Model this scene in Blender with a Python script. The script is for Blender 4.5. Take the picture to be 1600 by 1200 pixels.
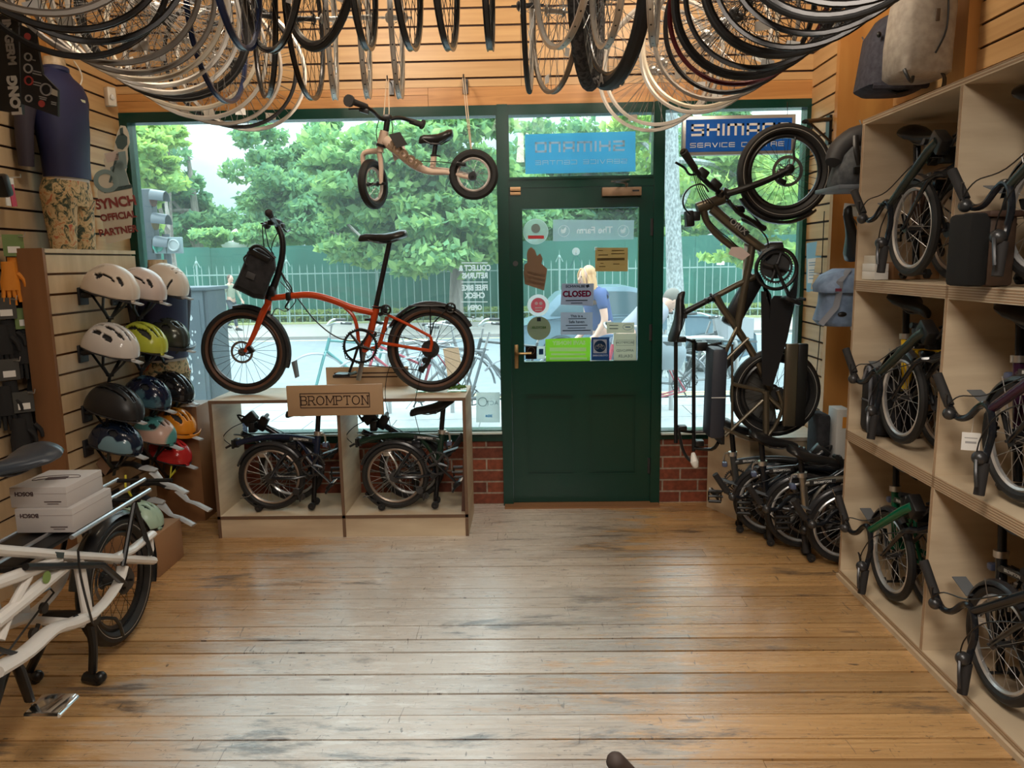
import bpy, bmesh, math, random
from mathutils import Vector, Matrix, Euler
random.seed(7)
for o in list(bpy.data.objects): bpy.data.objects.remove(o)
SC = bpy.context.scene
COL = SC.collection
PI = math.pi
def rad(a): return math.radians(a)

# ---------------------------------------------------------------- camera
FPX, EYE = 1192.0, 1.55
def _cam_axes(yaw=1.25, pitch=9.15, roll=0.95):
    y, p, r = rad(yaw), rad(pitch), rad(roll)
    f = Vector((-math.sin(y)*math.cos(p), math.cos(y)*math.cos(p), -math.sin(p)))
    right = Vector((math.cos(y), math.sin(y), 0)); up = right.cross(f)
    return right*math.cos(r)-up*math.sin(r), up*math.cos(r)+right*math.sin(r), f
CR, CU, CF = _cam_axes()
cam_data = bpy.data.cameras.new('camera'); cam = bpy.data.objects.new('camera', cam_data); COL.objects.link(cam)
cam.matrix_world = Matrix(((CR.x, CU.x, -CF.x, 0), (CR.y, CU.y, -CF.y, 0), (CR.z, CU.z, -CF.z, EYE), (0, 0, 0, 1)))
cam_data.sensor_width = 36; cam_data.lens = 36*FPX/1600; cam_data.clip_start = 0.05; cam_data.clip_end = 300
SC.camera = cam
def S(px, py, y=None, x=None, z=None):
    """world point seen at a pixel of the photograph, on the plane y=, x= or z="""
    d = CF + CR*((px-800)/FPX) - CU*((py-600)/FPX)
    t = y/d.y if y is not None else (x/d.x if x is not None else (z-EYE)/d.z)
    return Vector((0, 0, EYE)) + d*t

# ---------------------------------------------------------------- view + world
SC.view_settings.view_transform = 'Standard'; SC.view_settings.look = 'None'
SC.view_settings.gamma = 1; SC.view_settings.use_curve_mapping = False
SC.view_settings.exposure = 0.12
W = bpy.data.worlds.new('sky'); SC.world = W; W.use_nodes = True
nt = W.node_tree; nt.nodes.clear()
def N(nt, t, **k):
    n = nt.nodes.new(t)
    for a, b in k.items():
        if a in n.inputs: n.inputs[a].default_value = b
        else: setattr(n, a, b)
    return n
tc = N(nt, 'ShaderNodeTexCoord'); mp = N(nt, 'ShaderNodeMapping'); mp.inputs['Scale'].default_value = (1, 1, 2.2)
mp.inputs['Location'].default_value = (0.35, 0.1, 0.2)
nz = N(nt, 'ShaderNodeTexNoise', Scale=2.6, Detail=7.0, Roughness=0.55)
cr = N(nt, 'ShaderNodeValToRGB'); cr.color_ramp.elements[0].position = 0.40; cr.color_ramp.elements[1].position = 0.60
cr.color_ramp.elements[0].color = (0.56, 0.80, 0.90, 1); cr.color_ramp.elements[1].color = (0.93, 0.97, 1.0, 1)
bg = N(nt, 'ShaderNodeBackground', Strength=1.0); wo = N(nt, 'ShaderNodeOutputWorld')
# an overcast sky is brighter towards the zenith
sep = N(nt, 'ShaderNodeSeparateXYZ'); mz = N(nt, 'ShaderNodeMath', operation='MAXIMUM'); mz.inputs[1].default_value = 0.0
pw = N(nt, 'ShaderNodeMath', operation='POWER'); pw.inputs[1].default_value = 1.25
ma = N(nt, 'ShaderNodeMath', operation='MULTIPLY_ADD'); ma.inputs[1].default_value = 7.5; ma.inputs[2].default_value = 1.0
nt.links.new(tc.outputs['Generated'], sep.inputs[0]); nt.links.new(sep.outputs[2], mz.inputs[0]); nt.links.new(mz.outputs[0], pw.inputs[0])
nt.links.new(pw.outputs[0], ma.inputs[0]); nt.links.new(ma.outputs[0], bg.inputs[1])
nt.links.new(tc.outputs['Generated'], mp.inputs[0]); nt.links.new(mp.outputs[0], nz.inputs['Vector'])
nt.links.new(nz.outputs[0], cr.inputs[0]); nt.links.new(cr.outputs[0], bg.inputs[0]); nt.links.new(bg.outputs[0], wo.inputs[0])

# ---------------------------------------------------------------- shop ceiling spots (above the picture) and added fill lights
def area(name, loc, target, size, power, col=(1, 0.84, 0.66), spread=180):
    l = bpy.data.lights.new(name, 'AREA'); l.energy = power; l.size = size; l.color = col; l.spread = rad(spread)
    o = bpy.data.objects.new(name, l); COL.objects.link(o); o.location = loc
    o.rotation_euler = (Vector(target)-Vector(loc)).to_track_quat('-Z', 'Y').to_euler()
    return o
area('ceiling_spot_lamp', (-0.9, 3.35, 3.12), (-0.6, 4.74, 2.6), 0.25, 19)
area('ceiling_spot_lamp', (0.6, 3.35, 3.12), (0.5, 4.74, 2.6), 0.25, 18)
area('ceiling_spot_lamp', (1.0, 3.4, 3.12), (1.75, 4.3, 2.5), 0.25, 7)
area('ceiling_spot_lamp', (-1.3, 3.0, 3.12), (-2.4, 4.1, 1.9), 0.25, 11)
area('interior_fill_light', (0.1, 1.1, 3.12), (0.35, 2.3, 0.0), 0.8, 34, (1, 0.90, 0.78), 125)  # unseen fill added to brighten the middle of the floor
area('interior_fill_light', (0.3, -0.9, 3.12), (0.5, 1.3, 0.2), 0.8, 34, (1, 0.91, 0.80), 125)  # second added fill, behind the camera
sun = bpy.data.lights.new('veiled_sun', 'SUN'); sun.energy = 1.0; sun.angle = rad(25); sun.color = (1, 0.97, 0.9)
so = bpy.data.objects.new('veiled_sun', sun); COL.objects.link(so); so.rotation_euler = (rad(38), 0, rad(205))

# ---------------------------------------------------------------- materials
MATS = {}
def M(name, col=(0.5, 0.5, 0.5), rough=0.5, metal=0.0, **k):
    if name in MATS: return MATS[name]
    m = bpy.data.materials.new(name); m.use_nodes = True; MATS[name] = m
    b = m.node_tree.nodes['Principled BSDF']
    b.inputs['Base Color'].default_value = (*col, 1); b.inputs['Roughness'].default_value = rough
    b.inputs['Metallic'].default_value = metal
    for a, v in k.items():
        if a in b.inputs: b.inputs[a].default_value = v
    return m
def noisy(m, c1, c2, scale=(8, 8, 8), detail=4, lo=0.35, hi=0.65, bump=0.0, coord='Object', distort=0.0):
    """base colour between c1 and c2 by a stretched noise"""
    t = m.node_tree; b = t.nodes['Principled BSDF']
    tc = N(t, 'ShaderNodeTexCoord'); mp = N(t, 'ShaderNodeMapping'); mp.inputs['Scale'].default_value = scale
    nz = N(t, 'ShaderNodeTexNoise', Scale=1.0, Detail=float(detail), Distortion=float(distort))
    r = N(t, 'ShaderNodeValToRGB'); r.color_ramp.elements[0].position = lo; r.color_ramp.elements[1].position = hi
    r.color_ramp.elements[0].color = (*c1, 1); r.color_ramp.elements[1].color = (*c2, 1)
    t.links.new(tc.outputs[coord], mp.inputs[0]); t.links.new(mp.outputs[0], nz.inputs['Vector'])
    t.links.new(nz.outputs[0], r.inputs[0]); t.links.new(r.outputs[0], b.inputs['Base Color'])
    if bump:
        bp = N(t, 'ShaderNodeBump', Strength=bump, Distance=0.01)
        t.links.new(nz.outputs[0], bp.inputs['Height']); t.links.new(bp.outputs[0], b.inputs['Normal'])
    return m
black = M('black_plastic', (0.006, 0.006, 0.0065), 0.38)
rubber = M('tyre_rubber', (0.010, 0.0095, 0.0095), 0.6)
bpaint = M('black_gloss_paint', (0.010, 0.012, 0.016), 0.18)
silver = M('brushed_silver', (0.62, 0.60, 0.57), 0.28, 0.9)
steel = M('steel', (0.5, 0.5, 0.5), 0.3, 1.0)
chrome = M('chrome', (0.8, 0.8, 0.8), 0.12, 1.0)
greymetal = M('dark_grey_metal', (0.065, 0.065, 0.068), 0.35, 0.6)
saddlem = M('saddle_vinyl', (0.010, 0.010, 0.011), 0.35)
white = M('white_paint', (0.80, 0.78, 0.74), 0.3)
paper = M('white_paper', (0.80, 0.79, 0.76), 0.7)
ply = noisy(M('birch_plywood', rough=0.55), (0.52, 0.40, 0.27), (0.66, 0.54, 0.38), (2.2, 2.2, 14), 5)
plyedge = noisy(M('plywood_edge', rough=0.7), (0.30, 0.20, 0.12), (0.58, 0.45, 0.30), (2, 2, 260), 2, .45, .55)
slat = noisy(M('slatwall_board', rough=0.42), (0.50, 0.29, 0.12), (0.60, 0.37, 0.165), (1.2, 1.2, 30), 4)
slatpale = noisy(M('pale_slatwall_board', rough=0.42), (0.50, 0.36, 0.21), (0.60, 0.45, 0.28), (14, 14, 3), 4)
fascia = noisy(M('pine_fascia', rough=0.4), (0.42, 0.18, 0.05), (0.62, 0.31, 0.10), (1.5, 3, 28), 5, .3, .7, 0, 'Object', 1.2)
groove = M('slat_groove', (0.035, 0.015, 0.012), 0.8)
pillar = noisy(M('pillar_veneer', rough=0.4), (0.46, 0.20, 0.05), (0.58, 0.29, 0.08), (8, 8, 1.2), 4)
brownend = noisy(M('brown_end_panel', rough=0.5), (0.20, 0.09, 0.035), (0.26, 0.12, 0.05), (8, 8, 1.2), 4)
green = M('green_gloss_paint', (0.0, 0.036, 0.024), 0.25)
cream = M('cream_wall', (0.62, 0.58, 0.5), 0.8)

# ---------------------------------------------------------------- mesh builder
def frame_from(d):
    d = d.normalized(); a = Vector((0, 0, 1)) if abs(d.z) < 0.9 else Vector((1, 0, 0))
    u = d.cross(a).normalized(); return u, d.cross(u).normalized()
def smooth_pts(P, n=6, closed=False):
    P = [Vector(p) for p in P]; out = []; L = len(P)
    for i in range(L if closed else L-1):
        p0 = P[(i-1) % L] if (closed or i) else P[0]; p1 = P[i]; p2 = P[(i+1) % L]
        p3 = P[(i+2) % L] if (closed or i+2 < L) else P[-1]
        for k in range(n):
            t = k/n
            out.append(0.5*((2*p1)+(p2-p0)*t+(2*p0-5*p1+4*p2-p3)*t*t+(3*p1-p0-3*p2+p3)*t**3))
    if not closed: out.append(P[-1])
    return out
class MB:
    def __init__(s, T=None): s.v = []; s.f = []; s.mi = []; s.T = T or Matrix(); s.cur = 0
    def add(s, vs, fs):
        b = len(s.v); s.v += [s.T @ Vector(v) for v in vs]
        s.f += [tuple(i+b for i in f) for f in fs]; s.mi += [s.cur]*len(fs); return s
    def box(s, c, d, R=None, bev=0.0):
        c = Vector(c); hx, hy, hz = d[0]/2, d[1]/2, d[2]/2
        if bev <= 0:
            vs = [Vector((x*hx, y*hy, z*hz)) for x in (-1, 1) for y in (-1, 1) for z in (-1, 1)]
            fs = [(0, 1, 3, 2), (4, 6, 7, 5), (0, 4, 5, 1), (2, 3, 7, 6), (0, 2, 6, 4), (1, 5, 7, 3)]
        else:
            bm = bmesh.new(); bmesh.ops.create_cube(bm, size=1)
            for v in bm.verts: v.co = Vector((v.co.x*d[0], v.co.y*d[1], v.co.z*d[2]))
            bmesh.ops.bevel(bm, geom=bm.edges[:], offset=bev, segments=2, affect='EDGES', profile=0.5)
            vs = [v.co.copy() for v in bm.verts]; bm.verts.index_update(); fs = [tuple(v.index for v in f.verts) for f in bm.faces]; bm.free()
        if R is not None: vs = [R @ v for v in vs]
        return s.add([v+c for v in vs], fs)
    def bb(s, x0, x1, y0, y1, z0, z1, bev=0.0):
        return s.box(((x0+x1)/2, (y0+y1)/2, (z0+z1)/2), (abs(x1-x0), abs(y1-y0), abs(z1-z0)), None, bev)
    def tube(s, P, r, n=8, closed=False, sm=0, cap=True, flat=None):
        if sm: 
            L = len(P); P2 = smooth_pts(P, sm, closed)
            if isinstance(r, (list, tuple)):
                r = [r[min(int(i/sm), L-1)]+(r[min(int(i/sm)+1, L-1)]-r[min(int(i/sm), L-1)])*((i/sm) % 1) for i in range(len(P2))]
            P = P2
        P = [Vector(p) for p in P]; L = len(P)
        if not isinstance(r, (list, tuple)): r = [r]*L
        u = None; vs = []
        for i in range(L):
            a = P[(i-1) % L] if (closed or i) else P[0]; b = P[(i+1) % L] if (closed or i < L-1) else P[-1]
            d = (b-a)
            if d.length < 1e-9: d = Vector((0, 0, 1))
            d.normalize()
            if u is None: u, w = frame_from(d)
            else:
                u = (u-d*u.dot(d)); u = u.normalized() if u.length > 1e-6 else frame_from(d)[0]; w = d.cross(u)
            for k in range(n):
                a_ = 2*PI*k/n; ru, rw = (r[i], r[i]) if flat is None else (r[i]*flat[0], r[i]*flat[1])
                vs.append(P[i]+u*math.cos(a_)*ru+w*math.sin(a_)*rw)
        fs = [(i*n+k, i*n+(k+1) % n, ((i+1) % L)*n+(k+1) % n, ((i+1) % L)*n+k) for i in range(L if closed else L-1) for k in range(n)]
        if cap and not closed: fs += [tuple(range(n))[::-1], tuple((L-1)*n+k for k in range(n))]
        return s.add(vs, fs)
    def cyl(s, a, b, r, r2=None, n=12): return s.tube([a, b], [r, r if r2 is None else r2], n)
    def ring(s, c, ax, R, r, n=40, m=8, flat=None):
        """torus; flat=(radial, axial) half sizes for a rim section"""
        c = Vector(c); ax = Vector(ax).normalized(); u, w = frame_from(ax); vs = []
        fr, fa = flat if flat else (r, r)
        for i in range(n):
            a = 2*PI*i/n; d = u*math.cos(a)+w*math.sin(a)
            for k in range(m):
                b = 2*PI*(k+0.5)/m; vs.append(c+d*(R+fr*math.cos(b))+ax*fa*math.sin(b))
        fs = [(i*m+k, ((i+1) % n)*m+k, ((i+1) % n)*m+(k+1) % m, i*m+(k+1) % m) for i in range(n) for k in range(m)]
        return s.add(vs, fs)
    def arcband(s, c, ax, u, R, w, t, a0, a1, n=20, crown=0.012):
        """mudguard: a crowned strip of width w following radius R from angle a0 to a1 (u = zero angle)"""
        c = Vector(c); ax = Vector(ax).normalized(); u = Vector(u).normalized(); v = ax.cross(u); vs = []
        sec = [(-w/2, -crown), (-w/3, 0), (0, crown*0.5), (w/3, 0), (w/2, -crown)]; sec = sec+[(a, b-t) for a, b in sec[::-1]]; m = len(sec)
        for i in range(n+1):
            a = a0+(a1-a0)*i/n; d = u*math.cos(a)+v*math.sin(a)
            vs += [c+d*(R+b)+ax*q for q, b in sec]
        fs = [(i*m+k, (i+1)*m+k, (i+1)*m+(k+1) % m, i*m+(k+1) % m) for i in range(n) for k in range(m)]
        fs += [tuple(range(m)), tuple(n*m+k for k in range(m))[::-1]]
        return s.add(vs, fs)
    def ball(s, c, r, R=None, n=12, m=8):
        c = Vector(c); r = Vector(r) if hasattr(r, '__len__') else Vector((r, r, r)); vs = []
        for j in range(1, m):
            t = PI*j/m
            for i in range(n):
                p = 2*PI*i/n; q = Vector((r.x*math.sin(t)*math.cos(p), r.y*math.sin(t)*math.sin(p), r.z*math.cos(t)))
                vs.append(c+(R @ q if R is not None else q))
        top = Vector((0, 0, r.z)); top = R @ top if R is not None else top
        vs += [c+top, c-top]; a = len(vs)-2
        fs = [(j*n+i, (j+1)*n+i, (j+1)*n+(i+1) % n, j*n+(i+1) % n) for j in range(m-2) for i in range(n)]
        fs += [(a, i, (i+1) % n) for i in range(n)] + [(a+1, (m-2)*n+(i+1) % n, (m-2)*n+i) for i in range(n)]
        return s.add(vs, fs)
    def loft(s, rings, cap=True):
        n = len(rings[0]); vs = [p for r in rings for p in r]
        fs = [(i*n+k, i*n+(k+1) % n, (i+1)*n+(k+1) % n, (i+1)*n+k) for i in range(len(rings)-1) for k in range(n)]
        if cap: fs += [tuple(range(n))[::-1], tuple((len(rings)-1)*n+k for k in range(n))]
        return s.add(vs, fs)
    def prism(s, poly, ext):
        """poly: 3D points, ext: extrusion vector"""
        ext = Vector(ext); n = len(poly); vs = [Vector(p) for p in poly]; vs += [p+ext for p in vs]
        return s.add(vs, [tuple(range(n))[::-1], tuple(range(n, 2*n))]+[(k, (k+1) % n, (k+1) % n+n, k+n) for k in range(n)])
    def disc(s, c, ax, r, t, n=28, holes=None):
        c = Vector(c); ax = Vector(ax).normalized(); return s.cyl(c-ax*t/2, c+ax*t/2, r, n=n)
    def build(s, name, mat, parent=None, sharp=35, world=False, hidden=False):
        me = bpy.data.meshes.new(name); me.from_pydata([tuple(v) for v in s.v], [], s.f)
        mats = mat if isinstance(mat, (list, tuple)) else [mat]
        for m_ in mats: me.materials.append(m_)
        if len(mats) > 1: me.polygons.foreach_set('material_index', s.mi)
        bm = bmesh.new(); bm.from_mesh(me); bmesh.ops.recalc_face_normals(bm, faces=bm.faces[:]); bm.to_mesh(me); bm.free()
        me.polygons.foreach_set('use_smooth', [True]*len(me.polygons)); me.set_sharp_from_angle(angle=rad(sharp))
        o = bpy.data.objects.new(name, me); COL.objects.link(o)
        if parent is None:
            xs = [v.co.x for v in me.vertices]; ys = [v.co.y for v in me.vertices]; zs = [v.co.z for v in me.vertices]
            c = Vector(((min(xs)+max(xs))/2, (min(ys)+max(ys))/2, min(zs))); me.transform(Matrix.Translation(-c)); o.location = c
        else:
            if world: me.transform(root_matrix(parent).inverted())
            o.parent = parent
        return o
def root_matrix(o):
    m = Matrix.Translation(o.location) @ o.rotation_euler.to_matrix().to_4x4()
    return (root_matrix(o.parent) @ m) if o.parent else m
def tag(o, label=None, cat=None, group=None, kind=None):
    if label: o['label'] = label
    if cat: o['category'] = cat
    if group: o['group'] = group
    if kind: o['kind'] = kind
    return o
def thing(name, label, cat, loc=(0, 0, 0), rot=(0, 0, 0), group=None):
    o = bpy.data.objects.new(name, None); COL.objects.link(o); o.location = loc; o.rotation_euler = rot
    o.empty_display_size = 0.05
    return tag(o, label, cat, group)
def struct(name, mb, mat): return tag(mb.build(name, mat), kind='structure')
def clone(root, loc, rot=(0, 0, 0), label=None, group=None, swap=None, skip=()):
    r = root.copy(); COL.objects.link(r); r.location = loc; r.rotation_euler = rot
    if label: r['label'] = label
    if group: r['group'] = group
    def rec(src, dst):
        for ch in [c for c in src.children]:
            nm = ch.name.split('.')[0]
            if nm in skip: continue
            c = ch.copy(); COL.objects.link(c); c.parent = dst
            if swap and nm in swap:
                c.material_slots[0].link = 'OBJECT'; c.material_slots[0].material = swap[nm]
            rec(ch, c)
    rec(root, r)
    return r
def text(name, body, size, mat, T, parent=None, mirror=False, xs=1.0, depth=0.0006, bold=0.0, world=True, align='CENTER', space=1.0):
    cu = bpy.data.curves.new(name, 'FONT'); cu.body = body; cu.size = size; cu.align_x = align; cu.align_y = 'CENTER'
    cu.extrude = depth; cu.offset = bold; cu.resolution_u = 3; cu.space_character = space
    to = bpy.data.objects.new(name, cu); COL.objects.link(to)
    bpy.context.view_layer.update()
    me = bpy.data.meshes.new_from_object(to.evaluated_get(bpy.context.evaluated_depsgraph_get()))
    bpy.data.objects.remove(to); me.name = name
    me.transform(T @ Matrix.Diagonal((-xs if mirror else xs, 1, 1, 1)))
    if mirror: me.flip_normals()
    me.materials.clear(); me.materials.append(mat)
    o = bpy.data.objects.new(name, me); COL.objects.link(o)
    if parent:
        if world: me.transform(root_matrix(parent).inverted())
        o.parent = parent
    return o
def face_cam(x, y, z, tilt=0.0, turn=0.0):
    """text plane upright facing the camera side (-y); tilt rotates in its plane"""
    return Matrix.Translation((x, y, z)) @ Matrix.Rotation(turn, 4, 'Z') @ Matrix.Rotation(rad(90), 4, 'X') @ Matrix.Rotation(tilt, 4, 'Z')
# ================================================================ room shell
D = 4.74; XL, XR = -2.44, 1.69
# floor boards, running across the room, each its own width with a dark gap
fb = MB(); random.seed(3); y = -2.6; boards = []
while y < D+0.02:
    w = random.choice((0.105, 0.12, 0.135, 0.15, 0.165)); 
    y1 = min(y+w, D+0.05); xs = -2.7; 
    cuts = sorted([random.uniform(-2.4, 1.8)] if random.random() < 0.35 else [])+[2.1]
    for x1 in cuts: fb.bb(xs, x1-0.0015, y, y1-random.choice((0.004, 0.006, 0.008, 0.012)), -0.03+random.uniform(-.0008, .0008), 0.0); xs = x1
    y = y1
fb.cur = 1; fb.bb(-2.7, 2.1, -2.6, D+0.05, -0.06, -0.028)
fm = M('worn_pine_boards', rough=0.42); t = fm.node_tree; b = t.nodes['Principled BSDF']
L = t.links.new
geo = N(t, 'ShaderNodeNewGeometry'); tc = N(t, 'ShaderNodeTexCoord')
def nz_(scale, sc=1.0, detail=5, rough=0.6, dist=0.0, seedoff=(0, 0, 0)):
    mp = N(t, 'ShaderNodeMapping'); mp.inputs['Scale'].default_value = scale; mp.inputs['Location'].default_value = seedoff
    n = N(t, 'ShaderNodeTexNoise', Scale=sc, Detail=float(detail), Roughness=rough, Distortion=dist)
    L(geo.outputs['Position'], mp.inputs[0]); L(mp.outputs[0], n.inputs['Vector']); return n.outputs[0]
def ramp_(src, p0, p1, c0=(0, 0, 0), c1=(1, 1, 1)):
    r = N(t, 'ShaderNodeValToRGB'); e = r.color_ramp.elements; e[0].position = p0; e[1].position = p1
    e[0].color = (*c0, 1); e[1].color = (*c1, 1); L(src, r.inputs[0]); return r.outputs[0]
def mix_(fac, a, b_, mode='MIX'):
    n = N(t, 'ShaderNodeMix', data_type='RGBA', blend_type=mode)
    if isinstance(fac, float): n.inputs[0].default_value = fac
    else: L(fac, n.inputs[0])
    for i, s_ in ((6, a), (7, b_)):
        if isinstance(s_, tuple): n.inputs[i].default_value = (*s_, 1)
        else: L(s_, n.inputs[i])
    return n.outputs[2]
def math_(op, a, b_=None):
    n = N(t, 'ShaderNodeMath', operation=op)
    for i, s_ in ((0, a), (1, b_)):
        if s_ is None: continue
        if isinstance(s_, (int, float)): n.inputs[i].default_value = s_
        else: L(s_, n.inputs[i])
    return n.outputs[0]
grain = nz_((1.6, 60, 1), 1.0, 6, 0.6, 0.6)
base = ramp_(grain, 0.3, 0.7, (0.42, 0.235, 0.095), (0.62, 0.385, 0.175))
rnd = ramp_(geo.outputs['Random Per Island'], 0.0, 1.0, (0.74, 0.72, 0.70), (1.08, 1.05, 1.0))
base = mix_(1.0, base, rnd, 'MULTIPLY')
# traffic wear: the varnish is gone in a broad grey-brown path from the door and window into the room
sx = N(t, 'ShaderNodeSeparateXYZ'); L(geo.outputs['Position'], sx.inputs[0])
patch = nz_((0.9, 2.2, 1), 1.0, 7, 0.68, 0.4)
fine = nz_((3.0, 16, 1), 1.0, 8, 0.75, 0.3, (5, 1, 0))
ragged = math_('ADD', math_('MULTIPLY', math_('SUBTRACT', patch, 0.5), 1.6), math_('MULTIPLY', math_('SUBTRACT', fine, 0.5), 1.5))
dx = math_('ABSOLUTE', math_('SUBTRACT', sx.outputs[0], math_('ADD', math_('MULTIPLY', sx.outputs[1], 0.10), -0.62)))
wear = math_('ADD', math_('SUBTRACT', 1.0, math_('DIVIDE', dx, 1.45)), ragged)
wearm = ramp_(wear, 0.36, 0.54)
gr2 = nz_((2.2, 85, 1), 1.0, 8, 0.72, 0.9)
greyw = ramp_(gr2, 0.28, 0.70, (0.235, 0.18, 0.135), (0.56, 0.47, 0.38))
c = mix_(wearm, base, mix_(1.0, greyw, rnd, 'MULTIPLY'))
# pale scrubbed, paint-flaked zone left of the path, whitened further to imitate window glare
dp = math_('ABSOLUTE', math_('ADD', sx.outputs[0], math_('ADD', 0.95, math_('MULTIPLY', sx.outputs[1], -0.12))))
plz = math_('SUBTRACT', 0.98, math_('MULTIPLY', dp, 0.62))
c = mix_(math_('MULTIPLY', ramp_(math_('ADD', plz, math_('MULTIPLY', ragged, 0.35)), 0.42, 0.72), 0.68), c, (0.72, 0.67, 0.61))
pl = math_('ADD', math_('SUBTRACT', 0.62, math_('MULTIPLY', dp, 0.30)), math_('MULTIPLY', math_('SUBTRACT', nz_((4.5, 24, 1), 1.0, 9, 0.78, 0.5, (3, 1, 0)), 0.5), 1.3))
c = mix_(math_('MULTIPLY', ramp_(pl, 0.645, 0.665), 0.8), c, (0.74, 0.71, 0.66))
# dark stains and knocks
st = ramp_(nz_((1.1, 4.6, 1), 1.0, 8, 0.72, 0.4, (7.3, 2.1, 0)), 0.565, 0.64)
c = mix_(math_('MULTIPLY', st, 0.72), c, (0.075, 0.058, 0.05))
sp = ramp_(nz_((15, 75, 1), 1.0, 5, 0.75, 0.6, (1, 5, 0)), 0.615, 0.65)
c = mix_(math_('MULTIPLY', sp, 0.8), c, (0.045, 0.032, 0.027))
sc = ramp_(nz_((55, 9, 1), 1.0, 2, 0.5, 1.5, (2, 9, 0)), 0.70, 0.72)
c = mix_(math_('MULTIPLY', sc, 0.7), c, (0.10, 0.07, 0.05))
kn = N(t, 'ShaderNodeTexVoronoi', Scale=1.0); kmp = N(t, 'ShaderNodeMapping'); kmp.inputs['Scale'].default_value = (1.6, 6.5, 1); L(geo.outputs['Position'], kmp.inputs[0]); L(kmp.outputs[0], kn.inputs['Vector'])
c = mix_(math_('MULTIPLY', ramp_(kn.outputs['Distance'], 0.05, 0.085, (1, 1, 1), (0, 0, 0)), 0.7), c, (0.13, 0.07, 0.035))
b.inputs['Coat Weight'].default_value = 0.30; b.inputs['Coat Roughness'].default_value = 0.24
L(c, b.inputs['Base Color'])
L(ramp_(nz_((3, 30, 1), 1.0, 5, 0.7), 0.3, 0.7, (0.20, 0.20, 0.20), (0.40, 0.40, 0.40)), b.inputs['Roughness'])
b.inputs['IOR'].default_value = 1.65
bp = N(t, 'ShaderNodeBump', Strength=0.35, Distance=0.004); L(grain, bp.inputs['Height']); L(bp.outputs[0], b.inputs['Normal'])
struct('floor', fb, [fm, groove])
struct('ceiling', MB().bb(-2.75, 2.15, -2.6, D+0.1, 3.2, 3.26), cream)
struct('wall_back', MB().bb(-2.75, 2.15, -2.66, -2.6, 0, 3.2), cream)

def slats(mb, axis, fixed, a0, a1, z0, z1, pitch, t_, zref, joint=None):
    """boards of a slatted wall: axis 'x' runs along x on plane y=fixed, 'y' along y on plane x=fixed; t_ signed thickness"""
    z = zref
    while z > z0: z -= pitch
    while z < z1:
        lo, hi = max(z, z0), min(z+pitch-0.012, z1)
        if hi > lo+0.004:
            if axis == 'x': mb.bb(a0, a1, fixed, fixed+t_, lo, hi)
            else: mb.bb(fixed, fixed+t_, a0, a1, lo, hi)
        z += pitch
# wall_front: header boards, fascia, brick below the sills
wf = MB(); slats(wf, 'x', D, XL-0.2, -0.02+0.0, 2.575, 3.2, 0.0975, 0.02, 2.532-0.0); slats(wf, 'x', D, -0.018, XR+0.3, 2.575, 3.2, 0.0975, 0.02, 2.532)
wf.cur = 1; wf.bb(XL-0.2, XR+0.3, D+0.012, D+0.10, 2.5, 3.2)
wf.cur = 2; wf.bb(XL-0.2, -0.575, D-0.004, D+0.03, 2.468, 2.530); wf.bb(-0.573, XR+0.3, D-0.004, D+0.03, 2.468, 2.572); wf.bb(XL-.2, -0.575, D-0.004, D+.03, 2.532, 2.572)
struct('wall_front', wf, [slat, groove, fascia])
brick = M('red_brick', rough=0.85); t = brick.node_tree; L = t.links.new
geo = N(t, 'ShaderNodeNewGeometry'); mp = N(t, 'ShaderNodeMapping'); mp.inputs['Rotation'].default_value = (rad(-90), 0, 0)
mp.inputs['Location'].default_value = (0.05, 0, 0.0)
bt = N(t, 'ShaderNodeTexBrick', Scale=1.0); bt.inputs['Color1'].default_value = (0.26, 0.065, 0.030, 1); bt.inputs['Color2'].default_value = (0.13, 0.035, 0.020, 1)
bt.inputs['Mortar'].default_value = (0.33, 0.26, 0.20, 1); bt.inputs['Mortar Size'].default_value = 0.006; bt.inputs['Brick Width'].default_value = 0.225
bt.inputs['Row Height'].default_value = 0.0755; bt.inputs['Mortar Smooth'].default_value = 0.2
L(geo.outputs['Position'], mp.inputs[0]); L(mp.outputs[0], bt.inputs[0])
nn = N(t, 'ShaderNodeTexNoise', Scale=38.0, Detail=5.0); L(geo.outputs['Position'], nn.inputs['Vector'])
mx = N(t, 'ShaderNodeMix', data_type='RGBA', blend_type='OVERLAY'); mx.inputs[0].default_value = 0.7; L(bt.outputs[0], mx.inputs[6]); L(nn.outputs[0], mx.inputs[7])
L(mx.outputs[2], t.nodes['Principled BSDF'].inputs['Base Color'])
bp = N(t, 'ShaderNodeBump', Strength=0.8, Distance=0.006); bp.invert = True; L(bt.outputs[1], bp.inputs['Height']); L(bp.outputs[0], t.nodes['Principled BSDF'].inputs['Normal'])
struct('wall_below_windows', MB().bb(XL-0.2, -0.14, D+0.005, D+0.13, -0.1, 0.42).bb(0.82, XR+0.3, D+0.005, D+0.13, -0.1, 0.42), brick)
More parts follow.
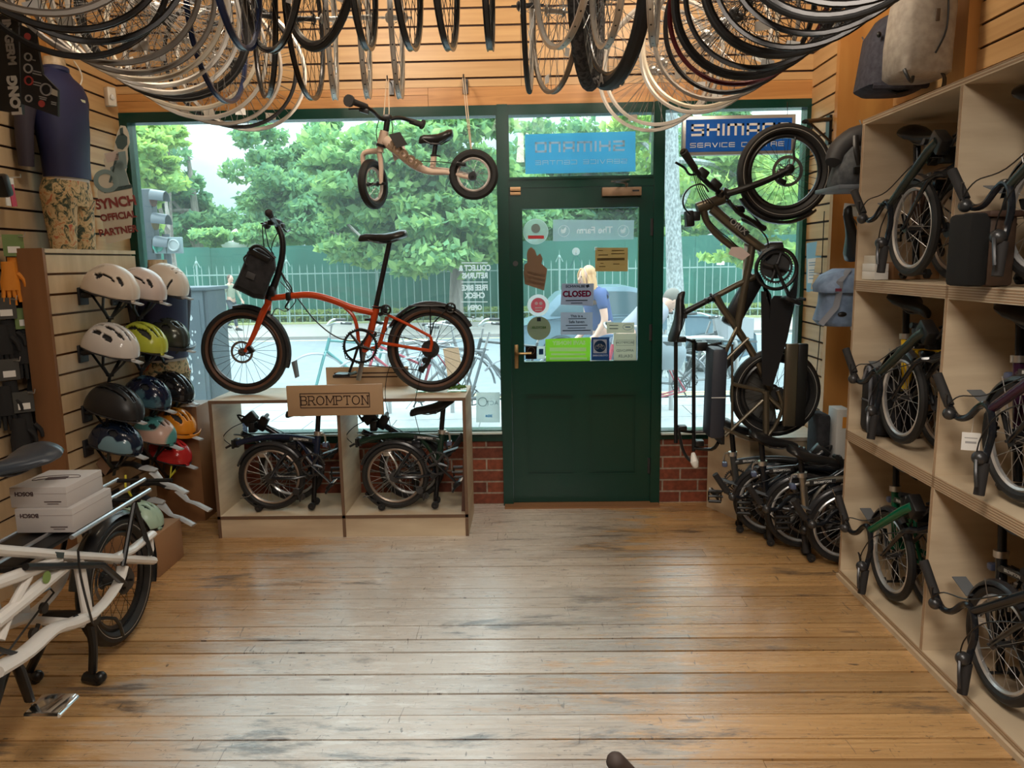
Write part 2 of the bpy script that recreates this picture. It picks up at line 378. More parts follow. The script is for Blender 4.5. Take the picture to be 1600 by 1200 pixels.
# side walls
wl = MB(); slats(wl, 'y', XL, 4.15, D, 0.0, 3.2, 0.098, -0.02, 2.532)
wl.cur = 1; wl.bb(XL-0.10, XL-0.012, 4.15, D+.1, 0, 3.2)
wl.cur = 2; slats(wl, 'y', -2.50, -2.6, 4.07, 0.0, 3.2, 0.098, -0.02, 2.532)
wl.cur = 1; wl.bb(-2.62, -2.512, -2.6, 4.07, 0, 3.2)
wl.cur = 3; wl.bb(-2.62, -2.436, 4.07, 4.15, 0, 3.2)
struct('wall_left', wl, [slat, groove, slatpale, pillar])
wr = MB(); slats(wr, 'y', XR, 4.37, D, 0.0, 3.2, 0.098, 0.02, 2.532)
wr.cur = 1; wr.bb(XR+0.012, XR+0.1, 4.37, D+.1, 0, 3.2)
wr.cur = 0; slats(wr, 'y', 1.98, -2.6, 4.36, 0.0, 3.2, 0.098, 0.02, 2.532)
wr.cur = 1; wr.bb(1.992, 2.08, -2.6, 4.36, 0, 3.2)
wr.cur = 3; wr.bb(1.685, 2.08, 4.33, 4.372, 0, 3.2)
wr.bb(1.93, 2.0, 3.56, 3.70, 2.14, 3.2)
struct('wall_right', wr, [slat, groove, slatpale, pillar])

# glass with a thin milky film mixed in to imitate haze
def glass(name, tint, film):
    m = bpy.data.materials.new(name); m.use_nodes = True; t = m.node_tree; t.nodes.clear()
    tr = N(t, 'ShaderNodeBsdfTransparent'); tr.inputs[0].default_value = (*tint, 1)
    gl = N(t, 'ShaderNodeBsdfGlossy', Roughness=0.0); gl.inputs[0].default_value = (1, 1, 1, 1)
    df = N(t, 'ShaderNodeBsdfDiffuse'); df.inputs[0].default_value = (0.75, 0.85, 0.85, 1)
    tl = N(t, 'ShaderNodeBsdfTranslucent'); tl.inputs[0].default_value = (0.80, 0.95, 0.93, 1)
    fr = N(t, 'ShaderNodeFresnel', IOR=1.35); a = N(t, 'ShaderNodeMixShader'); b_ = N(t, 'ShaderNodeMixShader'); d = N(t, 'ShaderNodeMixShader'); d.inputs[0].default_value = 0.85
    L = t.links.new; L(fr.outputs[0], a.inputs[0]); L(tr.outputs[0], a.inputs[1]); L(gl.outputs[0], a.inputs[2])
    L(df.outputs[0], d.inputs[1]); L(tl.outputs[0], d.inputs[2])
    b_.inputs[0].default_value = film; L(a.outputs[0], b_.inputs[1]); L(d.outputs[0], b_.inputs[2])
    o = N(t, 'ShaderNodeOutputMaterial'); L(b_.outputs[0], o.inputs[0]); return m
pane = glass('window_glass', (0.93, 0.985, 0.975), 0.032)
def frame_rect(mb, x0, x1, z0, z1, fw, y0, y1):
    mb.bb(x0, x1, y0, y1, z1-fw, z1); mb.bb(x0, x1, y0, y1, z0, z0+fw); mb.bb(x0, x0+fw, y0, y1, z0+fw, z1-fw); mb.bb(x1-fw, x1, y0, y1, z0+fw, z1-fw)
def window(n, x0, x1, z0, z1, gx0, gx1, gz0, gz1):
    mb = MB(); Y0, Y1 = D-0.01, D+0.09
    mb.bb(x0, x1, Y0, Y1, gz1, z1); mb.bb(x0, x1, Y0, Y1, z0, gz0); mb.bb(x0, gx0, Y0, Y1, gz0, gz1); mb.bb(gx1, x1, Y0, Y1, gz0, gz1)
    o = struct('window_%d' % n, mb, green)
    bd = MB(); frame_rect(bd, gx0-0.012, gx1+0.012, gz0-0.012, gz1+0.012, 0.014, Y0-0.008, Y0+0.02); bd.build('glazing_bead', green, o, world=True)
    MB().bb(gx0-.004, gx1+.004, D+0.04, D+0.046, gz0-.004, gz1+.004).build('pane', pane, o, world=True)
    return o
w1 = window(1, XL, -0.165, 0.42, 2.466, -2.39, -0.172, 0.492, 2.408)
w2 = window(2, -0.165, 0.825, 1.985, 2.466, -0.10, 0.765, 2.045, 2.408)
w3 = window(3, 0.768, XR, 0.42, 2.466, 0.83, 1.665, 0.475, 2.418)
MB().bb(-0.168, -0.105, D-0.03, D+0.1, 0.0, 2.466).bb(0.768, 0.826, D-0.03, D+0.1, 0.0, 2.466).build('door_post', green, w2, world=True)
sl = MB().bb(XL, -0.17, D-0.05, D+0.09, 0.475, 0.487).bb(0.83, XR, D-0.05, D+0.09, 0.458, 0.47)
struct('trim_1', sl, M('pale_sill', (0.62, 0.70, 0.66), 0.35))
struct('trim_2', MB().bb(-0.16, 0.82, D-0.10, D+0.1, 0.0, 0.012), M('door_threshold', (0.25, 0.12, 0.05), 0.5))
# door
DY0, DY1 = D-0.005, D+0.045
dx0, dx1, dz1 = -0.104, 0.768, 1.983; gx0, gx1, gz0, gz1 = -0.024, 0.683, 0.925, 1.860
dm = MB(); dm.bb(dx0, gx0, DY0, DY1, 0.015, dz1); dm.bb(gx1, dx1, DY0, DY1, 0.015, dz1); dm.bb(gx0, gx1, DY0, DY1, gz1, dz1); 
dm.bb(gx0, gx1, DY0, DY1, 0.72, gz0); dm.bb(gx0, gx1, DY0, DY1, 0.015, 0.19); dm.bb(0.29, 0.37, DY0, DY1, 0.19, 0.72)
dm.bb(gx0, 0.29, DY0+0.016, DY1, 0.19, 0.72); dm.bb(0.37, gx1, DY0+0.016, DY1, 0.19, 0.72)
door = struct('door_1', dm, green)
bd = MB()
for a, b_ in ((gx0, 0.29), (0.37, gx1)): frame_rect(bd, a, b_, 0.19, 0.72, 0.012, DY0+0.004, DY0+0.018); frame_rect(bd, a+0.02, b_-0.02, 0.21, 0.70, 0.006, DY0+0.010, DY0+0.018)
bd.build('panel_moulding', green, door, world=True)
MB().bb(gx0-.004, gx1+.004, D+0.02, D+0.026, gz0-.004, gz1+.004).build('pane', pane, door, world=True)
brass = M('aged_brass', (0.30, 0.20, 0.09), 0.35, 0.9)
h = MB().bb(-0.085, -0.060, DY0-0.005, DY0, 0.885, 1.035, 0.002); h.tube([(-0.072, DY0, 0.985), (-0.072, DY0-0.045, 0.985), (-0.03, DY0-0.05, 0.985), (0.02, DY0-0.045, 0.985)], [0.009, 0.008, 0.008, 0.010], 10, sm=3)
h.build('door_handle', brass, door, world=True)
MB().disc((-0.07, DY0-0.003, 1.535), (0, 1, 0), 0.016, 0.006).build('cylinder_lock', greymetal, door, world=True)
MB().bb(-0.095, -0.032, DY0-0.01, DY0, 1.943, 1.962, 0.002).bb(-0.095, -0.032, DY0-0.02, DY0+0.0, 1.966, 1.99, 0.002).build('door_bolt', M('bare_brass', (0.62, 0.40, 0.22), 0.4, 0.5), door, world=True)
for z in (1.74, 1.10, 0.25): MB().cyl((0.762, DY0-0.008, z-0.05), (0.762, DY0-0.008, z+0.05), 0.007, n=8).bb(0.752, 0.772, DY0-0.004, DY0, z-.05, z+.05).build('hinge', greymetal, door, world=True)
cl = MB().bb(0.455, 0.690, DY0-0.05, DY0, 1.925, 1.975, 0.004); cl.build('door_closer', M('closer_bronze', (0.33, 0.22, 0.14), 0.4, 0.3), door, world=True)
MB().bb(0.635, 0.675, DY0-0.052, DY0-0.048, 1.948, 1.958).build('maker_plate', black, door, world=True)
MB().tube([(0.60, DY0-0.04, 1.978), (0.60, DY0-0.07, 1.992), (0.52, DY0-0.16, 1.992), (0.60, DY0-0.02, 2.005)], 0.006, 6, flat=(1.4, .6)).tube([(0.5, DY0-0.15, 1.998), (0.62, DY0-0.02, 2.02)], .006, 6).build('closer_arm', steel, door, world=True)
# small wall alarm by the corner and its cable
al = thing('motion_sensor', 'small off-white motion sensor box high in the left corner above the window', 'sensor', (XL+0.02, 4.60, 2.47))
MB().box((XL+0.03, 4.60, 2.53), (0.05, 0.05, 0.105), Matrix.Rotation(rad(-35), 3, 'Z'), 0.006).build('case', M('ivory_plastic', (.70, .64, .54), .4), al, world=True)
MB().ball((XL+0.055, 4.575, 2.525), (0.012, 0.012, 0.016)).build('lens', paper, al, world=True)
tag(MB().tube([S(115, 95, x=-2.44), S(125, 110, x=-2.41), S(128, 125, x=-2.41), S(120, 144, x=-2.43)], 0.004, 6, sm=5).build('cable', M('ivory_plastic')), 'thin ivory cable looping down the orange pillar on the left wall', 'cable')
# ================================================================ the street
paving = noisy(M('paving_stone', rough=0.8), (0.24, 0.25, 0.25), (0.32, 0.33, 0.33), (3, 3, 3), 6)
tarmac = noisy(M('tarmac', rough=0.75), (0.125, 0.145, 0.16), (0.165, 0.19, 0.205), (4, 9, 4), 6)
kerbm = M('kerb_granite', (0.27, 0.28, 0.28), 0.8)
pv = MB(); y = D+0.1; r_ = random.Random(5); row = 0
while y < 9.0:
    w = 0.62; x = -14+(row % 2)*0.45
    while x < 9: pv.bb(x, x+0.89, y, y+w-0.012, -0.16, -0.10); x += 0.9
    y += w; row += 1
pv.cur = 1; pv.bb(-14, 9, D+0.1, 9.05, -0.2, -0.112)
struct('pavement', pv, [paving, M('paving_joint', (0.22, 0.23, 0.22), 0.9)])
struct('kerb', MB().bb(-14, 9, 9.05, 9.2, -0.3, -0.10), kerbm)
rb = MB(); rb.add([(-30, 9.2, -0.2), (30, 9.2, -0.2), (30, 21.5, -0.55), (-30, 21.5, -0.55)], [(0, 1, 2, 3)])
struct('road', rb, tarmac)
wl_ = MB()
for yy in (9.9, 10.1, 20.9): zz = -0.2-(yy-9.2)*0.0285+0.006; wl_.bb(-28, 28, yy, yy+0.07, zz-0.01, zz)
tag(wl_.build('road_line', M('yellow_road_paint', (0.75, 0.62, 0.25), 0.7)), 'parallel yellow lines painted along both edges of the road', 'road marking', kind='structure')
struct('far_pavement', MB().bb(-30, 30, 21.5, 26.0, -0.6, -0.47), M('far_paving', (0.26, 0.24, 0.22), 0.85))
vb = MB(); vb.bb(-40, 40, 26.0, 27.0, -0.6, -0.42)
struct('park_ground', MB().bb(-90, 90, 27.2, 120, -0.7, -0.5), M('park_soil', (0.10, 0.16, 0.06), 0.9))
def scatter_quads(name, pts, mat, size, up_bias=0.0, rnd=None, parent=None, mats=None, world=True, aspect=0.55):
    rnd = rnd or random.Random(1); vs = []; fs = []; mi = []
    for p in pts:
        d = Vector((rnd.gauss(0, 1), rnd.gauss(0, 1), rnd.gauss(0, 1)-up_bias)).normalized(); u, w = frame_from(d)
        a = rnd.random()*2*PI; u, w = u*math.cos(a)+w*math.sin(a), w*math.cos(a)-u*math.sin(a)
        s = size*rnd.uniform(0.6, 1.35); b = len(vs)
        vs += [p-u*s, p-w*s*aspect+d*s*.12, p+u*s, p+w*s*aspect+d*s*.12]; fs.append((b, b+1, b+2, b+3)); mi.append(rnd.randrange(len(mats)) if mats else 0)
    mb = MB(); mb.v = vs; mb.f = fs; mb.mi = mi
    me = bpy.data.meshes.new(name); me.from_pydata([tuple(v) for v in vs], [], fs)
    for m_ in (mats or [mat]): me.materials.append(m_)
    if mats: me.polygons.foreach_set('material_index', mi)
    o = bpy.data.objects.new(name, me); COL.objects.link(o)
    if parent: me.transform(root_matrix(parent).inverted()); o.parent = parent
    return o
def leafmat(name, col, trans=0.5):
    m = bpy.data.materials.new(name); m.use_nodes = True; t = m.node_tree; t.nodes.clear()
    d = N(t, 'ShaderNodeBsdfDiffuse'); col = tuple(c*0.74 for c in col); d.inputs[0].default_value = (*col, 1); tr = N(t, 'ShaderNodeBsdfTranslucent'); tr.inputs[0].default_value = (min(1, col[0]*1.25), min(1, col[1]*1.2), col[2], 1)
    mx = N(t, 'ShaderNodeMixShader'); mx.inputs[0].default_value = trans; o = N(t, 'ShaderNodeOutputMaterial')
    t.links.new(d.outputs[0], mx.inputs[1]); t.links.new(tr.outputs[0], mx.inputs[2]); t.links.new(mx.outputs[0], o.inputs[0]); return m
LFb = [leafmat('leaf_bright_a', (0.42, 0.66, 0.26)), leafmat('leaf_bright_b', (0.34, 0.58, 0.26)), leafmat('leaf_bright_c', (0.26, 0.50, 0.26))]
LFm = [leafmat('leaf_mid_a', (0.24, 0.46, 0.25)), leafmat('leaf_mid_b', (0.18, 0.38, 0.24)), leafmat('leaf_mid_c', (0.30, 0.52, 0.27))]
LFy = [leafmat('leaf_lime_a', (0.52, 0.72, 0.22)), leafmat('leaf_lime_b', (0.40, 0.64, 0.24))]
grassm = [leafmat('verge_grass_a', (0.48, 0.58, 0.22)), leafmat('verge_grass_b', (0.35, 0.50, 0.20))]
bark = noisy(M('tree_bark', rough=0.9), (0.20, 0.17, 0.15), (0.34, 0.30, 0.27), (9, 9, 2), 6)
barkpale = noisy(M('pale_speckled_bark', rough=0.9), (0.20, 0.225, 0.225), (0.40, 0.43, 0.43), (40, 40, 22), 5, .4, .6)
rv = random.Random(11)
gb = tag(scatter_quads('verge_grass', [Vector((rv.uniform(-13, 10), rv.uniform(26.35, 26.9), rv.uniform(-0.45, 0.0)*rv.random()-0.05)) for _ in range(9000)], None, 0.09, 0, rv, mats=grassm), 'yellow-green rough grass along the foot of the park hoarding', 'grass', kind='stuff')
struct('verge_ground', vb, M('verge_soil', (0.35, 0.38, 0.18), 0.9))
# hoarding of green painted sheets, each sheet edge shown
hd = thing('hoarding', 'dark green painted boarding fence behind the park railings', 'fence', (0, 27.0, -0.5))
hgm = noisy(M('hoarding_green', rough=0.6), (0.010, 0.095, 0.065), (0.02, 0.14, 0.10), (0.6, 1, 0.5), 4)
x = -16.0; k = 0
hp = []
while x < 13:
    zt = 2.18 + (0.0 if x < -3 else (0.05 if x < 0.5 else 0.12)) + (0.03 if k % 2 else 0)
    MB().bb(x, x+2.40, 27.0, 27.05, -0.5, zt).bb(x+2.34, x+2.44, 27.0-0.02, 27.0, -0.5, zt-0.02).build('sheet', hgm, hd, world=True); x += 2.44; k += 1
# railings
rl = thing('park_railings', 'pale grey-green spiked iron railings along the far pavement', 'railings', (0, 26.2, -0.5))
rg = M('pale_railing_paint', (0.24, 0.34, 0.31), 0.5)
tb = MB(); x = -14.0; k = 0
while x < 11:
    tb.tube([(x, 26.2, -0.45), (x, 26.2, 1.42), (x, 26.2, 1.56)], [0.016, 0.016, 0.003], 4); x += 0.26; k += 1
tag(tb.build('bars', rg, rl, world=True), kind='stuff')
MB().bb(-14, 11, 26.18, 26.22, 1.22, 1.26).bb(-14, 11, 26.18, 26.22, -0.2, -0.16).build('rail', rg, rl, world=True)
for px in (-11.3, -8.2, -5.1, -2.0, 1.1, 4.2, 7.3):
    MB().cyl((px, 26.2, -0.5), (px, 26.2, 1.6), 0.035, n=8).ball((px, 26.2, 1.66), (0.05, 0.05, 0.07)).tube([(px-.12, 26.2, 1.5), (px, 26.2, 1.75), (px+.12, 26.2, 1.5)], .018, 5).cyl((px, 26.2, 1.7), (px, 26.2, 1.9), .02, .004, 6).build('post', rg, rl, world=True)

def tree(name, label, base, h, blobs, mats, n, size, trunk_r, seed, bm=bark, branches=7):
    rn = random.Random(seed); r = thing(name, label, 'tree', base)
    B = Vector(base); tk = MB(); top = B+Vector((rn.uniform(-.3, .3), 0, h))
    tk.tube([B-Vector((0, 0, .1)), B+Vector((0.02, 0, h*0.12)), B+Vector((rn.uniform(-.1, .1), 0, h*0.5)), top], [trunk_r*1.3, trunk_r, trunk_r*0.8, trunk_r*0.25], 10, sm=4)
    for c, rr in blobs:
        c = Vector(c); s = B+(top-B)*rn.uniform(0.35, 0.8); mid = (s+c)/2+Vector((0, 0, 0.25))
        tk.tube([s, mid, c, c+Vector((rn.uniform(-1, 1), rn.uniform(-1, 1), .5))*0.4*max(rr)], [trunk_r*0.4, trunk_r*0.28, trunk_r*0.15, .01], 6, sm=4)
    tk.build('trunk', bm, r, world=True)
    pts = []
    tot = sum(a[1][0]*a[1][1]*a[1][2] for a in blobs)**1.0
    for c, rr in blobs:
        c = Vector(c); m_ = int(n*(rr[0]*rr[1]*rr[2])/tot); subs = [(Vector((rn.gauss(0, .45)*rr[0], rn.gauss(0, .45)*rr[1], rn.gauss(0, .45)*rr[2])), rn.uniform(.18, .38)) for _ in range(22)]
        for _ in range(m_):
            sc_, sr = subs[rn.randrange(len(subs))]; d = Vector((rn.gauss(0, 1), rn.gauss(0, 1), rn.gauss(0, 1))).normalized()*(rn.random()**0.4)
            pts.append(c+sc_+Vector((d.x*rr[0]*sr*1.5, d.y*rr[1]*sr*1.5, d.z*rr[2]*sr)))
    o = scatter_quads('foliage', pts, None, size, 0.8, rn, parent=r, mats=mats); tag(o, kind='stuff')
    return r
def BL(px, py, y, rx, rz, ry=None):
    """a crown blob: centre where it stands at distance y, radii in pixels turned into metres"""
    c = S(px, py, y=y); k = y/FPX; return (tuple(c), (rx*k, (ry if ry else rx*k), rz*k))
tree('chestnut_tree', 'large light green chestnut tree rising over the railings in the left shop window', (-2.35, 25.0, -0.5), 5.5,
     [BL(560, 250, 24, 75, 55), BL(660, 235, 23.5, 90, 60), BL(740, 260, 24.5, 70, 80), BL(600, 330, 23.5, 90, 55), BL(700, 350, 24, 90, 60), BL(540, 300, 24, 50, 45), BL(640, 410, 23.6, 60, 25), BL(740, 400, 24, 50, 28), BL(560, 385, 23.8, 55, 25)],
     LFb, 26000, 0.17, 0.24, 1)
tree('bushy_tree', 'mid green tree left of the chestnut with sky showing through its crown', (-6.3, 33.0, -0.5), 6,
     [BL(430, 260, 34, 55, 55), BL(470, 320, 32, 60, 55), BL(500, 250, 36, 50, 60), BL(420, 345, 33, 60, 40)], LFm+LFb[1:], 15000, 0.17, 0.22, 2)
tree('bushy_tree', 'tall leaning tree at the far left of the shop window, sky to its right', (-14.5, 34.0, -0.5), 7,
     [BL(205, 250, 33, 65, 55), BL(250, 300, 34, 55, 55), BL(300, 335, 35, 50, 42), BL(340, 355, 36, 36, 30), BL(230, 350, 33, 60, 40)], LFm, 15000, 0.17, 0.25, 3)
tree('lime_tree', 'yellow-green branch-tipped tree beside the traffic light at the window edge', (-11.0, 24.0, -0.5), 4.5,
     [BL(215, 225, 20, 55, 26), BL(235, 275, 20, 45, 30), BL(215, 330, 20, 34, 32), BL(262, 210, 21, 34, 14)], LFy, 6500, 0.12, 0.12, 4)
tree('young_tree', 'small pale green tree just above the hoarding behind the traffic light', (-11.2, 30.0, -0.5), 2.6, [BL(330, 370, 29, 32, 16), BL(395, 365, 30, 40, 16)], LFb, 3000, 0.13, 0.08, 9)
tree('park_tree', 'dense green park tree filling the glass behind the shop door', (1.6, 32.0, -0.5), 7,
     [BL(830, 260, 33, 60, 70), BL(900, 250, 32, 60, 42), BL(960, 290, 33, 70, 70), BL(860, 345, 32, 80, 45), BL(1000, 340, 33, 50, 60)], LFm+LFb[1:], 17000, 0.17, 0.22, 5)
tree('park_tree', 'broad green park tree behind the right-hand window', (8.2, 31.0, -0.5), 7,
     [BL(1060, 260, 31, 60, 70), BL(1140, 250, 32, 75, 70), BL(1220, 270, 31, 70, 80), BL(1100, 350, 31, 80, 45), BL(1200, 360, 31, 80, 40)], LFm+LFy[1:], 17000, 0.17, 0.22, 6)
tree('street_tree', 'pale speckled street tree trunk close outside the right-hand window', tuple(S(1053, 560, y=10.0)-Vector((0, 0, 0.15))), 5.2,
     [BL(1120, 300, 11, 90, 40), BL(1200, 330, 11.5, 60, 45), BL(1130, 250, 11, 70, 30), BL(1180, 395, 11.5, 70, 26), BL(985, 215, 10.5, 40, 45), BL(1010, 260, 10.5, 22, 40)], LFy+LFb[:1], 5200, 0.085, 0.115, 7, barkpale)
# far backdrop of park trees: one clump after another, each its own tree
rt = random.Random(21)
for i, (px, yy, w_, top) in enumerate([(240, 46, 80, 330), (330, 50, 60, 350), (400, 48, 60, 330), (520, 46, 80, 300), (620, 47, 90, 270), (720, 46, 80, 260), (800, 45, 80, 240), (900, 46, 90, 260), (1000, 46, 80, 240), (1100, 46, 90, 230), (1210, 45, 90, 230), (1290, 44, 60, 240)]):
    c0 = S(px, 400, y=yy)
    tree('park_tree', ['leftmost hazy tree on the park skyline', 'low tree at the foot of the open sky', 'grey-green tree closing the gap of sky on its right', 'far tree between the left tree and the chestnut', 'far tree behind the chestnut crown', 'far tree behind the chestnut trunk', 'far tree seen right at the left door post', 'far tree behind the left half of the door glass', 'far tree behind the right half of the door glass', 'far tree behind the street tree trunk', 'far tree behind the hanging grey-green bicycle', 'far tree at the right edge of the right-hand window'][i],
         (c0.x, yy, -0.5), 4.5, [BL(px, (top+390)/2, yy, w_, (395-top)/2), BL(px+20, top+40, yy, w_*0.7, 40)], LFm, 4600, 0.34, 0.2, 30+i)
# traffic light
tl = thing('traffic_light', 'grey three-hood traffic light and crossing signal seen from behind glass at left', 'traffic light', (-4.42, 9.6, -0.2))
tg = M('signal_grey', (0.035, 0.045, 0.055), 0.5); tg2 = M('signal_hood', (0.055, 0.068, 0.08), 0.45)
P0 = S(232, 350, y=9.6)
MB().bb(P0.x-0.10, P0.x+0.11, 9.5, 9.65, P0.z-0.44, P0.z+0.42, 0.02).build('signal_box', tg, tl, world=True)
for i, zz in enumerate((0.30, 0.02, -0.26)):
    c = Vector((P0.x+0.12, 9.52, P0.z+zz)); hb = MB(); rings = []
    for s_ in range(5):
        q = s_/4; r_2 = 0.115-0.01*q; ring = []
        for k in range(11):
            a = PI*(-0.05+1.1*k/10); ring.append(c+Vector((q*0.17*(1-.0*k)+0.0, -r_2*math.cos(a)*0.95, r_2*math.sin(a)*(1.0)-0.02*q)))
        for k in range(10, -1, -1):
            a = PI*(-0.05+1.1*k/10); ring.append(c+Vector((q*0.17, -(r_2-.008)*math.cos(a)*0.95, (r_2-.008)*math.sin(a)-0.02*q)))
        rings.append(ring)
    hb.loft(rings); hb.build('hood', tg2, tl, world=True)
    MB().disc(c+Vector((0.005, 0, 0)), (1, 0, 0), 0.10, 0.01, 20).build('lens', M(['red_lens', 'amber_lens', 'green_lens'][i], [(0.10, 0.02, 0.02), (0.12, 0.06, 0.01), (0.03, 0.30, 0.22)][i], 0.25), tl, world=True)
pp = S(262, 385, y=9.6)
MB().bb(pp.x-0.16, pp.x+0.02, 9.5, 9.56, pp.z-.09, pp.z+.09, 0.01).bb(pp.x+.03, pp.x+.22, 9.5, 9.56, pp.z-.09, pp.z+.11, 0.01).build('crossing_signal', M('signal_case_pale', (0.16, 0.21, 0.22), .5), tl, world=True)
MB().disc((pp.x-.07, 9.49, pp.z), (0, 1, 0), .065, .02).build('green_disc', M('green_lens'), tl, world=True)
MB().ring((pp.x+.125, 9.49, pp.z+.01), (0, 1, 0), .065, .012, 24, 6).disc((pp.x+.125, 9.495, pp.z+.01), (0, 1, 0), .06, .01).build('pale_disc', M('lamp_lens_pale', (.33, .36, .36), .3), tl, world=True)
MB().cyl((pp.x-0.02, 9.62, -0.2), (pp.x-0.02, 9.62, pp.z+0.15), 0.045).bb(P0.x-0.02, pp.x+0.02, 9.60, 9.63, P0.z-.3, P0.z-.26).build('pole', tg, tl, world=True)
# street cabinet
cb = thing('utility_cabinet', 'large dark grey street cabinet with peeled posters outside the left window', 'cabinet', (-4.0, 8.4, -0.1))
cabm = noisy(M('cabinet_grey', rough=0.55), (0.022, 0.036, 0.048), (0.045, 0.065, 0.080), (1.5, 1.5, 1.5), 5)
a = S(278, 452, y=8.2); b_ = Vector((-3.50, 8.2, 0)); zt = a.z
MB().bb(-4.6, b_.x, 8.2, 8.75, -0.1, zt-0.02, 0.01).build('body', cabm, cb, world=True)
MB().bb(-4.62, b_.x+0.06, 8.17, 8.78, zt-0.02, zt+0.02, 0.008).build('lid', cabm, cb, world=True)
MB().bb(b_.x, b_.x+0.04, 8.22, 8.74, -0.1, zt-.02, 0.01).build('side_door', M('cabinet_dark', (0.015, 0.024, 0.033), 0.5), cb, world=True)
MB().bb(-4.1, b_.x-0.04, 8.188, 8.2, 0.0, zt-.12).build('front_door', cabm, cb, world=True)
rp = random.Random(4); pb = MB()
for _ in range(70):
    x = rp.uniform(-4.05, b_.x-.03); z = rp.uniform(0.15, 1.15); s = rp.uniform(.006, .022)
    if rp.random() < .5: x, z = min(b_.x-.03, rp.gauss(S(292, 500, y=8.2).x, .06)), rp.gauss(.78, .18)
    poly = [Vector((x+s*math.cos(q*1.05+rp.random()*.5)*rp.uniform(.4, 1.1), 8.187, z+s*1.6*math.sin(q*1.05+rp.random()*.5)*rp.uniform(.5, 1.3))) for q in range(6)]
    pb.prism(poly, (0, -0.0012, 0))
tag(pb.build('poster_scraps', M('torn_paper', (0.36, 0.39, 0.40), .8), cb, world=True), kind='stuff')
# small white tent roofs over the hoarding
for (px, w_, lab) in ((370, 22, 'small white tent roof peeping over the green hoarding'),):
    c = S(px, 378, y=31); k = 31/FPX*w_
    tag(MB().loft([[c+Vector((-k, -k, 0)), c+Vector((k, -k, 0)), c+Vector((k, k, 0)), c+Vector((-k, k, 0))], [c+Vector((-.02, -.02, k*.9)), c+Vector((.02, -.02, k*.9)), c+Vector((.02, .02, k*.9)), c+Vector((-.02, .02, k*.9))]]).bb(c.x-k, c.x+k, 31-k, 31+k, -0.5, c.z).build('marquee', M('tent_white', (.85, .85, .85), .7)), lab, 'tent')
# ================================================================ bicycles
tan = M('tan_sidewall', (0.095, 0.042, 0.022), 0.6)
spokem = M('spoke_steel', (0.42, 0.42, 0.42), 0.35, 0.8)
spokeb = M('black_spokes', (0.03, 0.03, 0.03), 0.4, 0.5)
def spokes(mb, c, ax, R, n, hub_r=0.018, hub_w=0.03, r=0.0011):
    c = Vector(c); ax = Vector(ax).normalized(); u, w = frame_from(ax)
    for i in range(n):
        a = 2*PI*i/n; s = 1 if i % 2 else -1; o_ = 0.55*(1 if (i//2) % 2 else -1)
        d = u*math.cos(a)+w*math.sin(a); h = u*math.cos(a+o_)+w*math.sin(a+o_)
        mb.tube([c+h*hub_r+ax*hub_w*s, c+d*R], r, 4, cap=False)
def wheel(parent, c, ax, R, tr, rimm, n=28, tyrem=rubber, name='wheel', hub=0.016, hw=0.035, rimh=0.009, sm=spokem, hubm=greymetal, rimr=None, tube_flat=None, reflect=None):
    """tyre with its sub-parts rim, spokes and hub"""
    rr = R-2*tr-0.002+0.006
    t = MB().ring(c, ax, R-tr, tr, 44, 8)
    o = t.build(name, tyrem, parent, world=True)
    MB().ring(c, ax, rr-rimh, 0, 44, 6, flat=(rimh, 0.011)).build('rim', rimm, o, world=True)
    if reflect: MB().ring(c, Vector(ax), rr+0.006, 0.0018, 44, 4, flat=(0.0035, tr+0.001)).build('reflective_band', reflect, o, world=True)
    m_ = MB(); spokes(m_, c, ax, rr-rimh, n, hub*0.9, hw*0.75); m_.build('spokes', sm, o, world=True)
    ax = Vector(ax).normalized(); c = Vector(c)
    MB().tube([c-ax*(hw+.015), c-ax*hw, c-ax*hw, c-ax*(hw-.008), c, c+ax*(hw-.008), c+ax*hw, c+ax*hw, c+ax*(hw+.015)], [.005, .005, hub*1.3, hub*.8, hub*.7, hub*.8, hub*1.3, .005, .005], 12).build('hub', hubm, o, world=True)
    return o
def saddle(parent, c, fwd, up, L=0.26, W=0.145, mat=saddlem, name='saddle'):
    """nose along fwd; c is the middle of the top"""
    f = Vector(fwd).normalized(); u = Vector(up).normalized(); s = f.cross(u).normalized(); c = Vector(c); rings = []
    for t, w, h, th in ((-.5, .30, .012, .5), (-.47, .78, .018, .8), (-.36, 1.0, .014, 1), (-.22, .92, .004, 1), (-.05, .62, -.004, 1), (.15, .36, -.004, .95), (.34, .26, -.001, .9), (.46, .22, -.006, .8), (.5, .12, -.014, .4)):
        ring = []
        for k in range(14):
            a = 2*PI*k/14; x = math.cos(a)*w*W/2; z = math.sin(a)*0.020*th
            z = z if z > 0 else z*1.5
            ring.append(c+f*t*L+s*x+u*(h+z-abs(math.cos(a))**2*0.014*w-.02))
        rings.append(ring)
    o = MB().loft(rings).build(name, mat, parent, sharp=60, world=True)
    rl = MB()
    for q in (-1, 1):
        rl.tube([c+f*L*.36+s*q*.012-u*.03, c+f*L*.12+s*q*.022-u*.055, c-f*L*.15+s*q*.022-u*.055, c-f*L*.38+s*q*.035-u*.03], 0.0035, 6, sm=4)
    rl.box(c-u*.05, (0.04, 0.04, 0.022)); rl.build('saddle_rail', greymetal, o, world=True)
    return o
def chain(mb, pts, r=0.004):
    mb.tube(pts, r, 4, closed=True)
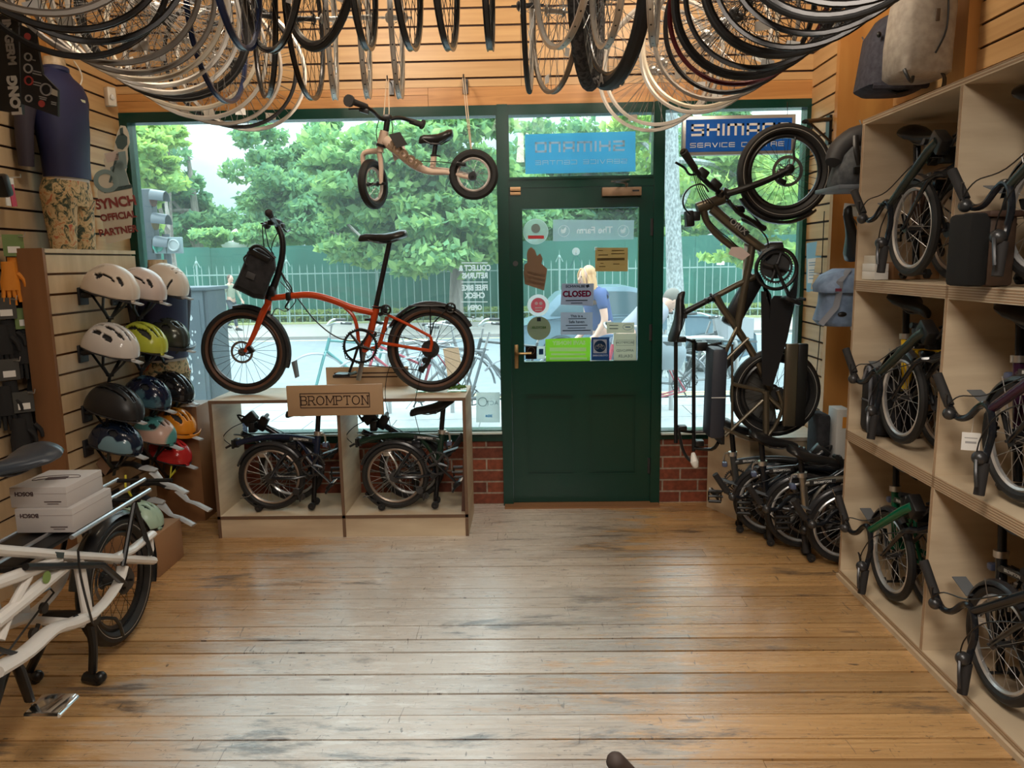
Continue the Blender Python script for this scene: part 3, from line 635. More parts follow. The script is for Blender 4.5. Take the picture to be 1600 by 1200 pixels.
def toothed(mb, c, ax, R, th, n, arms=5, hole=0.62):
    c = Vector(c); ax = Vector(ax).normalized(); u, w = frame_from(ax)
    mb.ring(c, ax, R*0.92, 0, 36, 4, flat=(R*0.09, th/2))
    for i in range(n):
        a = 2*PI*i/n; d = u*math.cos(a)+w*math.sin(a); mb.tube([c+d*R*0.97, c+d*(R+0.005)], [0.0035, 0.0015], 4)
    for i in range(arms):
        a = 2*PI*i/arms+.3; d = u*math.cos(a)+w*math.sin(a); mb.tube([c, c+d*R*0.86], [0.010, 0.006], 6)
    mb.disc(c, ax, 0.016, th*1.6, 14)
def pedal(mb, c, ax, d, L=0.085, W=0.07):
    """cage pedal: ax spindle direction, d crosswise"""
    c = Vector(c); ax = Vector(ax).normalized(); d = Vector(d).normalized()
    mb.tube([c, c+ax*L], 0.007, 6)
    for q in (-1, 1): mb.tube([c+ax*0.01+d*q*W/2, c+ax*L+d*q*W/2], 0.006, 6, flat=(1, 1.6))
    for q in (0.012, L): mb.tube([c+ax*q-d*W/2, c+ax*q+d*W/2], 0.005, 6)
# ---- the folded bicycle: seat tube at the origin, rear of the bike to -x, side A faces -y, side B faces +y
def folded(name, label, mainm, postm=None, group=None, rimm=None, badge=True):
    r = thing(name, label, 'folding bicycle', (0, 0, 0), (0, 0, 0), group)
    postm = postm or bpaint; rimm = rimm or M('rim_bronze_grey', (0.32, 0.25, 0.20), 0.35, 0.6)
    refl = M('reflective_sidewall', (0.62, 0.63, 0.62), 0.45)
    wheel(r, (-0.262, -0.035, 0.200), (0, 1, 0), 0.196, 0.017, rimm, 24, reflect=None, hub=0.024, hw=0.035, hubm=greymetal)
    wheel(r, (-0.185, 0.095, 0.212), (0, 1, 0), 0.196, 0.017, M('rim_bright', (0.66, 0.66, 0.66), 0.3, 0.6), 22, reflect=refl, hub=0.014)
    # frame
    f = MB(); f.tube([(-0.465, 0.0, 0.392), (-0.38, 0, 0.416), (-0.24, 0, 0.430), (-0.1, 0, 0.420), (0, 0, 0.400)], [0.017, 0.018, 0.018, 0.018, 0.018], 12, sm=4)
    f.build('main_tube', mainm, r)
    f = MB().tube([(0.012, 0, 0.445), (0.0, 0, 0.36), (-0.02, 0, 0.22)], 0.0185, 12); f.tube([(-0.12, 0, 0.415), (-0.06, 0, 0.34), (-0.03, 0, 0.24)], .011, 8, sm=3)
    f.build('seat_tube', mainm, r)
    f = MB()
    for q in (-0.075, 0.005):
        f.tube([(-0.03, -0.02, 0.205), (-0.12, q, 0.20), (-0.262, q, 0.20)], 0.009, 8); f.tube([(-0.262, q, 0.20), (-0.20, q, 0.30), (-0.13, -.02, 0.385)], 0.008, 8)
    f.tube([(-0.14, -.02, 0.39), (-0.03, -.01, 0.22)], 0.011, 8); f.cyl((-0.04, -.05, 0.20), (-0.04, .04, 0.20), 0.02)
    f.box((-0.135, -.02, 0.385), (0.05, 0.05, 0.04), None, .006)
    f.build('rear_frame', postm, r)
    MB().cyl((-0.15, -0.05, .365), (-0.15, -0.035, .365), 0.008).cyl((-0.15, -0.052, .365), (-0.15, -0.03, .365), 0.004).build('pivot_bolt', silver, r)
    # fork holding the front wheel on side B
    f = MB()
    for q in (0.055, 0.135): f.tube([(-0.40, .095, 0.40), (-0.36, q, 0.385), (-0.185, q, 0.212)], [0.014, 0.010, 0.007], 8, sm=3)
    f.tube([(-0.46, 0.06, 0.44), (-0.40, .095, 0.40)], .017, 10); f.build('front_fork', postm, r)
    # hinge and clamp at the frame end
    MB().box((-0.475, 0.02, 0.392), (0.035, 0.05, 0.05), None, .006).cyl((-0.48, -.03, 0.37), (-0.48, -.03, 0.42), .008).tube([(-0.49, -.03, .39), (-0.52, -.035, .375)], .007, 6).build('frame_hinge', black, r)
    # handlebar post folded down on side B, bar and grips
    f = MB().tube([(-0.44, 0.15, 0.515), (-0.40, 0.16, 0.49), (-0.145, 0.175, 0.31)], [0.020, 0.019, 0.015], 12); f.build('handlebar_post', postm, r)
    MB().box((-0.43, 0.135, 0.512), (0.085, 0.05, 0.062), Matrix.Rotation(rad(-38), 3, 'Y'), .008).box((-0.35, 0.12, 0.485), (0.05, 0.04, 0.085), Matrix.Rotation(rad(28), 3, 'Y'), .006).cyl((-.33, .09, .52), (-.33, .15, .53), .012).box((-.40, 0.09, .47), (.04, .06, .06), None, .006).tube([(-.47, .12, .49), (-.49, .10, .54), (-.45, .10, .53)], .006, 6, sm=3).build('post_hinge_clamp', black, r)
    bar = [(0.05, 0.20, 0.285), (0.0, 0.20, 0.255), (-0.045, 0.19, 0.262), (-0.085, 0.18, 0.305), (-0.125, 0.18, 0.322), (-0.155, 0.18, 0.30), (-0.17, 0.18, 0.24), (-0.165, 0.185, 0.185), (-0.175, 0.20, 0.14)]
    h = MB().tube(bar, 0.0115, 10, sm=4).build('handlebar', bpaint, r)
    MB().tube([(0.05, 0.20, 0.285), (0.115, 0.215, 0.385)], 0.0165, 12).build('grip', M('foam_grip', (0.02, 0.018, 0.018), 0.8), h)
    MB().tube([(-0.175, 0.20, 0.14), (-0.185, 0.215, 0.035)], 0.0165, 12).build('grip', M('foam_grip'), h)
    MB().ball((0.02, 0.215, 0.262), 0.022).tube([(0.02, .22, .27), (0.01, .235, .31), (0.0, 0.24, 0.335)], .006, 6, sm=3).build('brake_lever', greymetal, h)
    MB().ball((-0.172, 0.215, 0.155), 0.024).tube([(-0.17, .225, .17), (-.20, .24, .12), (-.21, .24, .07)], .006, 6, sm=3).build('brake_lever', greymetal, h)
    cb_ = MB()
    cb_.tube([(0.01, .23, .29), (-0.05, .225, .335), (-.16, .20, .36), (-.33, .17, .455), (-.42, .12, .46)], .0025, 5, sm=5).tube([(-0.17, .225, .17), (-.19, .22, .24), (-.28, .2, .34), (-.47, .1, .42), (-.47, -.02, .45), (-.36, -.03, .44)], .0025, 5, sm=5).tube([(-.52, .03, .38), (-.545, .0, .43), (-.50, .02, .48), (-.45, .08, .50)], .0025, 5, sm=4)
    cb_.build('cables', black, r)
    # seat post with saddle and clamp
    MB().cyl((0.024, 0, 0.592), (-0.038, 0, 0.035), 0.0145).build('seat_post', M('post_black', (0.02, 0.02, 0.022), 0.25, 0.6), r)
    MB().cyl((0.012, 0, 0.438), (0.014, 0, 0.462), 0.025).tube([(0.03, 0, .45), (0.055, -.02, .44), (0.06, -.03, .40)], .006, 6, sm=3).build('seat_clamp', silver, r)
    saddle(r, (-0.045, 0, 0.617), (-1, 0, -0.23), (-0.2, 0, 1), 0.27, 0.15)
    # drivetrain on the far side
    m_ = MB(); toothed(m_, (-0.015, -0.075+0.02, 0.275), (0, 1, 0), 0.07, 0.004, 36); m_.build('chainring', greymetal, r)
    MB().tube([(-0.015, -.075, .275), (0.10, -.085, .165)], .009, 8, flat=(1.4, .7)).build('crank', black, r)
    MB().tube([(-0.03, .06, .275), (-0.11, .07, .16)], .009, 8, flat=(1.4, .7)).build('crank', black, r)
    m_ = MB(); pedal(m_, (0.10, -.085, .165), (0.0, -1, 0.0), (0.6, 0, 0.8), 0.08, 0.06); m_.box((0.105, -.13, .175), (.05, .07, .02), Matrix.Rotation(rad(-40), 3, 'Y'), .004)
    m_.build('pedal', black, r)
    MB().box((0.125, -.12, .195), (.022, .05, .004), Matrix.Rotation(rad(-40), 3, 'Y')).build('pedal_reflector', paper, r)
    m_ = MB(); pedal(m_, (0.06, 0.02, .20), (1, 0, 0.0), (0, 0, 1), 0.08, 0.06); m_.build('folding_pedal', black, r)
    m_ = MB(); chain(m_, [(-0.262, -.055, .232), (-0.015, -.055, .343), (0.05, -.055, .275), (-0.015, -.055, .207), (-.10, -.055, .13), (-0.262, -.055, .168), (-.29, -.055, .2)]); m_.build('chain', greymetal, r)
    # mudguards, stays and rollers
    g = MB(); g.arcband((-0.262, -0.035, 0.20), (0, 1, 0), (1, 0, 0), 0.208, 0.044, 0.002, rad(-160), rad(-35), 18); g.arcband((-0.262, -0.035, 0.20), (0, 1, 0), (1, 0, 0), 0.208, 0.044, 0.002, rad(110), rad(150), 8)
    g.build('mudguard', M('mudguard_plastic', (0.025, 0.025, 0.028), 0.25), r)
    MB().arcband((-0.185, 0.095, 0.212), (0, 1, 0), (1, 0, 0), 0.208, 0.044, 0.002, rad(-120), rad(-20), 16).build('mudguard', M('mudguard_plastic'), r)
    MB().box((0.045, .095, .315), (.10, .05, .003), Matrix.Rotation(rad(-18), 3, 'Y')).build('mud_flap', M('flap_rubber', (.12, .13, .14), .6), r)
    s_ = MB()
    for q in (-.06, -.01): s_.tube([(-0.262, q, .2), (-.40, q, .09), (-.435, q, .085)], .0018, 4); s_.tube([(-.185, q+.13, .212), (-.10, q+.13, .41)], .0018, 4)
    s_.build('mudguard_stay', steel, r)
    w_ = MB()
    for (x, z, yy) in ((-0.345, 0.021, -.06), (-0.345, 0.021, -.01), (-0.036, 0.024, -0.05), (-0.036, 0.024, 0.05)): MB().disc((x, yy, z), (0, 1, 0), 0.021, 0.016, 16).build('roller', rubber, r)
    MB().tube([(-0.345, -.08, .021), (-0.345, .02, .021)], .005, 6).tube([(-.345, -.035, .02), (-.37, -.035, .045)], .008, 6).tube([(-0.036, -.07, .024), (-0.036, .07, .024)], .006, 6).tube([(-.37, -.06, .05), (-.43, -.04, .078), (-.455, -.03, .072)], .004, 6, flat=(2.5, .6)).build('roller_axle', greymetal, r)
    # brake and tensioner, rear light
    MB().tube([(-.11, -.06, .10), (-.10, -.06, .06), (-.08, -.06, .10)], .008, 6).disc((-.12, -.06, .115), (0, 1, 0), .02, .008, 14).disc((-.085, -.06, .085), (0, 1, 0), .018, .008, 14).build('chain_tensioner', greymetal, r)
    MB().box((-.30, -.035, .335), (.05, .05, .028), None, .006).tube([(-.29, -.06, .345), (-.25, -.07, .28), (-.245, -.065, .24)], .006, 6, sm=3).build('brake_caliper', silver, r)
    MB().tube([(-.17, .06, .42), (-.14, .055, .36), (-.15, .06, .31)], .006, 6, sm=3).build('brake_caliper', silver, r)
    MB().box((0.055, -.01, .385), (.03, .05, .028), None, .008).build('rear_light', M('rear_lens_blue_grey', (.10, .12, .2), .2), r)
    if badge:
        b1 = MB().box((-.085, -.0185, .417), (.13, .002, .022), Matrix.Rotation(rad(6), 3, 'Y')).build('name_badge', M('badge_dark', (.03, .03, .03), .4), r)
        text('badge_lettering', 'BROMPTON', .016, M('badge_white', (.7, .7, .68), .5), Matrix.Translation((-.085, -.0202, .417)) @ Matrix.Rotation(rad(6), 4, 'Y') @ Matrix.Rotation(rad(90), 4, 'X'), b1, bold=.0004)
        b2 = MB().box((-.085, .0185, .417), (.13, .002, .022), Matrix.Rotation(rad(6), 3, 'Y')).build('name_badge', M('badge_dark'), r)
        text('badge_lettering', 'BROMPTON', .016, M('badge_white'), Matrix.Translation((-.085, .0202, .417)) @ Matrix.Rotation(rad(6), 4, 'Y') @ Matrix.Rotation(PI, 4, 'Z') @ Matrix.Rotation(rad(90), 4, 'X'), b2, bold=.0004)
    return r
midnight = M('midnight_paint', (0.012, 0.02, 0.05), 0.2)
G1 = 'folded bicycles in the window display unit'
fb0 = folded('folding_bicycle', 'folded black small-wheel bicycle in the left compartment under the orange bicycle', midnight, group=G1)
ZS = 0.135
fb0.location = (-1.235, 4.30, ZS)
clone(fb0, (-0.515, 4.30, ZS), (0, 0, 0), 'folded dark green-black bicycle in the right compartment under the orange bicycle', G1, swap={'main_tube': M('dark_green_paint', (0.012, 0.035, 0.022), 0.2), 'seat_tube': M('dark_green_paint')})
# in the tall shelves: side B looks out into the shop
G2 = 'folded bicycles stored in the plywood shelves'
def paint(n, c, r=.22, m_=0.0): return M(n, c, r, m_)
bronze = paint('bronze_paint', (.10, .06, .045), .3, .5); olive = paint('dark_olive_paint', (.02, .03, .025)); yel = paint('yellow_paint', (.85, .55, .02)); grn = paint('racing_green_paint', (0.0, .11, .05)); pur = paint('plum_paint', (.035, .008, .03)); tit = paint('titanium', (.40, .37, .32), .3, .9); brn = paint('copper_brown_paint', (.045, .022, .018))
ROT = rad(90)
for (col, row, mt, pt, lab, dy) in ((0, 0, bronze, olive, 'folded bicycle with a bronze frame hub and green-grey handlebar post, top shelf nearest the window', 0),
        (0, 1, yel, olive, 'folded bicycle with a bright yellow main tube in the middle compartment nearest the window', 0),
        (0, 2, grn, grn, 'folded racing green bicycle in the bottom compartment nearest the window', 0),
        (1, 0, bpaint, olive, 'folded dark bicycle at the right picture edge on the top shelf, behind the brown bag', 0),
        (1, 1, pur, pur, 'folded plum coloured bicycle with a large white price tag in the middle shelf at right', 0),
        (1, 2, bpaint, bpaint, 'folded black bicycle with a small cream tag in the bottom shelf at right', 0)):
    zf = (1.441, 0.741, 0.046)[row]+0.003
    yy = 3.385 if col == 0 else 2.60
    hm = {'main_tube': mt, 'seat_tube': mt, 'handlebar_post': pt, 'rear_frame': mt if row == 2 and col == 0 else bpaint}
    clone(fb0, (1.665, yy-.01, zf), (0, 0, rad(90)), lab, G2, swap=hm)
# standing on the floor by the bench, side B to the room
G3 = 'folded bicycles parked on the floor beside the plywood bench'
for (x, y_, a, mt, lab, sk) in ((1.40, 3.79, 177, tit, 'folded titanium-grey bicycle, nearest of the three parked on the floor by the bench', ()),
        (1.27, 4.02, 172, bpaint, 'folded black bicycle, the middle one of the three parked on the floor by the bench', ()),
        (1.165, 4.225, 168, paint('smoke_paint', (.05, .05, .05), .3), 'folded smoke-grey bicycle, rearmost of the three parked on the floor by the bench', ())):
    o_ = clone(fb0, (x, y_, 0.003), (0, 0, rad(a)), lab, G3, swap={'main_tube': mt, 'seat_tube': mt}); low = .055 if x > 1.35 else (.02 if x > 1.2 else 0)
    for ch in o_.children:
        if ch.name.startswith('saddle'): ch.location.z -= low
        if ch.name.startswith('seat_post'): ch.scale.z = 1-low/.6
# price tags hung on shelf bikes
def price_tag(x, y_, z, w, h, lab, turn=0.0, col=paper, string=0.05):
    r = thing('price_tag', lab, 'price tag', (x, y_, z-h))
    MB().box((x, y_, z-h/2), (w, .0015, h), Matrix.Rotation(turn, 3, 'Z')).build('card', col, r, world=True)
    MB().tube([(x, y_, z-.005), (x+.004, y_, z+string)], .0008, 4).build('string', paper, r, world=True)
    MB().box((x, y_, z-h*.55), (w*.6, .0022, h*.12), Matrix.Rotation(turn, 3, 'Z')).box((x, y_, z-h*.3), (w*.7, .0022, h*.05), Matrix.Rotation(turn, 3, 'Z')).build('print', M('tag_print', (.35, .35, .35), .7), r, world=True)
    return r
p = S(1518, 676, x=1.50); price_tag(p.x, p.y, p.z, .055, .062, 'large white price card hanging from the plum bicycle', rad(-25))
p = S(1534, 965, x=1.51); price_tag(p.x, p.y, p.z, .022, .024, 'tiny cream swing tag on the black bicycle in the bottom shelf', rad(-30), M('ivory_plastic'), .04)
p = S(1364, 842, x=1.52); price_tag(p.x, p.y, p.z, .024, .022, 'tiny white tag beside the racing green bicycle', rad(-30))
# ================================================================ plywood furniture
def board(root, name, x0, x1, y0, y1, z0, z1, m=None):
    return MB().bb(x0, x1, y0, y1, z0, z1).build(name, m or ply, root, world=True)
# window display unit: two open compartments
u = thing('display_unit', 'low birch plywood display unit with two open compartments in front of the window', 'display unit', (-1.07, 4.36, 0))
X0, X1, Y0, Y1, ZT = -1.795, -0.352, 4.17, 4.60, 0.805
board(u, 'top_board', X0, X1, Y0, Y1, ZT-.018, ZT)
board(u, 'bottom_board', X0+.018, X1-.018, Y0, Y1, 0.112, 0.130)
board(u, 'plinth_front', X0+.018, X1-.018, Y0+.004, Y0+.022, 0, .112)
for x in (X0, X1-.018, -1.075): board(u, 'upright', x, x+.018, Y0, Y1, 0 if x != -1.075 else 0.0, ZT-.018)
e = MB(); e.bb(X0-.0008, X1+.0008, Y0-.002, Y0, ZT-.018, ZT); e.bb(X0, X1, Y0-.002, Y0, .112, .130)
for x in (X0, X1-.018, -1.075): e.bb(x, x+.018, Y0-.002, Y0, 0, ZT-.018)
e.build('board_edge', M('dark_ply_edge', (.15, .085, .05), .7), u, world=True)
# name boards front and back
sg = thing('name_board', 'plywood board with framed lettering hung over the front of the display unit', 'sign', (-1.07, 4.15, .715))
ctr = Vector((-1.075, 4.155, .803)); Rb = Matrix.Rotation(rad(-0.5), 3, 'Y')
MB().box(ctr, (.535, .018, .172), Rb, .001).build('board', M('sign_ply', (.42, .27, .15), .6), sg, world=True)
ink = M('burnt_brown_ink', (.045, .02, .015), .7)
fr = MB(); frame_rect(fr, ctr.x-.195, ctr.x+.195, ctr.z-.042, ctr.z+.042, .004, ctr.y-.0115, ctr.y-.009); fr.build('frame_line', ink, sg, world=True)
def slab_text(body, h, mat, c, parent, depth=.0008):
    """capitals with slab serifs drawn as strokes, facing -y"""
    G = {'B': ([[(0, 0), (0, 1)], [(0, 1), (.45, 1), (.6, .88), (.6, .65), (.45, .53), (0, .53)], [(.45, .53), (.66, .40), (.66, .14), (.5, 0), (0, 0)]], .72),
         'R': ([[(0, 0), (0, 1)], [(0, 1), (.45, 1), (.62, .88), (.62, .62), (.45, .5), (0, .5)], [(.35, .5), (.68, 0)]], .74),
         'O': ([[(.42+.42*math.cos(a*PI/8), .5+.5*math.sin(a*PI/8)) for a in range(17)]], .90),
         'M': ([[(.08, 0), (.08, 1), (.5, .25), (.92, 1), (.92, 0)]], 1.04), 'P': ([[(0, 0), (0, 1)], [(0, 1), (.45, 1), (.62, .88), (.62, .60), (.45, .48), (0, .48)]], .70),
         'T': ([[(.36, 0), (.36, 1)], [(0, .88), (0, 1), (.72, 1), (.72, .88)]], .78), 'N': ([[(.08, 0), (.08, 1), (.72, 0), (.72, 1)]], .84)}
    SER = {'B': [0, ], 'R': [0, .7], 'M': [.08, .92], 'P': [0], 'T': [.36], 'N': [.08], 'O': []}
    tw = sum(G[ch][1] for ch in body)*h+.18*h*(len(body)-1); x = c.x-tw/2; mb = MB(); t_ = h*.105
    def seg(a, b):
        a = Vector((a[0], 0, a[1])); b = Vector((b[0], 0, b[1])); d = (b-a); L_ = d.length+t_*.9
        ang = math.atan2(d.z, d.x); mb.box((a+b)/2, (L_, depth*2, t_), Matrix.Rotation(-ang, 3, 'Y'))
    for ch in body:
        ps, w = G[ch]
        for pl in ps:
            for i in range(len(pl)-1): seg((x+pl[i][0]*h, c.z-h/2+pl[i][1]*h), (x+pl[i+1][0]*h, c.z-h/2+pl[i+1][1]*h))
        for sx_ in SER[ch]: seg((x+sx_*h-.12*h, c.z-h/2), (x+sx_*h+.12*h, c.z-h/2))
        if ch in 'BRPMN': seg((x+(.08 if ch in 'MN' else 0)*h-.12*h, c.z+h/2), (x+(.08 if ch in 'MN' else 0)*h+.08*h, c.z+h/2))
        if ch in 'MN': seg((x+(.92 if ch == 'M' else .72)*h-.1*h, c.z+h/2), (x+(.92 if ch == 'M' else .72)*h+.12*h, c.z+h/2))
        x += (w+.18)*h
    for v in mb.v: v.y += c.y
    return mb.build('lettering', mat, parent, world=True)
slab_text('BROMPTON', .048, ink, Vector((ctr.x, ctr.y-.0098, ctr.z)), sg)
sb = thing('name_board', 'second plywood board facing the street, behind the first one on the display unit', 'sign', (-.95, 4.61, .78))
MB().bb(-1.24, -.735, 4.605, 4.623, .775, .925).build('board', M('sign_ply_pale', (.52, .36, .22), .6), sb, world=True)
MB().bb(-1.19, -.80, 4.602, 4.604, .885, .892).bb(-1.19, -.80, 4.602, 4.604, .86, .868).build('frame_line', ink, sb, world=True)
# small glass dishes with moss holding the rear wheel
for (x, lab) in ((-.60, 'clear block with green moss chocking the orange bicycle rear wheel, front side'), (-.415, 'clear block with green moss near the right end of the display unit top')):
    g_ = thing('wheel_chock', lab, 'wheel chock', (x, 4.38, ZT))
    MB().bb(x-.055, x+.055, 4.34, 4.42, ZT+.001, ZT+.02, .004).build('dish', glass('clear_acrylic', (.9, .95, .93), .08), g_, world=True)
    rm = random.Random(5); mm = MB()
    for _ in range(26): mm.ball((x+rm.uniform(-.045, .045), 4.38+rm.uniform(-.03, .03), ZT+.024+rm.random()*.008), rm.uniform(.006, .012), None, 6, 4)
    tag(mm.build('moss', M('moss_green', (.10, .22, .04), .9), g_, world=True), kind='stuff')
# leaning card at the right end inside the unit and cardboard panel outside
tag(MB().prism([(-.395, 4.22, .131), (-.372, 4.22, .131), (-.372, 4.22, .46), (-.378, 4.22, .46)], (0, .26, 0)).build('leaning_panel', M('dark_brown_board', (.10, .045, .03), .6)), 'dark brown panel leaning inside the right end of the display unit', 'panel')
# tall shelves along the right wall
sh = thing('shelf_unit', 'tall plywood shelf unit of six open compartments along the right wall', 'shelf unit', (1.72, 2.8, 0))
A0, A1 = 1.50, 1.955
e_ = MB()
def hb(name, y0, y1, z0, z1, x0=A0):
    o = MB().bb(x0, A1, y0, y1, z0, z1).build(name, ply, sh, world=True)
YE = 1.2
hb('top_board', YE, 3.56, 2.12, 2.142)
for z in (1.385, .685): hb('shelf_board', YE, 3.56, z+.006, z+.056)
hb('bottom_board', YE, 3.56, .022, .046); hb('plinth', YE, 3.56, 0, .022, A0-.01)
for y0 in (3.538, 2.762, 1.99):
    for (za, zb_) in ((.046, .691), (.741, 1.391), (1.441, 2.12)): MB().bb(A0, A1, y0, y0+.022, za, zb_).build('upright', ply, sh, world=True)
MB().bb(1.945, 1.957, YE, 3.56, .046, 2.12).build('back_panel', ply, sh, world=True)
ed = MB()
for (z0, z1) in ((2.12, 2.142), (1.391, 1.441), (.691, .741), (.022, .046)):
    n_ = max(3, int((z1-z0)/.0045))
    for k in range(n_):
        if k % 2: ed.bb(A0-.0012, A0, YE, 3.56, z0+(z1-z0)*k/n_, z0+(z1-z0)*(k+1)/n_)
for y0 in (3.538, 2.762, 1.99): 
    for k in (1, 3): ed.bb(A0-.0012, A0, y0+.0044*k, y0+.0044*(k+1), .046, 2.12)
ed.build('ply_layer', M('ply_dark_layer', (.34, .22, .13), .7), sh, world=True)
# bench by the right window
bn = thing('bench', 'low plywood bench box under the right-hand window behind the parked bicycles', 'bench', (1.4, 4.5, 0))
MB().prism([(1.115, 4.66, 0), (1.275, 4.315, 0), (1.68, 4.315, 0), (1.68, 4.66, 0)], (0, 0, .505)).build('carcass', ply, bn, world=True)
MB().prism([(1.095, 4.665, .505), (1.262, 4.30, .505), (1.683, 4.30, .505), (1.683, 4.665, .505)], (0, 0, .020)).build('bench_top', noisy(M('bench_top_ply', rough=.5), (.60, .52, .42), (.70, .62, .52), (2, 14, 2), 4), bn, world=True)
# slatted helmet display unit on the left
hu = thing('slatted_unit', 'slatted display gondola on the left wall carrying the bicycle helmets', 'display unit', (-2.36, 4.0, 0))
HX, HY0, HY1, HZ = -2.28, 3.62, 4.46, 1.645
bk = MB().bb(-2.412, HX-.02, HY0, HY1, 0.0, HZ-.02).build('carcass', brownend, hu, world=True)
MB().bb(-2.412, HX+.004, HY0-.01, HY1, HZ-.02, HZ).build('top_board', slatpale, hu, world=True)
sb_ = MB(); slats(sb_, 'y', HX, HY0+.003, HY1, 0.05, HZ-.02, 0.0975, -0.018, 1.530); sb_.build('slats', slatpale, hu, world=True)
MB().bb(-2.40, HX+.004, HY0-.025, HY0-.005, 0.0, HZ+.002).build('end_panel', brownend, hu, world=True)
# low cardboard cartons by the left wall under the helmets
kraft = M('kraft_cardboard', (.36, .20, .10), .8)
# ================================================================ orange bicycle standing on the display unit
def SY(y):
    return lambda px, py, dy=0.0: S(px, py, y=y+dy)
q = SY(4.36)
org = M('orange_red_paint', (.52, .062, .014), .22); orgd = org
ob = thing('small_wheel_bicycle', 'orange-red small-wheel bicycle with black bag standing on top of the display unit', 'bicycle', (-1.08, 4.36, .806))
wf_ = q(382.5, 549.5); wr_ = q(673.5, 546.5); RW = .2545
wf_.z = .806+RW; wr_.z = .806+RW
AX = (0, 1, 0)
def ob_wheel(c):
    o = wheel(ob, c, AX, RW, .0225, M('black_rim', (.015, .015, .016), .3), 28, tyrem=rubber, hub=.018, hw=.045, rimh=.013, sm=spokeb)
    w_ = MB()
    for s_ in (-1, 1): w_.ring(c+Vector((0, s_*.0125, 0)), AX, RW-.034, 0, 44, 6, flat=(.013, .0105))
    w_.build('tan_sidewall', tan, o, world=True); return o
ob_wheel(wf_); ob_wheel(wr_)
MB().tube([q(421, 466), q(440, 464), q(457, 462), q(487, 461), q(519, 469), q(550, 481), q(584, 489)], [.017, .018, .019, .020, .020, .020, .019], 14, sm=5).build('main_tube', org, ob, world=True)
MB().tube([q(589, 478), q(580, 515), q(571, 547)], .0205, 14).tube([q(538, 480), q(551, 492), q(557, 508), q(560, 530), q(562, 543)], .0105, 10, sm=5).cyl(q(570, 545, -.04), q(570, 545, .04), .022).build('seat_tube', org, ob, world=True)
ff = MB()
for s_ in (-.045, .045): ff.tube([q(419, 474), q(411, 488, s_), q(398, 520, s_), q(383, 550, s_*1.2)], [.016, .017, .014, .009], 10, sm=4, flat=(1.25, .8))
ff.cyl(q(421, 458), q(417, 486), .021); ff.build('fork', org, ob, world=True)
MB().cyl(q(423, 452), q(421, 460), .024).cyl(q(417, 484), q(416, 489), .024).build('headset', black, ob, world=True)
MB().box(q(452, 463), (.028, .055, .05), None, .006).tube([q(452, 470, -.03), q(446, 480, -.035), q(452, 484, -.035)], .006, 6, sm=3).build('frame_hinge', black, ob, world=True)
MB().tube([q(420, 468), q(426, 452), q(434, 430), q(440, 405), q(442, 386), q(440, 368), q(433, 352)], [.023, .022, .019, .0175, .0175, .0175, .017], 12, sm=4).box(q(424, 455), (.05, .055, .06), None, .01).build('handlebar_post', black, ob, world=True)
hb_ = MB().tube([q(424, 338, -.28), q(428, 345, -.16), q(432, 351, -.05), q(432, 351, .05), q(436, 350, .16), q(441, 352, .27)], .0125, 10, sm=4).build('handlebar', black, ob, world=True)
for a, b_ in (((420, 333, -.30), (425, 341, -.19)), ((437, 350, .19), (442, 352, .29))): MB().tube([q(*a), q(*b_)], [.017, .015], 12).ball(q(*a), .021).build('grip', M('foam_grip'), hb_, world=True)
for s_, (a, b_, c_) in ((-1, ((424, 348, -.15), (414, 350, -.17), (409, 349, -.21))), (1, ((440, 353, .14), (447, 362, .16), (452, 360, .20)))):
    MB().box(q(*a), (.035, .04, .03), None, .008).tube([q(*a), q(*b_), q(*c_)], .006, 6, sm=3, flat=(1.6, .8)).build('brake_lever', black, hb_, world=True)
MB().box(q(432, 346, -.02), (.05, .035, .03), Matrix.Rotation(.4, 3, 'Y'), .008).ball(q(417, 352, -.10), .022).build('bell', black, hb_, world=True)
cbm = MB()
for (a, b_, c_, d_, r_2) in (((410, 352, -.16), (411, 372, -.08), (414, 392, -.05), (421, 406, -.03), .003), ((413, 352, -.16), (417, 372, -.06), (420, 385, -.04), (428, 398, -.03), .003), ((440, 354, .14), (428, 375, .06), (424, 392, .04), (430, 404, .03), .003)):
    cbm.tube([q(*a), q(*b_), q(*c_), q(*d_)], r_2, 6, sm=5)
cbm.tube([q(438, 425), q(450, 447), q(468, 470), q(490, 498), q(515, 520), q(537, 531), q(556, 533)], .004, 6, sm=5)
cbm.tube([q(438, 440), q(455, 458), q(462, 470), q(448, 486), q(432, 482), q(424, 495)], .003, 6, sm=5)
cbm.tube([q(590, 500), q(602, 508), q(600, 520), q(560, 535)], .003, 6, sm=5).tube([q(436, 418), q(446, 436), q(456, 452), q(448, 466)], .004, 6, sm=5)
tag(cbm.build('cables', black, ob, world=True), kind=None)
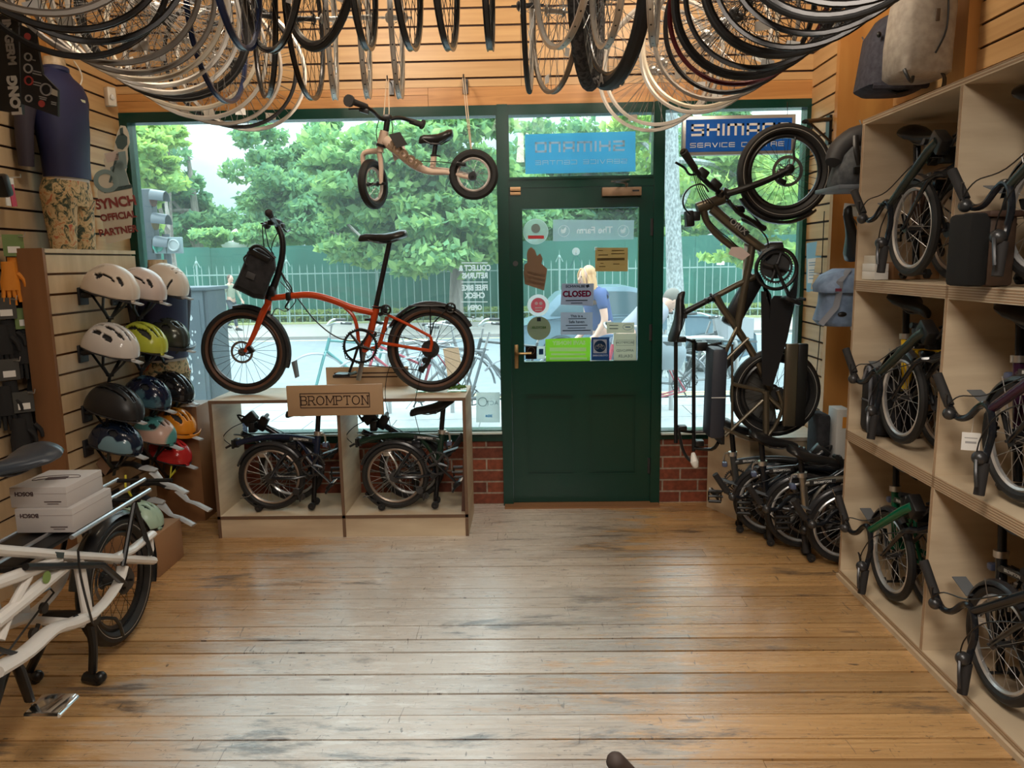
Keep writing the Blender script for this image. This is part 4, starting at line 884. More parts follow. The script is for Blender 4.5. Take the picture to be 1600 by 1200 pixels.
# front bag
bgm = noisy(M('black_bag_fabric', rough=.85), (.008, .008, .01), (.02, .02, .024), (30, 30, 30), 3)
pol = [(391, 388), (405, 386), (420, 396), (430, 404), (432, 420), (424, 436), (413, 468), (396, 466), (378, 457), (363, 450), (372, 432), (382, 408), (386, 394)]
rings = []
for dy, s_ in ((-.15, .80), (-.135, .93), (-.09, 1.0), (.06, 1.0), (.11, .93), (.12, .8)):
    cx, cy = 403, 428; rings.append([q(cx+(a-cx)*s_, cy+(b_-cy)*s_, dy) for a, b_ in pol])
bag = MB().loft(rings).build('front_bag', bgm, ob, sharp=30, world=True)
MB().tube([q(390, 390, -.155), q(400, 384, -.16), q(412, 388, -.16), q(430, 404, -.155)], .009, 8, sm=4).box(q(405, 399, -.152), (.12, .012, .03), Matrix.Rotation(.5, 3, 'Y'), .004).tube([q(386, 398, -.155), q(381, 404, -.16), q(385, 414, -.16)], .005, 6, sm=3).build('bag_flap', black, bag, world=True)
MB().box(q(392, 431, -.152), (.05, .01, .035), Matrix.Rotation(.4, 3, 'Y'), .003).build('bag_patch', M('bag_patch_grey', (.05, .05, .055), .6), bag, world=True)
# saddle and post
MB().cyl(q(587, 481), q(609, 377), .0155, .0145).build('seat_post', black, ob, world=True)
MB().cyl(q(569, 550), q(560, 594), .0135).build('seat_post_lower', M('grey_post_metal', (.33, .31, .30), .3, .8), ob, world=True)
saddle(ob, (q(598, 366).x, 4.36, q(598, 367).z+.012), (-1, 0, .0), (0, 0, 1), .275, .15)
MB().ring(q(588, 480), (0.2, 0, 1), .022, .006, 20, 6).tube([q(592, 480, -.02), q(602, 479, -.03), q(606, 482, -.035)], .006, 6).build('seat_clamp', black, ob, world=True)
# rear frame
rf = MB()
for s_ in (-.05, .05):
    rf.tube([q(594, 535, s_*.6), q(610, 538, s_), q(672, 548, s_*1.3)], .0095, 10); rf.tube([q(606, 492, s_*.7), q(640, 508, s_), q(673, 526, s_*1.3)], .0085, 10); rf.tube([q(673, 526, s_*1.3), q(675, 536, s_*1.3), q(672, 549, s_*1.3)], .009, 10)
rf.tube([q(605, 495), q(600, 515), q(594, 535)], .0125, 10).tube([q(580, 545), q(588, 543), q(594, 535)], .013, 10, sm=3); rf.build('rear_frame', org, ob, world=True)
m_ = MB().cyl(q(602, 484, -.035), q(602, 484, .035), .018).cyl(q(604, 486), q(592, 492), .012); m_.build('suspension_block', black, ob, world=True)
rk = MB()
for s_ in (-.04, .04): rk.tube([q(622, 493, s_), q(640, 478, s_), q(690, 478, s_), q(710, 481, s_)], .005, 6); rk.tube([q(672, 479, s_), q(673, 524, s_*1.4)], .004, 6); rk.tube([q(696, 485, s_), q(678, 504, s_*1.3), q(673, 524, s_*1.4)], .004, 6)
rk.tube([q(640, 478, -.04), q(640, 478, .04)], .005, 6).tube([q(690, 478, -.04), q(690, 478, .04)], .005, 6).build('rear_rack', black, ob, world=True)
for (px, py) in ((603, 484), (704, 481)):
    for s_ in (-.055, .055): m_ = MB(); m_.ring(q(px, py, s_), AX, .026, .006, 22, 6); m_.disc(q(px, py, s_), AX, .012, .02, 12); [m_.tube([q(px, py, s_), q(px, py, s_)+Vector((math.cos(a_)*.026, 0, math.sin(a_)*.026))], .003, 4) for a_ in (0, 1.26, 2.5, 3.77, 5.03)]; m_.build('roller', black, ob, world=True)
g = MB(); g.arcband(wf_, AX, (1, 0, 0), RW+.012, .052, .002, rad(-5), rad(-28), 6) if 0 else None; g.arcband(wf_, AX, (1, 0, 0), RW+.012, .052, .002, rad(-100), rad(22), 22); g.build('mudguard', M('mudguard_plastic'), ob, world=True); g = MB(); g.arcband(wr_, AX, (1, 0, 0), RW+.014, .055, .002, rad(-150), rad(-28), 20)
g.tube([q(704, 489), q(740, 497)], .002, 4).build('mudguard', M('mudguard_plastic'), ob, world=True)
MB().prism([q(455, 566, -.025), q(460, 564, -.025), q(464, 590, -.025), q(461, 591, -.025)], (0, .05, 0)).build('mud_flap', M('flap_rubber'), ob, world=True)
def rotor(root, c, R, dy=-.045):
    m_ = MB(); c = Vector(c)+Vector((0, dy, 0)); m_.ring(c, AX, R*.86, 0, 36, 4, flat=(R*.14, .001)); m_.disc(c, AX, R*.25, .006, 16)
    for k in range(6): a = k*PI/3; m_.tube([c+Vector((math.cos(a), 0, math.sin(a)))*R*.2, c+Vector((math.cos(a+.4), 0, math.sin(a+.4)))*R*.78], .0028, 4)
    return m_.build('disc_rotor', M('rotor_steel', (.25, .25, .25), .3, .9), root, world=True)
rotor(ob, wf_, .068)
MB().box(q(392, 546, -.05), (.03, .03, .045), Matrix.Rotation(-.6, 3, 'Y'), .006).build('brake_caliper', black, ob, world=True)
m_ = MB(); toothed(m_, q(563, 541, -.05), AX, .100, .004, 44); m_.build('chainring', black, ob, world=True)
MB().tube([q(559, 543, -.07), q(553, 562, -.075), q(546, 581, -.08)], [.012, .010, .011], 8, flat=(1.3, .7)).tube([q(570, 545, .06), q(588, 520, .07)], .010, 8).build('crank', black, ob, world=True)
m_ = MB(); pedal(m_, q(546, 583, -.08), (-.25, -1, 0), (1, 0, .1), .10, .085); m_.box(q(537, 585, -.13), (.085, .09, .014), Matrix.Rotation(.05, 3, 'Y'), .004); m_.build('pedal', black, ob, world=True)
m_ = MB()
for k, r_2 in enumerate((.052, .046, .040, .034, .028, .022)): m_.disc(wr_+Vector((0, -.030-.004*k, 0)), AX, r_2, .0025, 24)
m_.build('cassette', greymetal, ob, world=True)
MB().tube([wr_+Vector((0, -.05, -.03)), q(668, 568, -.05), q(659, 577, -.05)], .012, 8, sm=3).disc(q(659, 577, -.05), AX, .019, .01, 16).disc(q(664, 563, -.05), AX, .017, .01, 16).build('derailleur', black, ob, world=True)
m_ = MB(); chain(m_, [q(563, 513, -.055), q(592, 520, -.055), q(673, 536, -.055), q(682, 547, -.055), q(668, 565, -.055), q(661, 583, -.055), q(652, 578, -.055), q(566, 570, -.055), q(540, 560, -.055), q(536, 541, -.055), q(545, 520, -.055)], .003); m_.build('chain', greymetal, ob, world=True)
MB().box(q(575, 499, -.03), (.03, .05, .012), None, .003).box(q(593, 504, -.03), (.035, .05, .015), Matrix.Rotation(.3, 3, 'Y'), .003).build('folding_latch', black, ob, world=True)
tag(MB().tube([q(610, 570, -.21), q(604, 590, -.21), q(602, 620, -.22), q(607, 650, -.20), q(612, 675, -.12)], .002, 5, sm=5).build('security_cable', black), 'thin black security cable hanging left of the orange bicycle rear wheel', 'cable')
tag(MB().tube([q(653, 560, -.21), q(656, 590, -.21), q(650, 620, -.22), q(648, 645, -.20), q(656, 678, -.12)], .002, 5, sm=5).build('security_cable', black), 'thin black security cable hanging in front of the orange bicycle rear wheel', 'cable')

# ================================================================ cream balance bicycle hung on cords
q = SY(4.22)
cream_p = M('cream_frame_paint', (.66, .50, .40), .35)
bb = thing('balance_bicycle', 'cream child balance bicycle with brown bubble lettering hung by cords in the window', 'bicycle', (-.5, 4.22, 1.83))
c2 = q(740, 273)
def small_wheel(c, ax): 
    o = wheel(bb, c, ax, .134, .0225, M('cream_rim', (.62, .56, .52), .4), 20, hub=.012, hw=.03, rimh=.008, sm=spokem); return o
small_wheel(c2, AX)
c1 = q(583, 288, .02); fa = Vector((.93, -.36, .0)).normalized()   # the front wheel is turned
small_wheel(c1, fa)
MB().tube([q(601, 219), q(622, 236), q(648, 258), q(672, 268), q(700, 270), q(735, 278)], [.030, .028, .024, .018, .013, .012], 12, sm=5).tube([q(672, 264, .03), q(700, 266, .05), q(738, 276, .05)], .011, 8, sm=3).cyl(q(601, 205), q(595, 228), .024).cyl(q(676, 262), q(678, 243), .016).build('frame', cream_p, bb, world=True)
fk = MB()
for s_ in (-1, 1): fk.tube([q(594, 236)+Vector((0, 0, 0)), c1+fa*s_*.048+Vector((.0, 0, .165)), c1+fa*s_*.055+Vector((0, 0, .09)), c1+fa*s_*.05], [.015, .015, .013, .010], 10, sm=4)
fk.cyl(q(595, 226), q(594, 238), .018); fk.build('fork', cream_p, bb, world=True)
MB().cyl(q(596, 226), q(595, 230), .028).cyl(q(603, 205), q(606, 182), .016).box(q(605, 184), (.045, .04, .03), None, .008).build('stem', black, bb, world=True)
hb_ = MB().tube([q(562, 164, -.20), q(580, 172, -.14), q(593, 184, -.05), q(606, 187, .0), q(622, 184, .05), q(640, 188, .10), q(654, 192, .12)], .0105, 10, sm=4).build('handlebar', black, bb, world=True)
MB().tube([q(546, 157, -.24), q(573, 167, -.17)], [.017, .015], 12).cyl(q(544, 157, -.25), q(547, 158, -.235), .030).build('grip', M('foam_grip'), hb_, world=True)
MB().tube([q(640, 189, .11), q(660, 195, .13)], [.015, .017], 12).cyl(q(659, 194, .13), q(661, 195, .135), .027).build('grip', M('foam_grip'), hb_, world=True)
MB().box(q(569, 173, -.17), (.05, .03, .025), Matrix.Rotation(.3, 3, 'Y'), .006).tube([q(566, 172, -.18), q(556, 170, -.2), q(545, 171, -.22)], .005, 6, sm=3).build('brake_lever', greymetal, hb_, world=True)
saddle(bb, q(681, 212)+Vector((0, 0, .012)), (-1, 0, -.05), (0, 0, 1), .185, .12)
MB().cyl(q(682, 216), q(678, 243), .0135).ring(q(678, 243), (0, 0, 1), .017, .005, 16, 6).tube([q(680, 243), q(688, 244, -.02)], .004, 5).build('seat_post', black, bb, world=True)
MB().disc(q(738, 276, -.04), AX, .022, .03, 16).cyl(q(738, 276, -.06), q(738, 276, .06), .008).build('rear_axle', black, bb, world=True)
MB().cyl(c1-fa*.075, c1+fa*.075, .0075).build('front_axle', black, bb, world=True)
MB().tube([q(656, 252, -.02), q(690, 253, -.03), q(718, 257, -.03)], .0025, 5, sm=3).box(q(721, 257, -.02), (.05, .05, .02), Matrix.Rotation(.15, 3, 'Y'), .005).tube([q(592, 188), q(588, 205), q(590, 222)], .0025, 5, sm=4).build('brake_cable', black, bb, world=True)
lm = M('brown_bubble_ink', (.16, .10, .055), .6)
base = q(632, 243, -.036); T = Matrix.Translation(base) @ Matrix.Rotation(rad(90), 4, 'X') @ Matrix.Rotation(rad(-39), 4, 'Z')
text('frame_lettering', 'SCOOT', .062, lm, T @ Matrix.Rotation(0, 4, 'Z'), bb, bold=.004, space=.92, depth=.001)
MB().prism([q(607, 210, -.05), q(625, 206, -.05), q(637, 226, -.05), q(620, 232, -.05)], (0, -.0015, 0)).build('hang_tag', M('black_card', (.015, .013, .012), .5), bb, world=True)
MB().prism([q(611, 234, .04), q(632, 228, .04), q(636, 240, .04), q(616, 252, .04)], (0, .0015, 0)).build('back_card', M('pale_pink_card', (.62, .50, .46), .6), bb, world=True)
MB().tube([q(612, 190, -.02), q(614, 200, -.03), q(613, 208, -.05)], .003, 6).build('tag_cord', black, bb, world=True)
cordm = M('jute_cord', (.60, .47, .34), .8); hookm = greymetal
for (ax_, ay, pts, lab, lab2) in ((604, 124, [(600, 178), (598, 190), (607, 186), (608, 175)], 'pale cord looped from a wall hook to the balance bicycle handlebar', 'small metal slatwall hook carrying the front cord of the balance bicycle'),
                            (723, 122, [(729, 182), (737, 242), (738, 246), (732, 182)], 'pale cord looped from a wall hook to the balance bicycle rear wheel', 'small metal slatwall hook carrying the rear cord of the balance bicycle')):
    top = S(ax_, ay, y=4.60)
    tag(MB().tube([top, q(*pts[0]), q(*pts[1])], .0028, 5).tube([q(*pts[2]), q(*pts[3]), top+Vector((.012, 0, 0))], .0028, 5).build('cord', cordm), lab, 'cord')
    tag(MB().tube([(top.x+.005, 4.74, top.z+.01), (top.x+.005, 4.60, top.z), (top.x+.005, 4.59, top.z+.02)], .004, 6).bb(top.x-.012, top.x+.02, 4.72, 4.735, top.z-.06, top.z+.02).build('wall_hook', hookm), lab2, 'hook')
# ================================================================ grey-green cargo e-bike hung vertically by its front wheel
q = SY(4.12)
tau = M('taupe_metallic_paint', (.115, .095, .065), .28, .55)
eb = thing('cargo_bicycle', 'olive-taupe electric cargo bicycle hanging upright by its front wheel at the right window', 'bicycle', (1.28, 4.12, .56))
wf_ = q(1225.5, 269); wr_ = q(1211, 613)
o = wheel(eb, wf_, AX, .247, .028, M('black_rim'), 30, hub=.02, hw=.05, rimh=.013, sm=spokeb)
refl_l = M('thin_reflective_line', (.5, .47, .42), .4)
MB().ring(wf_+Vector((0, -.026, 0)), AX, .218, .0014, 48, 4).build('reflective_band', refl_l, o, world=True)
o = wheel(eb, wr_, AX, .245, .030, M('black_rim'), 30, hub=.03, hw=.05, rimh=.013, sm=spokeb)
MB().ring(wr_+Vector((0, -.028, 0)), AX, .216, .0014, 48, 4).build('reflective_band', refl_l, o, world=True)
rotor(eb, wf_, .082, -.05)
g = MB(); g.arcband(wf_, AX, (1, 0, 0), .262, .065, .002, rad(50), rad(150), 20); g.build('mudguard', M('mudguard_plastic'), eb, world=True)
fk = MB()
for s_ in (-.055, .055): fk.tube([q(1136, 303, s_*.6), q(1165, 294, s_), q(1200, 281, s_), q(1236, 263, s_*1.1)], [.017, .019, .017, .014], 10, sm=4)
fk.cyl(q(1128, 300), q(1140, 306), .028).build('suspension_fork', black, eb, world=True)
MB().ball(q(1234, 264, -.06), (.026, .015, .026)).box(q(1221, 284, -.05), (.045, .03, .03), Matrix.Rotation(.5, 3, 'Y'), .006).tube([q(1243, 214, -.045), q(1240, 235, -.05), q(1241, 250, -.05), q(1236, 262, -.055)], .006, 6, sm=4).build('brake_caliper', black, eb, world=True)
fr = MB(); fr.cyl(q(1089, 326), q(1131, 310), .030).tube([q(1112, 325), q(1140, 350), q(1172, 376), q(1200, 395)], [.034, .034, .032, .028], 12, sm=3, flat=(1.1, .8))
fr.tube([q(1099, 328), q(1104, 345), q(1117, 363), q(1138, 381), q(1158, 394)], [.020, .018, .018, .018, .020], 10, sm=4).tube([q(1176, 375), q(1172, 405), q(1162, 455), q(1152, 513)], .021, 12)
fr.tube([q(1118, 463), q(1150, 446), q(1184, 430)], .016, 10).tube([q(1118, 462), q(1128, 480), q(1149, 510), q(1180, 560), q(1217, 638)], [.024, .020, .020, .020, .018], 10, sm=3)
fr.build('frame', tau, eb, world=True)
tr_ = MB()
for s_ in (-.07, .07):
    tr_.tube([q(1144, 538, s_), q(1144, 671, s_)], .007, 8).tube([q(1145, 600, s_), q(1192, 611, s_)], .011, 8).tube([q(1133, 681, s_), q(1192, 625, s_)], .010, 8).tube([q(1197, 611, s_), q(1197, 678, s_)], .018, 8)
    tr_.tube([q(1132, 565, s_), q(1157, 540, s_), q(1170, 528, s_)], .008, 8).tube([q(1130, 668, s_), q(1170, 685, s_), q(1200, 680, s_), q(1222, 640, s_), q(1215, 610, s_)], .011, 8, sm=3)
    tr_.tube([q(1152, 512, s_*.6), q(1136, 545, s_), q(1130, 560, s_)], .011, 8).tube([q(1192, 611, s_), q(1222, 640, s_)], .012, 8)
tr_.build('rear_rack', tau, eb, world=True)
# insert panel with lettering
ip = MB().prism([q(1138, 345, -.032), q(1143, 340, -.032), q(1172, 363, -.032), q(1163, 370, -.032)], (0, -.004, 0)).build('frame_decal', black, eb, world=True)
text('decal_lettering', 'ORIX', .045, M('decal_grey', (.30, .28, .25), .5), Matrix.Translation(q(1154, 354, -.038)) @ Matrix.Rotation(rad(90), 4, 'X') @ Matrix.Rotation(rad(-38), 4, 'Z'), ip, bold=.0008)
# drive unit, belt guard
MB().cyl(q(1211, 413, -.05), q(1211, 413, .05), .075, n=28).tube([q(1190, 400), q(1205, 392), q(1220, 392)], .05, 12).build('drive_unit', black, eb, world=True)
m_ = MB(); toothed(m_, q(1213, 417, -.09), AX, .085, .005, 40, 4); m_.build('chainring', greymetal, eb, world=True)
MB().ring(q(1213, 420, -.10), AX, .104, 0, 40, 6, flat=(.010, .012)).prism([q(1184, 425, -.085), q(1197, 450, -.085), q(1196, 590, -.085), q(1205, 605, -.085), q(1228, 530, -.085), q(1243, 460, -.085), q(1246, 420, -.085), q(1238, 445, -.085), q(1226, 465, -.085), q(1208, 500, -.085), q(1203, 460, -.085), q(1190, 440, -.085)], (0, -.02, 0)).build('chain_guard', black, eb, world=True)
MB().prism([q(1203, 470, -.10), q(1209, 462, -.10), q(1240, 462, -.10), q(1226, 540, -.10), q(1206, 604, -.10), q(1190, 600, -.10), q(1189, 455, -.10), q(1196, 455, -.10), q(1202, 500, -.10)], (0, -.01, 0)).build('side_cover', M('satin_black_cover', (.012, .012, .014), .35), eb, world=True)
MB().tube([q(1211, 413, -.11), q(1222, 440, -.12), q(1236, 468, -.13)], [.016, .013, .014], 8, flat=(1.2, .7)).build('crank', black, eb, world=True)
m_ = MB(); pedal(m_, q(1236, 468, -.13), (0, -1, 0), (1, 0, .1), .09, .08); m_.box(q(1236, 470, -.18), (.085, .09, .02), Matrix.Rotation(.4, 3, 'Y'), .006); m_.build('pedal', black, eb, world=True)
MB().box(q(1160, 470, .03), (.10, .06, .30), Matrix.Rotation(rad(28), 3, 'Y'), .02).build('battery', black, eb, world=True)
# saddle on its long post
MB().cyl(q(1122, 461), q(1068, 489), .0165).build('seat_post', black, eb, world=True)
MB().ring(q(1113, 465), Vector((1, 0, .5)), .022, .006, 18, 6).box(q(1104, 470), (.02, .04, .03), None, .004).build('seat_clamp', black, eb, world=True)
saddle(eb, q(1052, 496)+Vector((0, 0, 0)), (.10, 0, 1), (-1, 0, -.12), .27, .17)
# handlebar with both grips
hb_ = MB().tube([q(1066, 235, -.30), q(1090, 270, -.22), q(1112, 292, -.10), q(1124, 300, 0), q(1140, 318, .10), q(1170, 345, .22), q(1192, 356, .30)], .0135, 10, sm=4).cyl(q(1124, 300, -.02), q(1128, 312), .022).build('handlebar', black, eb, world=True)
for a, b_ in (((1068, 237, -.30), (1086, 264, -.23)), ((1163, 341, .20), (1194, 357, .31))): MB().tube([q(*a), q(*b_)], [.020, .017], 12).build('grip', M('foam_grip'), hb_, world=True)
MB().box(q(1098, 271, -.20), (.055, .04, .045), Matrix.Rotation(.6, 3, 'Y'), .008).tube([q(1092, 270, -.21), q(1078, 273, -.23), q(1069, 262, -.26), q(1056, 254, -.29)], .006, 6, sm=4).build('brake_lever', black, hb_, world=True)
MB().tube([q(1150, 322, .15), q(1166, 325, .2), q(1190, 352, .26)], .006, 6, sm=4).box(q(1156, 327, .16), (.05, .04, .04), None, .008).build('brake_lever', black, hb_, world=True)
MB().box(q(1118, 288, -.06), (.06, .05, .04), Matrix.Rotation(.7, 3, 'Y'), .008).build('display', black, hb_, world=True)
MB().box(q(1077, 342), (.045, .06, .085), Matrix.Rotation(-.1, 3, 'Y'), .01).box(q(1086, 338), (.05, .045, .05), None, .008).build('head_lamp', black, eb, world=True)
cbm = MB()
cbm.tube([q(1107, 300, -.15), q(1097, 288, -.16), q(1080, 292, -.16), q(1069, 305, -.14), q(1068, 322, -.12), q(1078, 335, -.06)], .0045, 6, sm=5)
for k in range(4): cbm.tube([q(1083+k*3, 268+k*3, -.20), q(1090+k*4, 296+k*2, -.12), q(1100+k*5, 318, -.05)], .0025, 5, sm=4)
cbm.tube([q(1140, 312, -.04), q(1150, 332, -.05), q(1178, 350, -.05), q(1198, 372, -.04), q(1200, 392, -.04)], .004, 6, sm=5)
cbm.tube([q(1108, 345, -.03), q(1125, 362, -.03), q(1138, 372, -.03), q(1155, 388, -.03)], .003, 5, sm=5)
cbm.build('cables', black, eb, world=True)
# rear seat pad, side rails, foot boards
MB().box((q(1117, 615).x, 4.12, q(1117, 612).z), (.085, .17, .49), Matrix.Rotation(rad(1), 3, 'Y'), .02).build('seat_pad', M('seat_pad_navy_black', (.025, .03, .045), .5), eb, world=True)
MB().box((q(1117, 615).x, 4.0335, q(1117, 617).z), (.078, .003, .004)).build('pad_seam', paper, eb, world=True)
MB().bb(q(1125, 545).x, q(1131, 545).x, 4.05, 4.2, q(1128, 690).z, q(1128, 540).z).build('pad_base', black, eb, world=True)
rl = MB()
for (px, dy) in ((1056, -.02), (1084, .10)):
    rl.tube([q(px, 530, dy), q(px, 692 if px < 1070 else 705, dy)], .011, 8)
rl.tube([q(1056, 532, -.02), q(1064, 529, 0), q(1084, 534, .10), q(1100, 541, .1), q(1128, 536, .06)], .009, 8, sm=3).tube([q(1056, 672, -.02), q(1084, 675, .1), q(1108, 674, .08)], .009, 8).tube([q(1084, 700, .1), q(1112, 702, .05), q(1122, 692, .0)], .010, 8, sm=3)
rl.tube([q(1060, 668, -.05), q(1066, 700, -.06), q(1076, 718, -.06), q(1088, 725, -.05)], .008, 8, sm=3)
rl.build('side_rail', black, eb, world=True)
for (a_, d_) in (((1064, 530, -.03), (.05, .05, .03)), ((1096, 541, .09), (.06, .05, .05)), ((1066, 668, -.02), (.045, .05, .025)), ((1092, 692, .09), (.05, .05, .035))): MB().box(q(*a_), d_, None, .005).build('rail_clamp', black, eb, world=True)
MB().tube([q(1083, 708, -.05), q(1085, 722, -.08), q(1087, 730, -.08)], [.010, .022, .012], 10, sm=3).build('white_foot', M('white_plastic', (.78, .76, .72), .35), eb, world=True)
for (x0, x1, mt, nm) in ((1225, 1241, tau, 'foot_board'), (1241, 1254, black, 'foot_board_side')):
    a = q(x0, 536, -.10); b_ = q(x1, 664, -.10); MB().bb(a.x, b_.x, 3.98, 4.01, b_.z, a.z if mt is tau else a.z, .008).build(nm, mt, eb, world=True)
MB().tube([q(1252, 585, -.08), q(1256, 588, -.08), q(1246, 605, -.05), q(1250, 622, -.05), q(1240, 610, -.06)], .008, 6).disc(q(1251, 622, -.06), AX, .02, .012, 14).disc(q(1246, 598, -.06), AX, .016, .012, 14).build('derailleur', black, eb, world=True)
tc_ = MB().prism([wr_+Vector((-.235+0*math.cos(a), .045, 0)) if 0 else wr_+Vector((.225*math.cos(a), .04, .225*math.sin(a))) for a in [rad(100+10*k) for k in range(19)]], (0, .004, 0))
tc_.build('wheel_skirt', noisy(M('smoked_skirt', rough=.35), (.05, .05, .047), (.16, .155, .14), (4, 4, 4), 3), eb, world=True)
MB().prism([q(1133, 563, .0), q(1158, 537, .0), q(1167, 543, .0), q(1135, 578, .0)], (0, .03, 0)).build('rear_mudguard', M('mudguard_plastic'), eb, world=True)
MB().prism([q(1143, 386, -.045), q(1158, 386, -.045), q(1172, 398, -.045), q(1160, 407, -.045), q(1138, 397, -.045)], (0, -.002, 0)).build('tie_label', M('pale_pink_card'), eb, world=True)
MB().prism([q(1163, 380, .03), q(1176, 382, .03), q(1168, 430, .03), q(1160, 430, .03)], (0, .002, 0)).build('swing_card', paper, eb, world=True)
# wall bracket and hook that carries it
hk = thing('bicycle_hook', 'black triangular wall bracket holding the hanging bicycle by its front wheel', 'hook', (1.66, 4.42, 2.1))
a = q(1262, 186, .05)
MB().tube([q(1258, 190, .0), q(1302, 186, .35)], .012, 8, flat=(1.6, 1)).tube([q(1266, 193, .05), q(1300, 224, .3)], .008, 6).bb(1.672, 1.686, 4.40, 4.45, q(1300, 226, .3).z, q(1300, 180, .3).z).build('bracket', black, hk, world=True)
MB().tube([q(1258, 190), q(1268, 197), q(1266, 205), q(1262, 208)], .006, 8, sm=4).build('hook', black, hk, world=True)
# ================================================================ white cargo bicycle at the left front, plane x = -1.72
wp = M('white_frame_paint', (.74, .71, .67), .28)
wb = thing('cargo_bicycle', 'white long-tail electric cargo bicycle on its centre stand at the lower left', 'bicycle', (-1.72, 2.6, 0))
XN, XF, XM = -1.575, -1.80, -1.70
def X(px, py, x=XN): return S(px, py, x=x)
wc = S(163, 900, x=XM); wc = Vector((XM, 2.93, .285)); RR = .262
o = wheel(wb, wc, (1, 0, 0), RR, .030, M('black_rim'), 30, hub=.03, hw=.055, rimh=.014, sm=spokeb)
MB().ring(wc+Vector((.027, 0, 0)), (1, 0, 0), .228, .0016, 48, 4).build('reflective_band', refl_l, o, world=True)
fc = Vector((XM, 1.45, .262))
wheel(wb, fc, (1, 0, 0), RR, .030, M('black_rim'), 30, hub=.03, hw=.055, rimh=.014, sm=spokeb)
g = MB(); g.arcband(wc, (1, 0, 0), (0, 1, 0), RR+.020, .075, .002, rad(-25), rad(165), 30, .014); g.build('mudguard', M('mudguard_satin', (.03, .032, .036), .22), wb, world=True)
# rails: the long white side loops
fr = MB()
for x in (XN, XF):
    def Q(px, py, x_=x): 
        p = S(px, py, x=XN); return Vector((x_, p.y, p.z))
    fr.tube([Q(-60, 853), Q(0, 860), Q(120, 869), Q(238, 876)], .0215, 10, flat=(1.1, .8))
    fr.tube([Q(238, 834), Q(205, 860), Q(178, 872)], .019, 10, flat=(1.1, .8))
    fr.tube([Q(122, 873), Q(131, 925), Q(138, 968)], .021, 10, flat=(1.1, .8))
    fr.tube([Q(140, 964), Q(165, 940), Q(185, 910), Q(192, 885)], [.021, .018, .018, .019], 10, sm=3, flat=(1.2, .7))
    fr.tube([Q(-30, 920), Q(40, 895), Q(90, 875)], .020, 10)
    fr.tube([Q(140, 962), Q(110, 975), Q(80, 985), Q(40, 1020), Q(-10, 1050)], [.026, .026, .025, .026, .028], 10, sm=3, flat=(1.2, .8))
    fr.tube([Q(-10, 975), Q(40, 935), Q(100, 885)], .022, 10)
    fr.tube([Q(232, 876), Q(238, 858), Q(236, 836)], .008, 8)
    fr.tube([Q(0, 1000), Q(18, 950), Q(45, 900)], .014, 8)
fr.tube([(XN, Q(238, 876).y, Q(238, 876).z), (XF, Q(238, 876).y, Q(238, 876).z)], .014, 8); fr.tube([(XN, Q(130, 968).y, Q(138, 968).z), (XF, Q(138, 968).y, Q(138, 968).z)], .016, 8)
fr.tube([(XM, 2.05, .26), (XM, 1.7, .34), (XM, 1.35, .78)], [.035, .032, .03], 12, sm=3).tube([(XM, 2.25, .40), (XM, 2.20, .70), (XM, 2.17, .80)], .022, 12).tube([(XM, 2.2, .62), (XM, 1.75, .7), (XM, 1.36, .86)], .022, 10, sm=3).cyl((XM, 1.38, .72), (XM, 1.34, .92), .026)
fr.tube([(XM, 1.38, .72), (XM+.055, 1.42, .55), (XM+.055, 1.45, .262)], .014, 8).tube([(XM, 1.38, .72), (XM-.055, 1.42, .55), (XM-.055, 1.45, .262)], .014, 8)
fr.build('frame', wp, wb, world=True)
MB().prism([Vector((XN+.022, X(76, 865).y, X(76, 862).z)), Vector((XN+.022, X(90, 866).y, X(90, 863).z)), Vector((XN+.022, X(88, 870).y, X(88, 873).z)), Vector((XN+.022, X(79, 870).y, X(79, 872).z))], (.002, 0, 0)).build('frame_sticker', M('dark_sticker', (.04, .06, .06), .4), wb, world=True)
p = X(63, 902); m_ = MB().disc((XN+.021, p.y, p.z), (1, 0, 0), .020, .002, 24); m_.build('round_sticker', M('sticker_green', (.20, .30, .08), .5), wb, world=True)
# black rack with silver-edged rails
rk = MB(); rs = MB()
ra = [(40, 868, 0), (0, 0, 0)]
for (a, b_, x) in (((118, 838), (234, 764), XN+.02), ((150, 795), (226, 747), XM+.03), ((138, 775), (184, 748), XF)):
    A, B = S(*a, x=x), S(*b_, x=x); B.z = A.z = (A.z+B.z)/2
    if x > XN: A.y = S(112, 842, x=x).y
    elif x > XM-.05: A.y = 2.15
    else: A.y = 2.2
    rs.tube([A, B], .0085, 8); 
zr = A.z
rs.build('rack_rail', M('rack_rail_silver', (.42, .42, .43), .3, .8), wb, world=True)
zt = S(118, 838, x=XN+.02).z
for x in (XN+.02, XF+.0):
    ya = S(210, 786, x=XN+.02).y
    for e_ in (S(192, 884, x=XN+.02), S(236, 866, x=XN+.02)): rk.tube([(x, ya, zt-.01), (x, e_.y, e_.z)], .010, 8)
for yy in (2.22, 2.55, 2.9, 3.18): rk.tube([(XF, yy, zt-.012), (XN+.02, yy, zt-.012)], .009, 8)
rk.tube([(XN+.02, 2.2, zt), (XN+.02, 2.6, zt-.16), (XN+.01, 2.75, zt-.30)], .012, 8).build('rear_rack', black, wb, world=True)
MB().bb(XM-.09, XM+.10, 2.20, 2.80, zt-.022, zt-.006, .004).build('rack_deck', black, wb, world=True)
